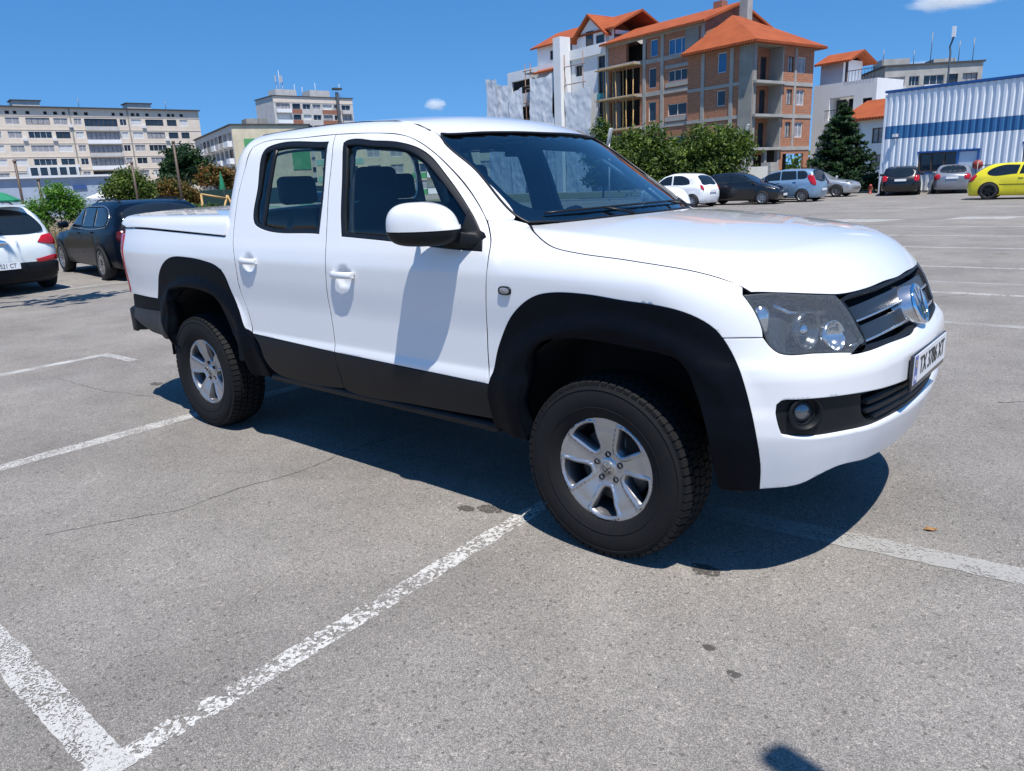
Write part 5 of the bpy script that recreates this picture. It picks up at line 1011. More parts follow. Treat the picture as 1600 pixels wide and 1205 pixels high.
k.face('rear', [(-1.15, -.46, 1.30), (-1.15, .46, 1.30), (-1.5, .60, 1.10), (-1.52, -.60, 1.10)], CGLASS, 'rear_window_glass', .006); k.face('rear', [(-2.05, .52, .92), (-1.95, .78, .92), (-2.0, .78, .72), (-2.1, .54, .72)], LENS_RED, 'tail_lamp', .008, mirror=True)
k.side([(.75, .97, 1), (.2, 1.26), (-.2, 1.31, 1), (-.25, .97, 1)], CGLASS, 'window_glass', .006); k.side([(-.3, .97, 1), (-.28, 1.31, 1), (-.85, 1.28), (-1.25, 1.02)], CGLASS, 'window_glass', .006); k.plate(-2.175, .78, None, True); k.mirror(.75, 1.0, OS)
YE = car_paint('hatch_yellow', (.72, .62, .015))
BLKRIM = mat('black_rim', (.02, .02, .022), .35, metal=.5, var=.2)
k = Car('parked_car', 'bright yellow three door hatchback with black wheels and lowered stance', (-2.55, 33.35), .02, YE, 4.15, 1.76,
        [(2.08, .58), (1.8, .76), (1.3, .88), (.85, .95), (.15, 1.32), (-.3, 1.41), (-1.1, 1.39), (-1.55, 1.22), (-1.85, .96), (-2.02, .8)], .93, (1.28, -1.24), 2.52, .325, gw=.75, rimmat=BLKRIM, spokes=5, group='cars parked across the lot', sill=.17)
k.side([(.75, .97, 1), (.15, 1.25), (-.2, 1.31, 1), (-.28, .97, 1)], CGLASS, 'window_glass', .006); k.side([(-.36, .97, 1), (-.28, 1.31, 1), (-.95, 1.29), (-1.35, 1.05), (-1.32, .98)], CGLASS, 'window_glass', .006)
k.face('rear', [(-1.6, -.48, 1.22), (-1.6, .48, 1.22), (-1.82, .60, 1.0), (-1.82, -.60, 1.0)], CGLASS, 'rear_window_glass', .006); k.face('rear', [(-1.9, .56, .92), (-1.7, .80, .95), (-1.8, .82, .74), (-1.95, .6, .72)], LENS_RED, 'tail_lamp', .008, mirror=True)
MB().box((-1.55, 0, 1.335), (.34, 1.08, .03)).build('rear_spoiler', PLASTIC, k.o); k.mirror(.75, 1.0, YE); k.handle(-.2, .84, YE); k.seam([(-.32, .95), (-.30, .7), (-.34, .3)]); k.side([(.95, .56, 1), (.95, .585, 1), (-.9, .595, 1), (-.9, .57, 1)], SEAL, 'side_rub_strip', .006)
# ================================================================== buildings
def wall_mat(name, kind, c0, c1=None, mortar=(.45, .43, .40), scale=1., bump=.2):
    """kind 'brick': rows in local x+y / z; 'tile': ribbed roof; 'stucco': blotchy render."""
    if name in MATS: return MATS[name]
    m = bpy.data.materials.new(name); m.use_nodes = True; nt = m.node_tree; b = nt.nodes['Principled BSDF']; L = nt.links.new; b.inputs['Roughness'].default_value = .85; b.inputs['Specular IOR Level'].default_value = .25
    tc = nt.nodes.new('ShaderNodeTexCoord'); sp = nt.nodes.new('ShaderNodeSeparateXYZ'); L(tc.outputs['Object'], sp.inputs[0]); ad = nt.nodes.new('ShaderNodeMath'); L(sp.outputs[0], ad.inputs[0]); L(sp.outputs[1], ad.inputs[1]); cb = nt.nodes.new('ShaderNodeCombineXYZ'); L(ad.outputs[0], cb.inputs[0]); L(sp.outputs[2], cb.inputs[1])
    nz = nt.nodes.new('ShaderNodeTexNoise'); nz.inputs['Scale'].default_value = .7; nz.inputs['Detail'].default_value = 6; L(tc.outputs['Object'], nz.inputs['Vector'])
    rp = nt.nodes.new('ShaderNodeValToRGB'); rp.color_ramp.elements[0].position = .3; rp.color_ramp.elements[1].position = .7; c1 = c1 or tuple(v*.78 for v in c0); rp.color_ramp.elements[0].color = (*c1, 1); rp.color_ramp.elements[1].color = (*c0, 1); L(nz.outputs['Fac'], rp.inputs[0])
    src = rp.outputs[0]; bsrc = nz.outputs['Fac']
    if kind == 'brick':
        br = nt.nodes.new('ShaderNodeTexBrick'); br.inputs['Scale'].default_value = scale; br.inputs['Brick Width'].default_value = .26; br.inputs['Row Height'].default_value = .21; br.inputs['Mortar Size'].default_value = .014
        L(cb.outputs[0], br.inputs['Vector']); L(rp.outputs[0], br.inputs['Color1']); br.inputs['Color2'].default_value = (*[v*.66 for v in c0], 1); br.inputs['Mortar'].default_value = (*mortar, 1); src = br.outputs[0]; bsrc = br.outputs['Fac']
    if kind == 'tile':
        wv = nt.nodes.new('ShaderNodeTexWave'); wv.inputs['Scale'].default_value = 1.1; wv.bands_direction = 'X'; wv.inputs['Distortion'].default_value = .3; L(tc.outputs['Object'], wv.inputs['Vector']); bsrc = wv.outputs['Fac']
        mx = nt.nodes.new('ShaderNodeMix'); mx.data_type = 'RGBA'; mx.blend_type = 'MULTIPLY'; mx.inputs[0].default_value = .35; L(src, mx.inputs[6]); L(wv.outputs['Color'], mx.inputs[7]); src = mx.outputs[2]
    L(src, b.inputs['Base Color']); bp = nt.nodes.new('ShaderNodeBump'); bp.inputs['Strength'].default_value = bump; bp.inputs['Distance'].default_value = .05; L(bsrc, bp.inputs['Height']); L(bp.outputs[0], b.inputs['Normal'])
    MATS[name] = m; return m
BRICK = wall_mat('hollow_brick', 'brick', (.50, .195, .10), (.36, .14, .08), mortar=(.42, .30, .22), scale=1.)
CONC = wall_mat('raw_concrete', 'stucco', (.43, .415, .385), (.31, .30, .275)); CONCD = wall_mat('stained_concrete', 'stucco', (.34, .325, .29), (.23, .22, .20))
TILE = wall_mat('orange_tile', 'tile', (.43, .105, .034), (.32, .075, .026), bump=.6)
PANELW = wall_mat('panel_beige', 'stucco', (.72, .62, .51), (.64, .55, .45)); PANELG = wall_mat('panel_grey', 'stucco', (.56, .54, .51), (.45, .435, .41)); RENDW = wall_mat('white_render', 'stucco', (.80, .80, .79), (.73, .73, .72)); RENDY = wall_mat('yellow_render', 'stucco', (.68, .60, .43)); RENDGR = wall_mat('green_render', 'stucco', (.10, .36, .14), (.08, .29, .11)); RENDM = wall_mat('mint_render', 'stucco', (.30, .52, .42))
REDB = wall_mat('red_brown_panel', 'stucco', (.33, .15, .10)); ROOFD = mat('roof_felt', (.06, .06, .062), .9, var=.3)
WFR = mat('window_frame_white', (.68, .68, .67), .5, var=.05); WFD = mat('window_frame_dark', (.10, .07, .05), .5, var=.2); SHUT = mat('roller_shutter', (.66, .65, .63), .6, var=.06, vscale=3); PANE = mat('window_pane', (.025, .035, .05), .06, spec=.7, var=.4, vscale=.6); CURT = mat('window_curtain', (.33, .33, .34), .5, spec=.6, var=.35, vscale=2.5); PANEB = mat('window_pane_film', (.035, .16, .36), .15, spec=.6, var=.15, vscale=.8); HOLE = mat('dark_interior', (.022, .020, .018), .95, var=.3, vscale=1.)
def face2(P0, P1): d = Vector((P1[0]-P0[0], P1[1]-P0[1])); return math.atan2(d.y, d.x), d.length
def wall(name, parent, m, w, h, openings=(), at=(0, 0, 0), rz=0., depth=.22, z0=0.):
    """Upright wall along local x with real openings; its face looks to local -y."""
    xs = sorted({0., w, *[o[0] for o in openings], *[o[1] for o in openings]}); zs = sorted({z0, h, *[o[2] for o in openings], *[o[3] for o in openings]})
    b = MB()
    for x0, x1 in zip(xs, xs[1:]):
        for a, c in zip(zs, zs[1:]):
            mx, mz = (x0+x1)/2, (a+c)/2
            if not any(o[0] < mx < o[1] and o[2] < mz < o[3] for o in openings): b.add([(x0, 0, a), (x1, 0, a), (x1, 0, c), (x0, 0, c)], [(0, 1, 2, 3)])
    for x0, x1, a, c in [o[:4] for o in openings]:
        b.add([(x0, 0, a), (x1, 0, a), (x1, 0, c), (x0, 0, c), (x0, depth, a), (x1, depth, a), (x1, depth, c), (x0, depth, c)], [(0, 4, 5, 1), (1, 5, 6, 2), (2, 6, 7, 3), (3, 7, 4, 0)])
    me = bpy.data.meshes.new(name); me.from_pydata(b.v, [], b.f); me.materials.append(m); o = link(bpy.data.objects.new(name, me), parent); o.location = at; o.rotation_euler = (0, 0, rz); return o
_win = {}
def window(parent, x, z, w, h, style='white', n=2, at=(0, 0, 0), rz=0., depth=.14, name='window'):
    """Frame with panes, set back in its opening; x, z = lower left corner on the wall."""
    key = (round(w, 2), round(h, 2), style, n)
    if key not in _win:
        b = MB(); f = .07
        fm, pm = {'white': (WFR, PANE), 'curtain': (WFR, CURT), 'dark': (WFD, PANE), 'shut': (WFR, SHUT), 'film': (WFR, PANEB), 'glazed': (WFD, CURT), 'hole': (CONC, HOLE), 'brown': (WFD, CURT)}[style]
        for bx in ((0, f), (w-f, w)): b.box(((bx[0]+bx[1])/2, -.03, h/2), (f, .06, h))
        for bz in (f/2, h-f/2): b.box((w/2, -.028, bz), (w-2*f, .056, f))
        for k in range(1, n): b.box((w*k/n, -.026, h/2), (f*.9, .052, h-2*f))
        b.add([(0, 0, 0), (w, 0, 0), (w, 0, h), (0, 0, h)], [(0, 1, 2, 3)], 1)
        if style == 'shut':
            for k in range(1, int(h/.22)): b.box((w/2, -.008, k*.22), (w-2*f, .016, .02), 1)
        me = b.build('window', [fm, pm]); _win[key] = me.data; bpy.data.objects.remove(me)
    o = link(bpy.data.objects.new(name, _win[key]), parent)
    c, s = math.cos(rz), math.sin(rz); o.location = (at[0]+x*c-depth*s, at[1]+x*s+depth*c, at[2]+z); o.rotation_euler = (0, 0, rz); return o
def slab(parent, name, m, c, d, rz=0.):
    o = MB().box((0, 0, 0), d).build(name, m, parent); o.location = c; o.rotation_euler = (0, 0, rz); return o
def ac_unit(parent, x, z, at=(0, 0, 0), rz=0.):
    c, s = math.cos(rz), math.sin(rz); y = -.2
    o = slab(parent, 'air_conditioner', WFR, (at[0]+x*c-y*s, at[1]+x*s+y*c, at[2]+z), (.8, .35, .6), rz); return o
br = random.Random(21)
# --- long panel block at the left
P0, P1 = (-185.6, 25.4), (-173.3, 92.2); rz, w = face2(P0, P1)
A = thing('apartment_block', 'long beige panel apartment block with rows of white windows at far left', 'building', (*P0, 0), rz)
cols = [(4, 6, 1), (7.2, 9.2, 1), (10.5, 14.5, 2), (16, 18.4, 1), (20, 22.4, 1), (24.0, 25.4, 1), (26.3, 28.2, 1), (29.3, 31.8, 1), (32.9, 37.2, 2), (37.9, 40.6, 1), (41.7, 43.2, 1), (43.7, 50.2, 3), (50.7, 52.1, 1), (53.0, 55.2, 1), (56, 59.8, 2), (60.6, 62.7, 1), (63.4, 65.2, 1)]
op = []; H = 20.5
for k in range(7):
    z = -.15+2.72*k
    for x0, x1, t in cols: op.append((x0, x1, z+(.75 if t == 3 else 1.0), z+2.35))
for x0, x1, t in cols:
    op.append((x0+.2, x0+1.0, 19.15, 19.85)); op.append((x1-.9, x1-.2, 19.15, 19.85)) if x1-x0 > 2 else None
op = [o for o in op if o]
wall('facade', A, PANELW, w, H, op, depth=.3); slab(A, 'rear_mass', PANELG, (w/2, 6.8, H/2-.05), (w-.2, 12.5, H-.1)); slab(A, 'roof', ROOFD, (w/2, 6, H+.12), (w+.6, 13.2, .24))
for x in (34, 56): slab(A, 'stair_head', PANELG, (x, 5, H+.9), (5, 4, 1.4)); slab(A, 'stair_head_roof', ROOFD, (x, 5, H+1.7), (5.6, 4.6, .2))
for x0, x1, a, c in op:
    big = x1-x0 > 6; dbl = 3 < x1-x0 < 6
    if c-a < 1: st = 'hole'
    elif big: st = br.choice(['glazed', 'dark', 'glazed', 'curtain'])
    elif dbl: st = br.choice(['dark', 'curtain', 'shut', 'white', 'glazed'])
    else: st = br.choice(['shut', 'curtain', 'white', 'shut', 'curtain', 'dark'])
    window(A, x0, a, x1-x0, c-a, st, 7 if big else 4 if dbl else 1 if c-a < 1 else 2)
    if br.random() < .22 and c-a > 1 and not big: ac_unit(A, x1+.3, a-.2)
for x in (15.2, 41.1, 52.5): slab(A, 'drain_strip', CONCD, (x, -.06, H/2), (.22, .12, H))
for k in range(1, 8):
    slab(A, 'loggia_parapet', PANELG if k % 2 else RENDW, (46.95, -.35, -.15+2.72*(k-1)+.30), (6.7, .5, .85))
    slab(A, 'floor_band', PANELW, (w/2, -.035, -.15+2.72*k+.0), (w, .07, .10))
for x in (28, 44, 62): MB().tube([(x, 4, H), (x, 4, H+2.6)], .06, 5).build('aerial', STEEL, A)
# --- oblique block with a beige end wall
P0, P1 = (-166., 86.4), (-127.6, 73.1); rz, w = face2(P0, P1)
B = thing('apartment_block', 'weathered apartment block with beige and green end wall left of the cab', 'building', (*P0, 0), rz); H = 13.4
op = []
for k in range(4):
    for i in range(9): op.append((1.2+i*4.4, 4.4+i*4.4, 1.4+3.0*k, 3.4+3.0*k))
wall('facade', B, PANELG, w, H, op, depth=.9); slab(B, 'rear_mass', CONCD, (w/2-.2, 7.5, H/2-.05), (w-.5, 12.9, H-.1)); slab(B, 'roof', ROOFD, (w/2, 7, H+.12), (w+.5, 14.6, .24))
for x0, x1, a, c in op: window(B, x0, a, x1-x0, c-a, br.choice(['dark', 'white', 'curtain', 'glazed', 'hole']), 4, depth=br.choice([.1, .85]))
for k in range(4):
    for i in range(9):
        if br.random() < .6: slab(B, 'balcony_parapet', br.choice([RENDW, PANELG, CONCD]), (2.8+i*4.4, -.4, 1.9+3.0*k-.6), (3.2, .8, 1.0))
wall('end_wall', B, RENDY, 14., H, at=(w, 0, 0), rz=math.pi/2); slab(B, 'green_panel', RENDGR, (w+.05, 4.2, H-3.6), (.1, 4.6, 2.6)); slab(B, 'green_panel', RENDGR, (w+.05, 12., H-6.2), (.1, 3.4, 3.4))
for x in (20, 33): slab(B, 'stair_head', CONCD, (x, 6, H+.9), (4, 4, 1.5))
for k in range(8): MB().tube([(4+k*4.6, 6, H+.2), (4+k*4.6, 6, H+2.2)], .05, 5).build('aerial', STEEL, B)
# --- blocks seen through the cab windows
P0, P1 = (-110.5, 78.0), (-72., 118.); rz, w = face2(P0, P1)
B2 = thing('apartment_block', 'low green and cream apartment block visible through the cab windows', 'building', (*P0, 0), rz); H = 11.6
op = []
for k in range(4):
    for i in range(14): op.append((1.0+i*3.9, 3.2+i*3.9, 1.0+2.8*k, 2.5+2.8*k))
wall('facade', B2, RENDY, w, H, op, depth=.3); slab(B2, 'rear_mass', PANELG, (w/2, 5.4, H/2-.05), (w-.3, 10, H-.1)); slab(B2, 'roof', ROOFD, (w/2, 5, H+.1), (w+.6, 11.5, .2))
for i, (x, ww, mm) in enumerate(((0.15, 8, RENDM), (16.3, 7.5, RENDGR), (31.9, 8, RENDM), (43.6, 6, RENDW))):
    for k in range(4): slab(B2, 'render_patch', mm, (x+ww/2, -.02, .5+2.8*k), (ww, .04, .95)); slab(B2, 'balcony', RENDW, (x+ww/2+.3, -.6, .55+2.8*k), (3.0, 1.2, .95))
for x0, x1, a, c in op: window(B2, x0, a, x1-x0, c-a, br.choice(['white', 'curtain', 'dark', 'shut']), 2)
# --- taller block with red-brown strips
P0, P1 = (-183.2, 119.2), (-179., 142.4); rz, w = face2(P0, P1)
Cb = thing('apartment_block', 'tall grey apartment tower with red-brown strips and rooftop antennas', 'building', (*P0, 0), rz); H = 26.3
op = []; cc = [(.6, 4.6), (5.3, 7.6), (8.3, 10.6), (11.2, 13.6), (14.2, 17.0), (17.6, 19.4), (20., 22.8)]
for k in range(9):
    for x0, x1 in cc: op.append((x0, x1, .9+2.78*k, 2.3+2.78*k))
wall('facade', Cb, PANELG, w, H, op, depth=.5); slab(Cb, 'rear_mass', PANELG, (w/2-.2, 6.2, H/2-.05), (w-.6, 11.2, H-.1)); wall('end_wall', Cb, PANELG, 12., H, at=(0, 12., 0), rz=-math.pi/2); slab(Cb, 'roof', ROOFD, (w/2, 6, H+.1), (w+.5, 12.6, .2)); slab(Cb, 'parapet', PANELW, (w/2, -.03, H-.75), (w, .06, 1.5))
for x, ww in ((5.0, 3.), (14.0, 3.4), (17.3, 2.4)):
    for k in range(9): slab(Cb, 'red_strip', REDB, (x+ww/2, -.02, .30+2.78*k), (ww, .04, 1.1))
for i, (x0, x1, a, c) in enumerate(op): window(Cb, x0, a, x1-x0, c-a, br.choice(['white', 'curtain', 'glazed', 'dark', 'shut']), 4 if x1-x0 > 3 else 2, depth=.3)
for k in range(9): slab(Cb, 'balcony', RENDW if k % 3 else PANELG, (2.6, -.45, .35+2.78*k), (4.2, .9, .95)); slab(Cb, 'balcony', PANELG, (21.4, -.45, .35+2.78*k), (3., .9, .95))
for x, hh in ((5.5, 2.2), (15.5, 2.4)): slab(Cb, 'stair_head', PANELG, (x, 6, H+1.1), (6, 5, hh))
slab(Cb, 'vent_shaft', STEEL, (18.8, -.3, H-4.5), (.8, .6, 12)); slab(Cb, 'vent_cap', ROOFD, (19, -.2, H+2.4), (2.4, 1.6, .5))
for x, hh in ((3.6, 5.8), (4.6, 7.2), (5.4, 5.2), (8.8, 3.8), (11, 3.2), (22.5, 4.5), (15, 4.4)): MB().tube([(x, 5, H), (x, 5, H+hh)], .09, 5).build('antenna', mat('antenna_grey', (.45, .46, .48), .5, var=.1), Cb)
for x in (3.4, 4.8, 5.2): slab(Cb, 'antenna_panel', MATS['antenna_grey'], (x, 4.8, H+5.), (.35, .3, 1.7))
# --- building site: white wing under sheeting
DO = (-70.60, 79.85); DR = R_(-14)
D1 = thing('building_under_construction', 'white unfinished building wrapped in sheeting and scaffold with orange roofs', 'building', (*DO, 0), DR)
op1 = [(3.9, 8.9, 12.6, 14.3), (16.9, 18.1, 13.3, 14.5), (20.8, 22.1, 1., 15.0), (10.5, 13.5, 9.5, 12), (5, 8, 8.5, 11)]
wall('facade', D1, RENDW, 19.3, 15.5, [(a-3, b-3, c, d) for a, b, c, d in op1], at=(3, 0, 0), depth=.35); slab(D1, 'rear_mass', RENDW, (12.6, 5.4, 7.7), (19.2, 10, 15.3)); wall('end_wall', D1, RENDW, 10.4, 15.5, at=(3, 10.4, 0), rz=-math.pi/2)
for a, b_, c, d in op1: window(D1, a, c, b_-a, d-c, 'hole' if b_-a > 1.4 else 'dark', 1 if b_-a > 2 else 2, depth=.3)
for z in (4.2, 7.4, 10.6): slab(D1, 'teal_band', mat('teal_film', (.05, .30, .34), .4, var=.2), (21.45, -.06, z), (1.3, .12, .7))
slab(D1, 'parapet', RENDW, (18.8, -.1, 15.75), (7.2, .3, 1.1)); slab(D1, 'white_fin', RENDW, (15.5, -.9, 8.9), (1.3, 1.6, 17.8))
up = wall('upper_storey', D1, RENDW, 14.3, 18.0, [(2.6, 3.4, 16.2, 17.3), (5.9, 6.9, 15.9, 17.5)], at=(7.6, 1.6, 0), z0=15.2); slab(D1, 'upper_mass', RENDW, (14.7, 5.8, 16.6), (13.6, 7.2, 2.6)); window(D1, 2.6, 16.2, .8, 1.1, 'dark', 1, at=(7.6, 1.6, 0)); window(D1, 5.9, 15.9, 1.0, 1.6, 'dark', 1, at=(7.6, 1.6, 0))
slab(D1, 'upper_side', RENDW, (7.9, 5.8, 16.6), (.4, 7.8, 2.6))
def roof_prism(parent, name, x0, x1, ye, ze, yr, zr, yb=None, zb=None, t=.22, m=TILE):
    yb = yb if yb is not None else 2*yr-ye; zb = zb if zb is not None else ze
    b = MB(); pr = [(ye, ze), (yr, zr), (yb, zb), (yb, zb-t), (yr, zr-t*1.2), (ye, ze-t)]; n = 6
    V = [(x, y, z) for x in (x0, x1) for y, z in pr]; b.add(V, [tuple(range(n)), tuple(range(n, 2*n))]+[(i, (i+1) % n, n+(i+1) % n, n+i) for i in range(n)]); return b.build(name, m, parent)
roof_prism(D1, 'roof', 6.9, 22.5, 1.0, 18.0, 5.6, 20.2, 10.4, 18.0)
gb = MB(); gb.add([(15.9, 1.2, 15.2), (20.9, 1.2, 15.2), (20.9, 1.2, 17.6), (18.4, 1.2, 19.6), (15.9, 1.2, 17.6), (15.9, 5, 15.2), (20.9, 5, 15.2), (20.9, 5, 17.6), (18.4, 5, 19.6), (15.9, 5, 17.6)], [(0, 1, 2, 3, 4), (5, 6, 7, 8, 9), (1, 6, 7, 2), (0, 5, 9, 4), (2, 7, 8, 3), (3, 8, 9, 4)]); gb.build('gable', RENDW, D1)
for sx in (-1, 1):
    rb_ = MB(); e = 18.4+sx*3.1; V = [(18.4, .6, 20.0), (e, .6, 17.45), (e, 5.4, 17.45), (18.4, 5.4, 20.0)]; V += [(x, y, z-.25) for x, y, z in V]; rb_.add(V, [(0, 1, 2, 3), (4, 5, 6, 7), (0, 1, 5, 4), (1, 2, 6, 5), (2, 3, 7, 6), (3, 0, 4, 7)]); rb_.build('gable_roof', TILE, D1)
window(D1, 17.6, 15.9, 1.2, 2.3, 'dark', 1, at=(0, 1.2, 0), depth=-.02); window(D1, 19.4, 16.2, 1.3, 1.3, 'dark', 1, at=(0, 1.2, 0), depth=-.02)
roof_prism(D1, 'roof', 9.8, 13.6, -.9, 14.6, 1.6, 15.6, 1.7, 15.5)
SHEET = wall_mat('dust_sheet', 'stucco', (.76, .77, .78), (.66, .67, .69), bump=.2); SHEETB = wall_mat('dust_sheet_blue', 'stucco', (.70, .73, .75), (.58, .61, .65), bump=.2)
from mathutils import noise as mnoise
def sheet(x0, x1, z0, z1, y, m, seed):
    rr = random.Random(seed); nx, nz = int((x1-x0)/.12)+2, int((z1-z0)/.18)+2; ph = [rr.uniform(0, 6) for _ in range(8)]; V = []
    for j in range(nz):
        for i in range(nx):
            u, v = i/(nx-1), j/(nz-1); x = x0+(x1-x0)*u; z = z0+(z1-z0)*v
            q_ = Vector((x*.8+seed*7+z*.25, z*.7, seed*3.1)); d = .055*mnoise.fractal(q_, .8, 2.1, 6)+.03*mnoise.noise(Vector((x*2.2+seed, z*.5, 1)))
            V.append((x+.12*math.sin(z*.9+ph[5]), y+d, z-(.16*math.sin(u*5+ph[6])+.07*math.sin(u*13+ph[7]))*v))
    o = mesh_obj('dust_sheet', V, [(j*nx+i, j*nx+i+1, (j+1)*nx+i+1, (j+1)*nx+i) for j in range(nz-1) for i in range(nx-1)], m, D1, True); return o
for a in ((0, 2.6, 0, 14.9, -1.5, SHEETB, 1), (2.2, 5.3, 0, 13.9, -1.35, SHEET, 2), (5.2, 8.2, 0, 12.9, -1.5, SHEET, 3), (9.6, 14.2, 0, 13.9, -1.4, SHEET, 4), (16.3, 21.0, 0, 11.6, -1.3, SHEET, 5), (13.2, 14.8, 0, 9., -1.7, SHEETB, 6)): sheet(*a)
POLE = mat('scaffold_pole', (.24, .15, .11), .6, metal=.3, var=.3)
for x in (8.4, 9.5, 14.6, 16.2, 19.5): MB().tube([(x, -1.1, 0), (x, -1.1, 15.8)], .06, 5).build('scaffold_pole', POLE, D1)
for z in (3.2, 5.2, 7.2, 9.2, 11.2, 13.2, 15.0): MB().tube([(8.0, -1.15, z), (10, -1.15, z)], .05, 5).build('scaffold_rail', POLE, D1); slab(D1, 'scaffold_deck', mat('scaffold_plank', (.26, .20, .14), .8, var=.3), (9, -.6, z-.3), (1.6, .9, .08))
for z in (12.4, 14.4): MB().tube([(16.2, -1.15, z), (20, -1.15, z)], .05, 5).build('scaffold_rail', POLE, D1)
# --- brick wing with propped balconies
D2 = thing('brick_building', 'unfinished brick wing with wooden props and dark open bays', 'building', (*DO, 0), DR)
fl = [3.3, 6.65, 10.0, 13.3]; op2 = []
op2 += [(22.9, 27.6, 3.6, 6.35), (22.9, 27.6, 6.95, 9.7), (22.9, 27.6, 10.3, 13.0), (25.5, 28.6, 13.6, 15.9), (22.9, 27.6, .2, 3.0)]
wl_ = [(28.9, 30.0, 10.6, 12.6, 'white', 1), (28.9, 30.0, 7.2, 9.2, 'white', 1), (29.1, 30.2, 13.7, 15.4, 'film', 1), (31.7, 34.3, 10.9, 12.0, 'white', 3), (31.7, 34.3, 7.5, 8.7, 'white', 2), (31.7, 34.3, 13.5, 15.0, 'film', 3), (28.9, 30.0, 3.9, 5.9, 'white', 1), (31.7, 34.3, 4.2, 5.4, 'white', 2)]
op2 += [q[:4] for q in wl_]
wall('facade', D2, BRICK, 14.3, 16.0, [(a-22.3, b-22.3, c, d) for a, b, c, d in op2], at=(22.3, 0, 0), depth=.4); slab(D2, 'rear_mass', HOLE, (29.5, 5.6, 7.9), (14.1, 7, 15.6)); wall('end_wall', D2, BRICK, 9.5, 16.0, at=(36.6, 0, 0), rz=math.pi/2)
for a, b_, c, d, st, n in wl_: window(D2, a, c, b_-a, d-c, st, n, depth=.15)
for z in fl: slab(D2, 'floor_slab', CONC, (32.1, -.03, z), (8.9, .06, .42)); slab(D2, 'balcony_slab', CONC, (25.2, -.55, z), (5.6, 1.5, .26))
for x in (22.5, 28.3, 30.9, 36.3): slab(D2, 'column', CONC, (x, -.045, 8), (.42, .09, 16))
slab(D2, 'lintel', CONC, (33, -.055, 12.35), (3.2, .11, .35)); slab(D2, 'lintel', CONC, (33, -.055, 10.6), (3.2, .11, .45)); slab(D2, 'lintel', CONC, (33, -.055, 7.2), (3.2, .11, .45)); slab(D2, 'top_beam', CONC, (29.45, -.05, 15.8), (14.2, .1, .36)); slab(D2, 'concrete_panel', CONCD, (34.9, -.05, 14.6), (1.8, .08, 2.2))
WOOD = mat('prop_timber', (.52, .33, .13), .7, var=.25, vscale=3)
for z in (6.8, 10.13):
    for i in range(7): MB().tube([(22.8+i*.78+br.uniform(-.12, .12), -.9-.3*(i % 2), z-3.2), (22.8+i*.78+br.uniform(-.12, .12), -.95-.3*(i % 2), z+3.1-.16)], .06, 5).build('timber_prop', WOOD, D2)
for z in (6.9, 10.25, 13.45): slab(D2, 'formwork_board', WOOD, (25, -1.25, z-.28), (6.2, .5, .10))
roof_prism(D2, 'roof', 21.9, 37.0, -.75, 16.0, 5., 18.1, 10.3, 16.0); gb = MB(); gb.add([(36.62, 0, 16), (36.62, 9.5, 16), (36.62, 5, 17.85), (36.45, 0, 16), (36.45, 9.5, 16), (36.45, 5, 17.85)], [(0, 1, 2), (3, 4, 5), (0, 1, 4, 3), (1, 2, 5, 4), (2, 0, 3, 5)]); gb.build('gable', BRICK, D2)
slab(D2, 'chimney', CONC, (37.9, 4.4, 16.6), (.95, .8, 2.9)); slab(D2, 'chimney', REDB, (34.2, 5, 18.2), (1.1, .9, .8))
# --- brick corner house with hipped roof
D3 = thing('brick_building', 'unfinished brick corner house with concrete balconies and orange hipped roof', 'building', (*DO, 0), DR)
X0, X1, Y0, Y1 = 36.6, 44.32, -2.5, 6.67; fl = [3.5, 6.45, 9.35]; E = 12.6
wl_ = [(40.2, 41.25, 10.55, 12.3, 'film', 1), (40.2, 41.2, 7.6, 9.0, 'white', 1), (40.2, 41.2, 4.7, 6.0, 'white', 1)]
wall('facade', D3, BRICK, X1-X0, E, [(a-X0, b-X0, c, d) for a, b, c, d, *_ in wl_]+[(4.4, 5.2, .1, 3.1)], at=(X0, Y0, 0)); slab(D3, 'core', HOLE, (39.6, 2., 6.2), (5.4, 7.8, 12.2))
for a, b_, c, d, st, n in wl_: window(D3, a, c, b_-a, d-c, st, n, at=(0, Y0, 0))
for z in fl: slab(D3, 'floor_slab', CONC, ((X0+X1)/2-.7, Y0-.03, z), (X1-X0-1.4, .06, .3))
for x in (38.5, 41.9): slab(D3, 'column', CONC, (x, Y0-.04, 6.3), (.4, .08, 12.6))
slab(D3, 'corner_column', CONCD, (43.55, Y0-.06, 6.3), (1.5, .12, 12.6)); slab(D3, 'corner_column', CONCD, (44.1, Y0+.22, 6.3), (.4, .5, 12.5))
at = (X1, Y0, 0); ys = 4.5
opr = [(5.05, 5.95, 1.0+z, 2.4+z) for z in fl]+[(6.6, 7.9, 1.0+z, 2.4+z) for z in fl]
wall('side_wall', D3, BRICK, 9.17, E, opr+[(5.2, 8.6, .1, 3.0)], at=at, rz=math.pi/2) if False else None
wall('side_wall', D3, BRICK, 9.17-4.4, E, [(a-4.4, b-4.4, c, d) for a, b, c, d in opr]+[(.5, 3.9, .1, 3.0)], at=(X1, Y0+4.4, 0), rz=math.pi/2)
for a, b_, c, d in opr: window(D3, a, c, b_-a, d-c, 'brown' if b_-a < 1 else 'curtain', 2, at=at, rz=math.pi/2)
rec = [(1.0, 2.3, z+.95, z+2.45) for z in fl]+[(2.7, 3.6, z+.2, z+2.45) for z in fl]
wall('balcony_wall', D3, BRICK, 4.2, E, rec+[(.6, 3.6, .1, 3.0)], at=(X1-1.45, Y0+.2, 0), rz=math.pi/2)
for a, b_, c, d in rec: window(D3, a, c, b_-a, d-c, 'curtain' if b_-a > 1 else 'dark', 2 if b_-a > 1 else 1, at=(X1-1.45, Y0+.2, 0), rz=math.pi/2)
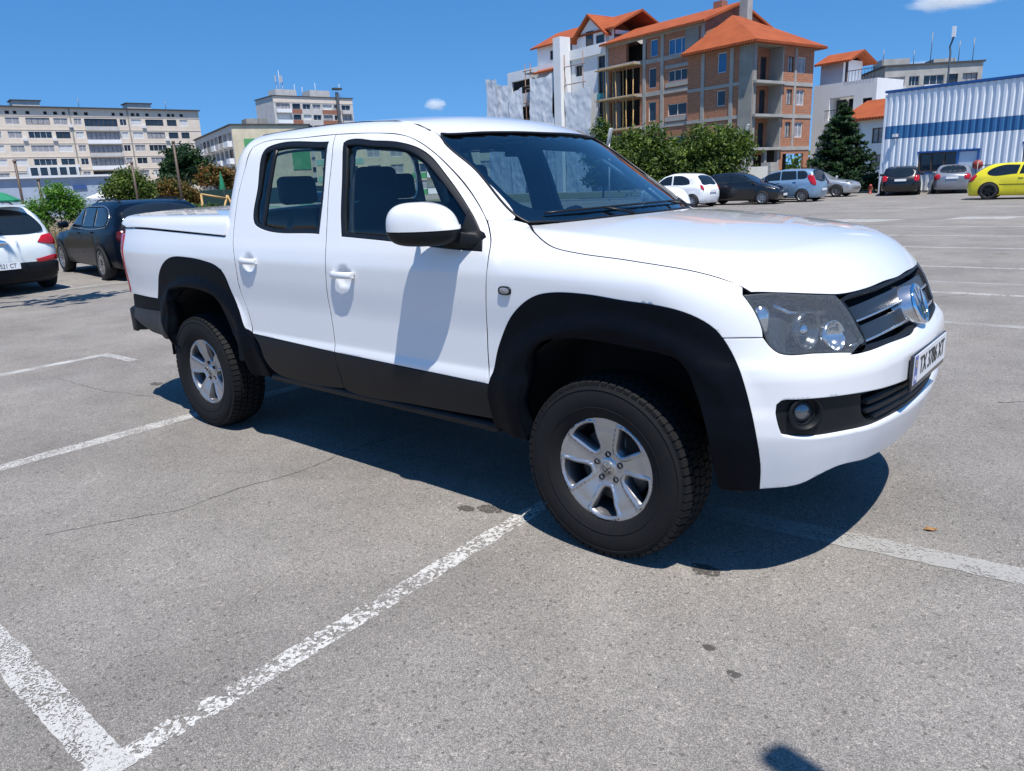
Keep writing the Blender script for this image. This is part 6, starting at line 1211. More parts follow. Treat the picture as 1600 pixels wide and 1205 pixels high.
for z in fl: slab(D3, 'balcony_slab', CONC, (X1-.55, Y0+2.25, z), (1.8, 4.5, .24)); slab(D3, 'floor_slab', CONC, (X1+.03, Y0+6.8, z), (.06, 4.7, .34))
slab(D3, 'partition', CONC, (X1-.75, Y0+4.35, 8), (1.5, .16, 9)); slab(D3, 'column', CONC, (X1+.035, Y0+6.25, 8), (.07, .3, 9.2)); slab(D3, 'column', CONC, (X1-.2, Y0+2.3, 1.7), (.35, .35, 3.4)); slab(D3, 'column', CONC, (X1-.2, Y0+4.3, 1.7), (.35, .35, 3.4)); slab(D3, 'eave_soffit', CONCD, (40.5, 2.1, 12.6), (8.2, 9.6, .16))
hp = MB(); ex = .85; c4 = [(X0-.2, Y0-ex, 12.75), (X1+ex, Y0-ex, 12.75), (X1+ex, Y1+ex, 12.75), (X0-.2, Y1+ex, 12.75)]; ap = [(38.6, 1.4, 16.2), (38.6, 2.6, 16.2)]
V = c4+ap+[(x, y, z-.22) for x, y, z in c4]; hp.add(V, [(0, 1, 4), (1, 2, 5, 4), (2, 3, 5), (3, 0, 4, 5), (6, 7, 8, 9), (0, 1, 7, 6), (1, 2, 8, 7), (2, 3, 9, 8), (3, 0, 6, 9)]); hp.build('roof', TILE, D3)
for k in range(5): slab(D3, 'block_pile', CONC, (45.6+.0*k, Y0+1.2, .35+.42*k), (1.4-.1*k, 1.2, .4))
# --- white balcony house
P0 = (-28.6, 83.6); Eh = thing('white_house', 'white modern house with dark balcony railings behind the spruce', 'building', (*P0, 0), DR)
oe = [(1.9, 4.6, .6, 2.6), (1.9, 4.6, 3.3, 5.5), (1.9, 4.6, 6.3, 8.6), (5.6, 6.6, 6.6, 8.2), (5.6, 6.6, 3.6, 5.2)]
wall('facade', Eh, RENDW, 7.0, 10.0, oe, depth=1.3); slab(Eh, 'rear_mass', RENDW, (3.5, 3.2, 4.95), (6.9, 3.7, 9.9)); wall('end_wall', Eh, RENDW, 5.05, 10.0, at=(7.0, 0, 0), rz=math.pi/2)
for a, b_, c, d in oe[:3]:
    window(Eh, a+.1, c, 1.1, d-c-.2, 'dark', 1, depth=1.25); window(Eh, a+1.5, c, 1.1, d-c-.2, 'dark', 1, depth=1.25); slab(Eh, 'balcony_slab', RENDW, ((a+b_)/2, -.35, c-.14), (b_-a+.3, 1.0, .24))
    for i in range(15): MB().tube([(a+.1+i*.18, -.8, c), (a+.1+i*.18, -.8, c+1.)], .02, 4).build('railing_bar', DARK, Eh)
    MB().tube([(a, -.8, c+1.), (b_, -.8, c+1.)], .035, 5).build('railing_top', DARK, Eh)
for a, b_, c, d in oe[3:]: window(Eh, a, c, b_-a, d-c, 'dark', 1)
for i in range(10): MB().tube([(3.6+i*.34, -.05, 10.), (3.6+i*.34, -.05, 11.0)], .02, 4).build('railing_bar', DARK, Eh)
MB().tube([(3.6, -.05, 11.), (6.9, -.05, 11.)], .035, 5).build('railing_top', DARK, Eh)
slab(Eh, 'attic_mass', RENDW, (1.2, 3.0, 11.2), (2.6, 3.6, 2.4)); roof_prism(Eh, 'roof', -.4, 3.7, .4, 12.2, 3.0, 13.3); slab(Eh, 'attic_column', WFD, (3.2, .7, 11.1), (.2, .2, 2.2))
# --- grey block behind the warehouse
pc0, pl0, pr0 = Vector((-41.3, 157.5)), Vector((-50.5, 163.)), Vector((-27., 167.))
rz, w = face2(pc0, pr0); Fb = thing('apartment_block', 'grey concrete apartment block rising behind the blue and white warehouse', 'building', (pc0.x, pc0.y, 0), rz); H = 19.2
of = []
for k in range(6):
    for x0, x1 in ((.6, 3.6), (4.4, 6.2), (7., 10.6), (11.3, 13.), (13.8, 16.4)): of.append((x0, x1, 1.2+2.9*k, 2.9+2.9*k))
wall('facade', Fb, CONC, w, H, of, depth=.6)
for x0, x1, a, c in of: window(Fb, x0, a, x1-x0, c-a, br.choice(['dark', 'white', 'glazed', 'curtain', 'hole']), 3, depth=.4)
for k in range(6): slab(Fb, 'balcony', br.choice([RENDW, PANELG, PANELW]), (8.8, -.4, .7+2.9*k), (3.8, .8, .95)); slab(Fb, 'balcony', PANELG, (2.1, -.4, .7+2.9*k), (3.2, .8, .95))
slab(Fb, 'rear_mass', CONC, (w/2, 7.2, H/2-.05), (w-.2, 12.8, H-.1)); wall('end_wall', Fb, CONCD, 14, H, at=(0, 14, 0), rz=-math.pi/2); slab(Fb, 'roof', ROOFD, (w/2, 7, H+.15), (w+.6, 14.6, .3)); slab(Fb, 'stair_head', CONC, (3, 6, H+1.), (5, 5, 1.6)); slab(Fb, 'stair_head', CONC, (12, 6, H+.8), (4, 4, 1.2))
for x, hh in ((.5, 3.5), (9, 6.), (14, 4.2), (16.5, 4.6), (6, 3)): MB().tube([(x, 3, H), (x, 3, H+hh)], .07, 5).build('aerial', STEEL, Fb)
# --- small white house with orange roof
P0 = (-19.9, 66.6); G = thing('white_house', 'small white house with orange tiled roof beside the warehouse', 'building', (*P0, 0), R_(-20))
og = [(2.6, 3.6, 3.3, 4.5), (2.6, 3.6, 1.2, 2.4), (.4, 1.3, 3.3, 4.5)]
wall('facade', G, RENDW, 6, 5.4, og); slab(G, 'rear_mass', RENDW, (3, 3.6, 2.65), (5.9, 6.6, 5.3)); roof_prism(G, 'roof', -.5, 6.6, -.5, 5.35, 3.4, 7.0, 7.3, 5.35)
for a, b_, c, d in og: window(G, a, c, b_-a, d-c, 'brown', 2)
MB().tube([(.9, -.1, 5.2), (1.4, -.12, 4.6), (1.5, -.12, 0)], .05, 6).build('drain_pipe', WFD, G)
# --- corrugated warehouse
P0, P1 = (-10.7, 43.58), (10.74, 38.23); rz, w = face2(P0, P1)
Wh = thing('warehouse', 'corrugated white warehouse with blue stripe and blue roof edge', 'building', (*P0, 0), rz)
CLW = mat('cladding_white', (.76, .79, .82), .40, metal=.05, var=.05, vscale=1.5); CLB = mat('cladding_blue', (.045, .16, .34), .40, metal=.05, var=.06, vscale=1.5); BLUE = mat('trim_blue', (.02, .09, .28), .45, var=.1)
_cl = {}
def cladding(x0, n, z0, z1, m):
    key = (n, z0, z1, m.name)
    if key not in _cl:
        b = MB(); pr = []
        for k in range(n): pr += [(k/n, 0), (k/n+.12, 0), (k/n+.16, -.065), (k/n+.29, -.065)]
        pr.append((1., 0)); V = [(x, y, z) for x, y in pr for z in (z0, z1)]; b.add(V, [(2*i, 2*i+2, 2*i+3, 2*i+1) for i in range(len(pr)-1)])
        o = b.build('cladding_sheet', m); _cl[key] = o.data; bpy.data.objects.remove(o)
    o = link(bpy.data.objects.new('cladding_sheet', _cl[key]), Wh); o.location = (x0, 0, 0)
for i in range(22):
    x = i*1.0; low = [(.12, 2.88)]
    if 2 <= i < 4: low = [(.12, 1.05), (2.05, 2.88)]
    if i == 4: low = [(2.05, 2.88)]
    if i == 7: low = [(2.25, 2.88)]
    for a, c in low: cladding(x, 3, a, c, CLW)
    cladding(x, 3, 2.885, 3.555, CLB); cladding(x, 3, 3.56, 5.28, CLW)
slab(Wh, 'core', mat('core_grey', (.3, .3, .3), .8, var=.1), (w/2, 7.3, 2.6), (w-.1, 14, 5.2)); slab(Wh, 'roof_trim', BLUE, (w/2, 7.0, 5.36), (w+.2, 14.2, .13)); slab(Wh, 'plinth', CONC, (w/2, .06, .06), (w, .14, .12)); slab(Wh, 'corner_trim', CLW, (-.03, .02, 2.6), (.10, .16, 5.2))
window(Wh, 2.02, 1.07, 1.95, .96, 'dark', 3, depth=.04); slab(Wh, 'window_trim', BLUE, (3.5, -.02, 2.09), (3.1, .12, .09)); slab(Wh, 'window_trim', BLUE, (2.98, -.02, 1.03), (2.1, .12, .07)); slab(Wh, 'door', mat('door_pale_blue', (.50, .58, .66), .4, var=.05), (4.5, .04, 1.02), (.9, .06, 2.0)); slab(Wh, 'door_frame', BLUE, (4.0, -.02, 1.05), (.09, .12, 2.0)); slab(Wh, 'door_frame', BLUE, (4.99, -.02, 1.05), (.08, .12, 2.0))
slab(Wh, 'door', MATS['door_pale_blue'], (7.5, .04, 1.12), (.9, .06, 2.2)); slab(Wh, 'door_frame', BLUE, (7.5, -.02, 2.28), (1.1, .12, .1)); slab(Wh, 'flood_lamp', WFR, (.7, -.18, 3.05), (.22, .22, .16))
for name_, x, y, h, lab in (('street_lamp', 1.2, 4, 8.6, 'slim lamp post rising behind the warehouse corner'), ('street_lamp', 6.3, 5.0, 7.7, 'lamp post with white head above the middle of the warehouse roof')):
    q = Wh.matrix_world; c, s = math.cos(rz), math.sin(rz); L_ = thing(name_, lab, 'lamp post', (P0[0]+x*c-y*s, P0[1]+x*s+y*c, 0))
    MB().tube([(0, 0, 0), (0, 0, h-1.2), (-.06, 0, h-.9), (.12, -.02, h-.3)], .05, 8).build('pole', STEEL, L_); slab(L_, 'lamp_head', WFR, (.08, -.03, h-.15), (.16, .3, .55))
# --- low restaurant and terrace on the left
P0, P1 = (-91.5, 14.5), (-86.2, 33.5); rz, w = face2(P0, P1)
Rs = thing('low_building', 'low pale grey flat roofed building with a glazed upper corner at left', 'building', (*P0, 0), rz)
wall('facade', Rs, wall_mat('grey_metal_panel', 'stucco', (.36, .42, .50), (.30, .35, .43)), w, 4.0, [(2, 8, .3, 2.4)], depth=.4); slab(Rs, 'rear_mass', PANELG, (w/2, 4.6, 1.95), (w-.1, 8, 3.9)); window(Rs, 2, .3, 6, 2.1, 'dark', 5); slab(Rs, 'roof_edge', WFR, (w/2, -.1, 4.05), (w+.3, .5, .2))
slab(Rs, 'upper_box', WFR, (14.6, 2.4, 4.6), (4.6, 3, 1.1))
for i in range(5): window(Rs, 12.4+i*.88, 4.15, .8, .95, 'white', 1, at=(0, .86, 0), depth=0)
slab(Rs, 'sign_board', mat('sign_blue', (.04, .09, .25), .5, var=.2), (16.6, -.06, 2.9), (1.3, .1, .4))
# ================================================================== trees, shrubs, terrace things
def leaf_mat(name, c, sat=.25):
    m = mat(name, c, .55, spec=.3, var=.45, vscale=1.3, col2=tuple(v*.55 for v in c)); b = m.node_tree.nodes['Principled BSDF']
    b.inputs['Subsurface Weight'].default_value = 0.
    tr = m.node_tree.nodes.new('ShaderNodeBsdfTranslucent'); tr.inputs[0].default_value = (c[0]*1.3, c[1]*1.5, c[2]*.6, 1); mx = m.node_tree.nodes.new('ShaderNodeMixShader'); mx.inputs[0].default_value = .28
    out = [n for n in m.node_tree.nodes if n.type == 'OUTPUT_MATERIAL'][0]; m.node_tree.links.new(b.outputs[0], mx.inputs[1]); m.node_tree.links.new(tr.outputs[0], mx.inputs[2]); m.node_tree.links.new(mx.outputs[0], out.inputs[0]); return m
LG = [leaf_mat('leaf_mid', (.085, .130, .026)), leaf_mat('leaf_dark', (.042, .076, .018)), leaf_mat('leaf_light', (.14, .195, .038))]
LB_ = [leaf_mat('leaf_bright', (.10, .24, .025)), leaf_mat('leaf_bright2', (.065, .16, .022)), leaf_mat('leaf_bright3', (.15, .28, .04))]
LO = [leaf_mat('leaf_olive', (.16, .105, .03)), leaf_mat('leaf_rust', (.20, .085, .03)), leaf_mat('leaf_olive2', (.085, .10, .025))]
LC = [leaf_mat('needle_dark', (.016, .045, .020)), leaf_mat('needle_mid', (.028, .065, .024)), leaf_mat('needle_light', (.042, .085, .030))]
BARK = mat('bark', (.10, .075, .055), .9, var=.4, vscale=12, bump=.5, bscale=30)
def leaves(C, N, size, rng, aspect=1.7):
    """Rhombic leaf faces centred on C with normals about N."""
    n = len(C); r = rng.normal(size=(n, 3)); t = np.cross(N, r); t /= np.maximum(np.linalg.norm(t, axis=1, keepdims=True), 1e-6); b = np.cross(N, t)
    s = size*(.6+.8*rng.random((n, 1))); a = C-t*s*.5*aspect; c = C+t*s*.5*aspect; d = C+b*s*.42+t*s*.1; e = C-b*s*.42+t*s*.1
    return np.stack([a, d, c, e], 1).reshape(-1, 3), np.arange(n*4).reshape(n, 4)
def leaf_obj(name, V, Fc, mats, mi, parent):
    me = bpy.data.meshes.new(name); me.vertices.add(len(V)); me.vertices.foreach_set('co', V.ravel()); me.loops.add(len(Fc)*4); me.loops.foreach_set('vertex_index', Fc.ravel().astype(np.int32)); me.polygons.add(len(Fc)); me.polygons.foreach_set('loop_start', np.arange(0, len(Fc)*4, 4, dtype=np.int32)); me.polygons.foreach_set('loop_total', np.full(len(Fc), 4, np.int32))
    for m in mats: me.materials.append(m)
    me.polygons.foreach_set('material_index', mi.astype(np.int32)); me.update(); me.validate(); return link(bpy.data.objects.new(name, me), parent)
def broadleaf(label, loc, h, lobes, n, size, mats, seed, trunk=.12, name='tree', cat='tree', clump=.45, stems=1, group=None):
    """lobes: (x, y, z, rx, ry, rz) crown masses; leaves gather in clumps on twigs near each lobe's shell."""
    rng = np.random.default_rng(seed); t = thing(name, label, cat, (*loc, 0), 0, group); vol = np.array([l[3]*l[4]*l[5] for l in lobes])**.75; Vs = []; mis = []
    b = MB(); tops = []
    for l, p in zip(lobes, vol/vol.sum()):
        nc = max(4, int(n*p/26)); d = rng.normal(size=(nc, 3)); d /= np.linalg.norm(d, axis=1, keepdims=True); d[:, 2] = np.where(d[:, 2] < -.5, -d[:, 2], d[:, 2]); r = rng.random(nc)**.42*(.78+.34*rng.random(nc))
        cc = np.array(l[:3])+d*r[:, None]*np.array(l[3:6]); tops.append(cc[rng.integers(nc)]); k = max(3, int(n*p/nc)); idx = np.repeat(np.arange(nc), k)
        sc = clump*(.6+.8*rng.random(nc)); C = cc[idx]+rng.normal(size=(len(idx), 3))*sc[idx][:, None]*.5*np.array([1, 1, .7]); N = rng.normal(size=(len(idx), 3))*.8+np.array([0, 0, .5])+d[idx]*.4; N /= np.linalg.norm(N, axis=1, keepdims=True)
        V, Fc = leaves(C, N, size, rng); Vs.append(V); mc = rng.choice(len(mats), nc, p=[.5, .27, .23] if len(mats) == 3 else None); m = mc[idx]; sw = rng.random(len(m)) < .2; m = np.where(sw, rng.integers(0, len(mats), len(m)), m); mis.append(m)
    V = np.concatenate(Vs); leaf_obj('crown', V, np.arange(len(V)).reshape(-1, 4), mats, np.concatenate(mis), t)
    z1 = min(l[2] for l in lobes)
    for s_ in range(stems):
        ox = (rng.random(2)-.5)*.5*(stems > 1); b.tube([(ox[0], ox[1], 0), (ox[0]*1.3+.03, ox[1]*1.3, z1*.5), (ox[0]*2, ox[1]*2, max(z1, .4))], trunk, 7, r1=trunk*.6)
        for l in lobes[s_::stems]: b.tube([(ox[0]*2, ox[1]*2, max(z1*.75, .3)), ((l[0]+ox[0])*.5, l[1]*.5, (z1*.8+l[2])*.5), (l[0], l[1], l[2]), (l[0]*1.1, l[1]*1.1, l[2]+l[5]*.6)], trunk*.5, 5, r1=.015)
    b.build('trunk', BARK, t); return t
def conifer(label, loc, h, r, n, seed, name='spruce_tree'):
    rng = np.random.default_rng(seed); t = thing(name, label, 'tree', (*loc, 0)); Vs = []; mis = []; b = MB(); b.tube([(0, 0, 0), (0, 0, h*.5), (0, 0, h*.98)], .16, 8, r1=.02)
    nb = 260
    for i in range(nb):
        u = (i+rng.random())/nb; z = .25+(h-.3)*u**1.12; L = r*(1-u)**.82*(.72+.45*rng.random())+.12; a = rng.random()*6.283; k = max(10, int(n/nb*(L/r+.25)*1.6)); s = rng.random(k)**.65
        x = np.cos(a)*L*s; y = np.sin(a)*L*s; zz = z-.22*L*s+.20*L*s**3; wd = .10+.26*L*(1-s)*s*2
        C = np.stack([x, y, zz], -1)+rng.normal(size=(k, 3))*np.stack([wd, wd, wd*.45], -1)*.5; N = rng.normal(size=(k, 3))*.6+np.array([np.cos(a)*.4, np.sin(a)*.4, .7]); N /= np.linalg.norm(N, axis=1, keepdims=True)
        V, Fc = leaves(C, N, .115, rng, 2.2); Vs.append(V); mis.append(np.where(rng.random(k) < .3, rng.integers(0, 3, k), rng.choice(3, p=[.5, .33, .17])))
        if i % 3 == 0: b.tube([(0, 0, z), (math.cos(a)*L*.9, math.sin(a)*L*.9, z-.05*L)], .025, 4, r1=.008)
    V = np.concatenate(Vs); leaf_obj('crown', V, np.arange(len(V)).reshape(-1, 4), LC, np.concatenate(mis), t); b.build('trunk', BARK, t)
conifer('dark conical spruce standing between the white house and the warehouse', (-13.9, 46.6), 5.25, 2.55, 15000, 5)
broadleaf('low dark shrub at the foot of the warehouse corner', (-11.9, 44.9), 1.2, [(0, 0, .55, .8, .7, .5), (.6, .2, .4, .5, .5, .35)], 1800, .12, LC, 8, .04, 'shrub', 'shrub', .25)
broadleaf('bushy green tree right of the windscreen below the brick corner house', (-22.6, 46.6), 5, [(0, 0, 3.1, 2.1, 1.7, 1.3), (-1.4, .2, 2.2, 1.7, 1.6, 1.3), (1.4, 0, 2.3, 1.5, 1.4, 1.4), (.3, -.4, 1.4, 2.2, 1.5, 1.1), (1.9, .3, 3.4, .8, .8, .8), (-.6, 0, 4.3, .5, .5, .6), (.9, .1, 4.1, .5, .5, .5), (2.7, 0, 2.8, .5, .5, .7), (-2.6, 0, 3.4, .5, .5, .5)], 11500, .16, LG, 11, .12, clump=.62, stems=2)
broadleaf('wide dark green tree left of the first one against the brick wing', (-26.6, 45.2), 5, [(0, 0, 3.0, 1.9, 1.7, 1.5), (-1.8, .2, 2.6, 1.6, 1.5, 1.5), (1.6, 0, 2.2, 1.6, 1.4, 1.3), (0, -.4, 1.4, 2.4, 1.5, 1.1), (.6, 0, 4.4, .5, .5, .6), (-1.5, 0, 4.2, .55, .55, .55), (-2.9, 0, 3.6, .5, .5, .5)], 10500, .16, LG, 12, .12, clump=.62, stems=2)
broadleaf('thin light tree reaching up beside the windscreen edge at the sheeted building', (-30.6, 45.6), 5.5, [(0, 0, 4.4, .75, .75, 1.3), (-.6, 0, 3.0, 1.1, 1.0, 1.2), (.8, 0, 2.4, 1.4, 1.2, 1.2), (0, 0, 1.4, 1.6, 1.3, 1.)], 7000, .16, LG, 13, .09, clump=.45)
broadleaf('bright green feathery bush behind the dark navy SUV', (-26.3, 6.6), 2.2, [(0, 0, 1.35, .45, .5, .80), (0, .45, 1.1, .4, .45, .7), (-.1, -.5, 1.0, .4, .45, .65), (0, .95, .75, .4, .4, .5), (.1, -.9, .6, .35, .35, .4)], 12000, .045, LB_, 14, .03, 'bush', 'bush', .17, 3)
broadleaf('low dark green shrub beside the bright feathery bush', (-26.6, 8.6), 1.2, [(0, 0, .7, .6, .7, .5)], 2600, .07, LG, 15, .03, 'shrub', 'shrub', .25)
broadleaf('leafy green tree in front of the long panel block', (-48.8, 18.95), 3.4, [(0, 0, 2.45, .9, 1.0, .75), (0, .9, 1.95, .8, .9, .65), (0, -.9, 1.9, .8, .85, .65), (0, .3, 1.5, .8, 1.3, .5)], 9000, .11, LG, 16, .10, clump=.45)
broadleaf('rust and olive coloured shrub right of the leafy green tree', (-48.6, 21.4), 2.6, [(0, 0, 1.9, .8, .9, .6), (0, 1.0, 1.6, .8, .8, .55), (0, 1.9, 1.2, .7, .7, .5)], 6000, .11, LO, 17, .08, 'shrub', 'shrub', .4)
broadleaf('tall dark tree between the panel block and the beige end wall', (-115, 56.5), 9, [(0, 0, 6.4, 3.0, 3.0, 2.6), (0, 2.6, 4.8, 2.6, 2.6, 2.4), (0, -1.6, 4.2, 2.4, 2.2, 2.2)], 8000, .34, LC, 19, .22, clump=.8)
broadleaf('autumn toned tree under the beige end wall', (-100, 53.4), 5, [(0, 0, 3.6, 2.2, 2.4, 1.8), (0, 2.4, 3.0, 2., 2.2, 1.6)], 5000, .30, LO, 20, .16, clump=.7)
for i, (x, y, s_) in enumerate(((-30.5, 12.6, 1.0), (-31., 14.4, .8), (-30.2, 10.4, .9))): broadleaf(['low green hedge plant by the terrace posts', 'hedge plant right of the terrace posts near the pickup bed', 'hedge plant left of the terrace posts'][i], (x, y), 1.2*s_, [(0, 0, .7*s_, .6, 1.1, .55*s_), (0, .9, .6*s_, .6, .8, .45*s_)], 3000, .10, LG, 30+i, .03, 'hedge_plant', 'shrub', .25)
broadleaf('shade tree at the left margin, only leaf tips in frame', (-12.1, -2.0), 6.4, [(0, 0, 5.3, 2.0, 1.9, 1.3), (-1.6, .2, 4.9, 1.5, 1.6, 1.1), (1.2, -.4, 4.8, 1.4, 1.4, 1.0), (2.1, 2.25, 4.35, .5, .5, .4)], 9000, .15, LG, 40, .13, clump=.45)
for i, px in enumerate(((-34, 56, 'behind the brick corner house'), (-70., 70, 'left of the sheeted building'))): pass
# dry grass strip
rng = np.random.default_rng(3); n = 9000; C = np.stack([rng.uniform(-26.5, -21.8, n), rng.uniform(1.2, 9.5, n), np.zeros(n)], -1); hgt = .25+.55*rng.random(n)**1.5; lean = rng.normal(size=(n, 2))*.16; a = rng.random(n)*6.283; wv = np.stack([np.cos(a), np.sin(a), np.zeros(n)], -1)*.012
tip = C+np.stack([lean[:, 0], lean[:, 1], hgt], -1); mid = C+(tip-C)*.5; V = np.stack([C-wv, C+wv, mid+wv*.8, tip, mid-wv*.8], 1).reshape(-1, 3)
me = mesh_obj('dry_grass', V, [(5*i, 5*i+1, 5*i+2, 5*i+3, 5*i+4) for i in range(n)], [mat('straw', (.36, .27, .13), .8, var=.3), mat('straw_green', (.16, .17, .06), .8, var=.3)], None, False, None, list((rng.random(n) < .22).astype(int))); tag(me, 'patch of tall dry straw coloured grass behind the SUVs', 'grass', kind='stuff')
EARTH = mat('dry_earth', (.20, .155, .10), .95, var=.4, vscale=2.); tag(mesh_obj('soil', [(-70, -20, .012), (-20.6, -20, .012), (-20.6, 12.5, .012), (-70, 40, .012)], [(0, 1, 2, 3)], EARTH), kind='structure')
def kerb(p0, p1, nm='kerb'):
    rz, w = face2(p0, p1); n = int(w/1.0); b0 = None; root_ = bpy.data.objects.new(nm, None); link(root_); root_.location = (*p0, 0); root_.rotation_euler = (0, 0, rz); tag(root_, kind='structure')
    for i in range(n):
        if b0 is None: b0 = MB().box((.495, 0, .06), (.985, .14, .12)).build('kerb_stone', CONC, root_); bevel(b0, .012)
        else: q = b0.copy(); COL.objects.link(q); q.location = (i*1.0, 0, 0)
kerb((-20.45, -10), (-20.45, 12)); kerb((-34., 41.2), (-11.2, 44.9))
tag(mesh_obj('verge', [(-60, 41.5, .015), (-34, 41.3, .015), (-11.3, 45.0, .015), (-11.2, 60, .015), (-60, 70, .015)], [(0, 1, 2, 3, 4)], mat('dry_turf', (.13, .13, .055), .95, var=.4, vscale=1.)), kind='structure')
# ------------------------------------------------------------------ terrace parasols, posts, fence, lamps
def parasol(label, loc, r, h, m, closed=False):
    t = thing('parasol', label, 'parasol', (*loc, 0)); MB().tube([(0, 0, 0), (0, 0, h)], .03, 6).build('pole', WFD, t)
    b = MB(); n = 8
    if closed: b.lathe([(.05, h*.35), (.22, h*.45), (.24, h*.6), (.12, h*.85), (.02, h+.1)], 10, 'z')
    else:
        rim = [(r*math.cos(2*math.pi*(i+.5)/n), r*math.sin(2*math.pi*(i+.5)/n), h-.55) for i in range(n)]; top = [(p[0]*.25, p[1]*.25, h-.08) for p in rim]; low = [(p[0], p[1], p[2]-.16) for p in rim]
        V = rim+top+low+[(0, 0, h)]; b.add(V, [(i, (i+1) % n, n+(i+1) % n, n+i) for i in range(n)]+[(n+i, n+(i+1) % n, 3*n) for i in range(n)]+[(2*n+i, 2*n+(i+1) % n, (i+1) % n, i) for i in range(n)])
    b.build('canopy', m, t)
CANW = mat('canvas_white', (.70, .69, .66), .8, var=.06); CANG = mat('canvas_green', (.012, .20, .10), .8, var=.1); CANC = mat('canvas_cream', (.58, .53, .43), .8, var=.06)
parasol('open white parasol left of the leafy tree on the terrace', (-77.2, 28.9), 1.7, 2.3, CANW); parasol('open white parasol directly below the leafy green tree', (-76.3, 31.0), 1.9, 2.5, CANW); parasol('cream parasol on the terrace nearest the pickup bed', (-75.2, 33.5), 1.9, 2.4, CANC)
parasol('open green parasol above the white SUV', (-60., 15.0), 1.1, 2.3, CANG); parasol('folded green parasol standing beside the pickup cab', (-56., 29.3), .35, 3.2, CANG, True)
cn = thing('canopy', 'flat white terrace canopy at the left edge', 'canopy', (-70., 13.0, 0)); slab(cn, 'canopy_roof', CANW, (0, 0, 2.75), (5, 6.5, .14))
for sy in (-1, 1): MB().tube([(2.2, sy*3., 0), (2.2, sy*3., 2.7)], .05, 6).build('post', WFD, cn)
for i, (x, y, h, lab) in enumerate(((-33., 7.7, 3.1, 'dark slim post left of the bright bush'), (-33., 8.4, 2.4, 'short dark post behind the bright bush'), (-33., 12.2, 3.0, 'dark post right of the bright bush'), (-31., 13.2, 3.75, 'tallest dark post above the navy SUV'))):
    t = thing('post', lab, 'post', (x, y, 0)); MB().tube([(0, 0, 0), (0, 0, h)], .055, 6).build('shaft', WFD, t); MB().lathe([(0, h+.05), (.08, h+.02), (.08, h-.03)], 8, 'z').build('cap', WFD, t)
fn = thing('fence', 'dark green mesh fence between the terrace and the panel block', 'fence', (-44., 21., 0), R_(86)); FG = mat('fence_green', (.012, .04, .035), .7, var=.2)
for i in range(9):
    slab(fn, 'fence_panel', FG, (i*1.52+.76, 0, .95), (1.48, .03, 1.7)); MB().tube([(i*1.52, 0, 0), (i*1.52, 0, 1.95)], .03, 5).build('fence_post', FG, fn)
tb = MB()
ta = thing('timber_frame', 'rough timber frame stub by the terrace', 'frame', (-32.5, 16.2, 0))
for p, q in (((0, -.6, 0), (0, .0, 1.45)), ((0, .6, 0), (0, .0, 1.45)), ((0, 0, 1.3), (0, -1.3, 1.55)), ((0, -1.3, 0), (0, -1.3, 1.55))): MB().tube([p, q], .05, 5).build('timber_bar', WOOD, ta)
for loc, h, lab in (((-22.1, 51.4), 4.7, 'pale street lamp in front of the brick corner house'), ((-25.7, 38.9), 4.4, 'pale lamp post rising behind the windscreen edge')):
    t = thing('street_lamp', lab, 'lamp post', (*loc, 0)); MB().tube([(0, 0, 0), (0, 0, h-.8)], .05, 8).build('pole', WFR, t); o = MB().box((0, 0, 0), (.14, .3, 1.0)).build('lamp_head', mat('lamp_grey', (.45, .46, .46), .5, var=.1), t); o.location = (.08, -.05, h-.4); o.rotation_euler = (.05, .25, 0); bevel(o, .04)
sb = thing('notice_board', 'small pale notice board behind the black hatchback', 'sign', (-20.3, 49.5, 0), R_(25)); slab(sb, 'board', WFR, (0, 0, 1.35), (1.3, .06, .9))
for s_ in (-.5, .5): MB().tube([(s_, .05, 0), (s_, .05, 1.8)], .03, 5).build('post', STEEL, sb)
lp = thing('street_lamp', 'unseen stand-in lamp post added beyond the right edge to cast the bottom right shadow', 'lamp post', (3.45, -2.9, 0)); MB().tube([(0, 0, 0), (0, 0, 3.9), (-.15, .05, 4.1), (-.75, .215, 4.1)], .03, 8).build('pole', STEEL, lp); o = MB().box((-.92, .255, 4.08), (.42, .11, .07), rz=-.27).build('lamp_head', WFR, lp); bevel(o, .03)  # invented out-of-view post, added only to cast the ground shadow; true caster unknown
hy = thing('fire_hydrant', 'small red hydrant at the warehouse corner', 'hydrant', (-11.05, 43.0, 0)); hy.scale = (.75, .75, .75); HR = mat('hydrant_red', (.30, .05, .035), .5, var=.2); MB().lathe([(.14, 0), (.14, .06), (.09, .08), (.09, .5), (.12, .52), (.12, .58), (.08, .66), (0, .70)], 12, 'z').build('barrel', HR, hy); MB().tube([(-.17, 0, .42), (.17, 0, .42)], .05, 8).build('outlet', HR, hy)
sg_ = thing('road_sign', 'small round red sign beside the yellow hatchback', 'sign', (-5.35, 39.3, 0)); MB().tube([(0, 0, 0), (0, 0, 1.5)], .025, 6).build('post', STEEL, sg_); o = MB().lathe([(0, -.012), (.22, -.012), (.22, .012), (0, .012)], 20, 'y').build('disc', HR, sg_); o.location = (0, 0, 1.35)
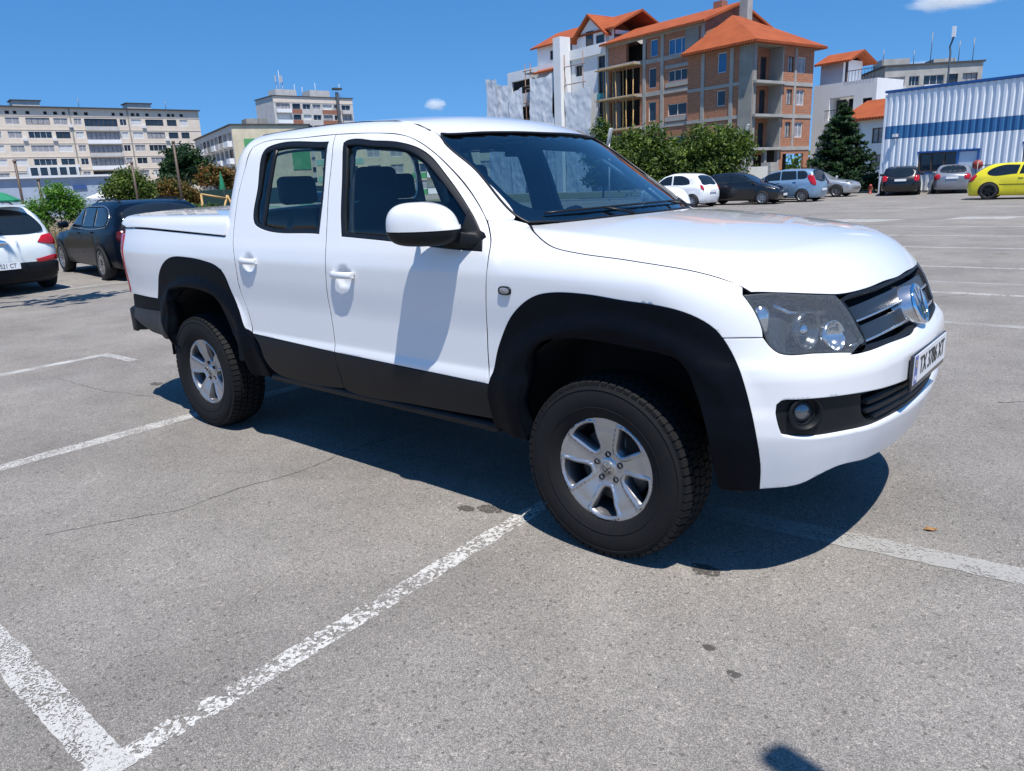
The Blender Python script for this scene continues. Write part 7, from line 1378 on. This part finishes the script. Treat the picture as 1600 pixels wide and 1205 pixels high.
# ------------------------------------------------------------------ far tree belt and clouds
far_ = np.random.default_rng(9); Cs = []
for i in range(240):
    a = R_(-34)+far_.random()*R_(150); d = 235+45*far_.random(); x, y = 1.5-math.sin(a)*d, -3.2+math.cos(a)*d; h = 3+4*far_.random(); k = 60; Cs.append(np.array([x, y, h*.5])+far_.normal(size=(k, 3))*np.array([3.4, 3.4, h*.28]))
C = np.concatenate(Cs); C[:, 2] = np.maximum(C[:, 2], .2); N = far_.normal(size=C.shape)+np.array([0, 0, .4]); N /= np.linalg.norm(N, axis=1, keepdims=True); V, Fc = leaves(C, N, 1.5, far_, 1.2)
tag(leaf_obj('far_tree_belt', V, Fc, LG, far_.integers(0, 3, len(Fc)), None), 'distant belt of trees along the horizon', 'trees', kind='stuff')
def cloud(loc, sx, sy, sz, seed, dens):
    """Cumulus scrap: a scattering volume inside an ellipsoid, broken up by noise."""
    m = bpy.data.materials.new('cloud_vapour'); m.use_nodes = True; nt = m.node_tree; nt.nodes.clear(); L = nt.links.new; out = nt.nodes.new('ShaderNodeOutputMaterial'); pv = nt.nodes.new('ShaderNodeVolumePrincipled'); pv.inputs['Color'].default_value = (.99, .99, 1, 1); pv.inputs['Anisotropy'].default_value = 0.
    tc = nt.nodes.new('ShaderNodeTexCoord'); ln = nt.nodes.new('ShaderNodeVectorMath'); ln.operation = 'LENGTH'; L(tc.outputs['Object'], ln.inputs[0])
    nz = nt.nodes.new('ShaderNodeTexNoise'); nz.noise_dimensions = '4D'; nz.inputs['W'].default_value = seed; nz.inputs['Scale'].default_value = 2.4; nz.inputs['Detail'].default_value = 6; nz.inputs['Roughness'].default_value = .6; L(tc.outputs['Object'], nz.inputs['Vector'])
    a = nt.nodes.new('ShaderNodeMath'); a.operation = 'MULTIPLY_ADD'; a.inputs[1].default_value = -.85; L(ln.outputs['Value'], a.inputs[0]); L(nz.outputs['Fac'], a.inputs[2])
    r = nt.nodes.new('ShaderNodeMapRange'); r.inputs[1].default_value = -.02; r.inputs[2].default_value = .28; r.inputs[3].default_value = 0; r.inputs[4].default_value = dens; L(a.outputs[0], r.inputs[0]); L(r.outputs[0], pv.inputs['Density']); L(pv.outputs[0], out.inputs['Volume'])
    bm = bmesh.new(); bmesh.ops.create_icosphere(bm, subdivisions=3, radius=1); me = bpy.data.meshes.new('cloud'); bm.to_mesh(me); bm.free(); me.materials.append(m); o = link(bpy.data.objects.new('cloud', me)); o.location = loc; o.scale = (sx, sy, sz); o.rotation_euler = (0, 0, YAW); tag(o, kind='structure')
cloud((-500, 2513, 438), 215, 150, 55, 1.3, .018); cloud((-1835, 1820, 254), 60, 50, 30, 4.1, .035); cloud((-587, 2515, 262), 95, 80, 42, 7.7, .05)
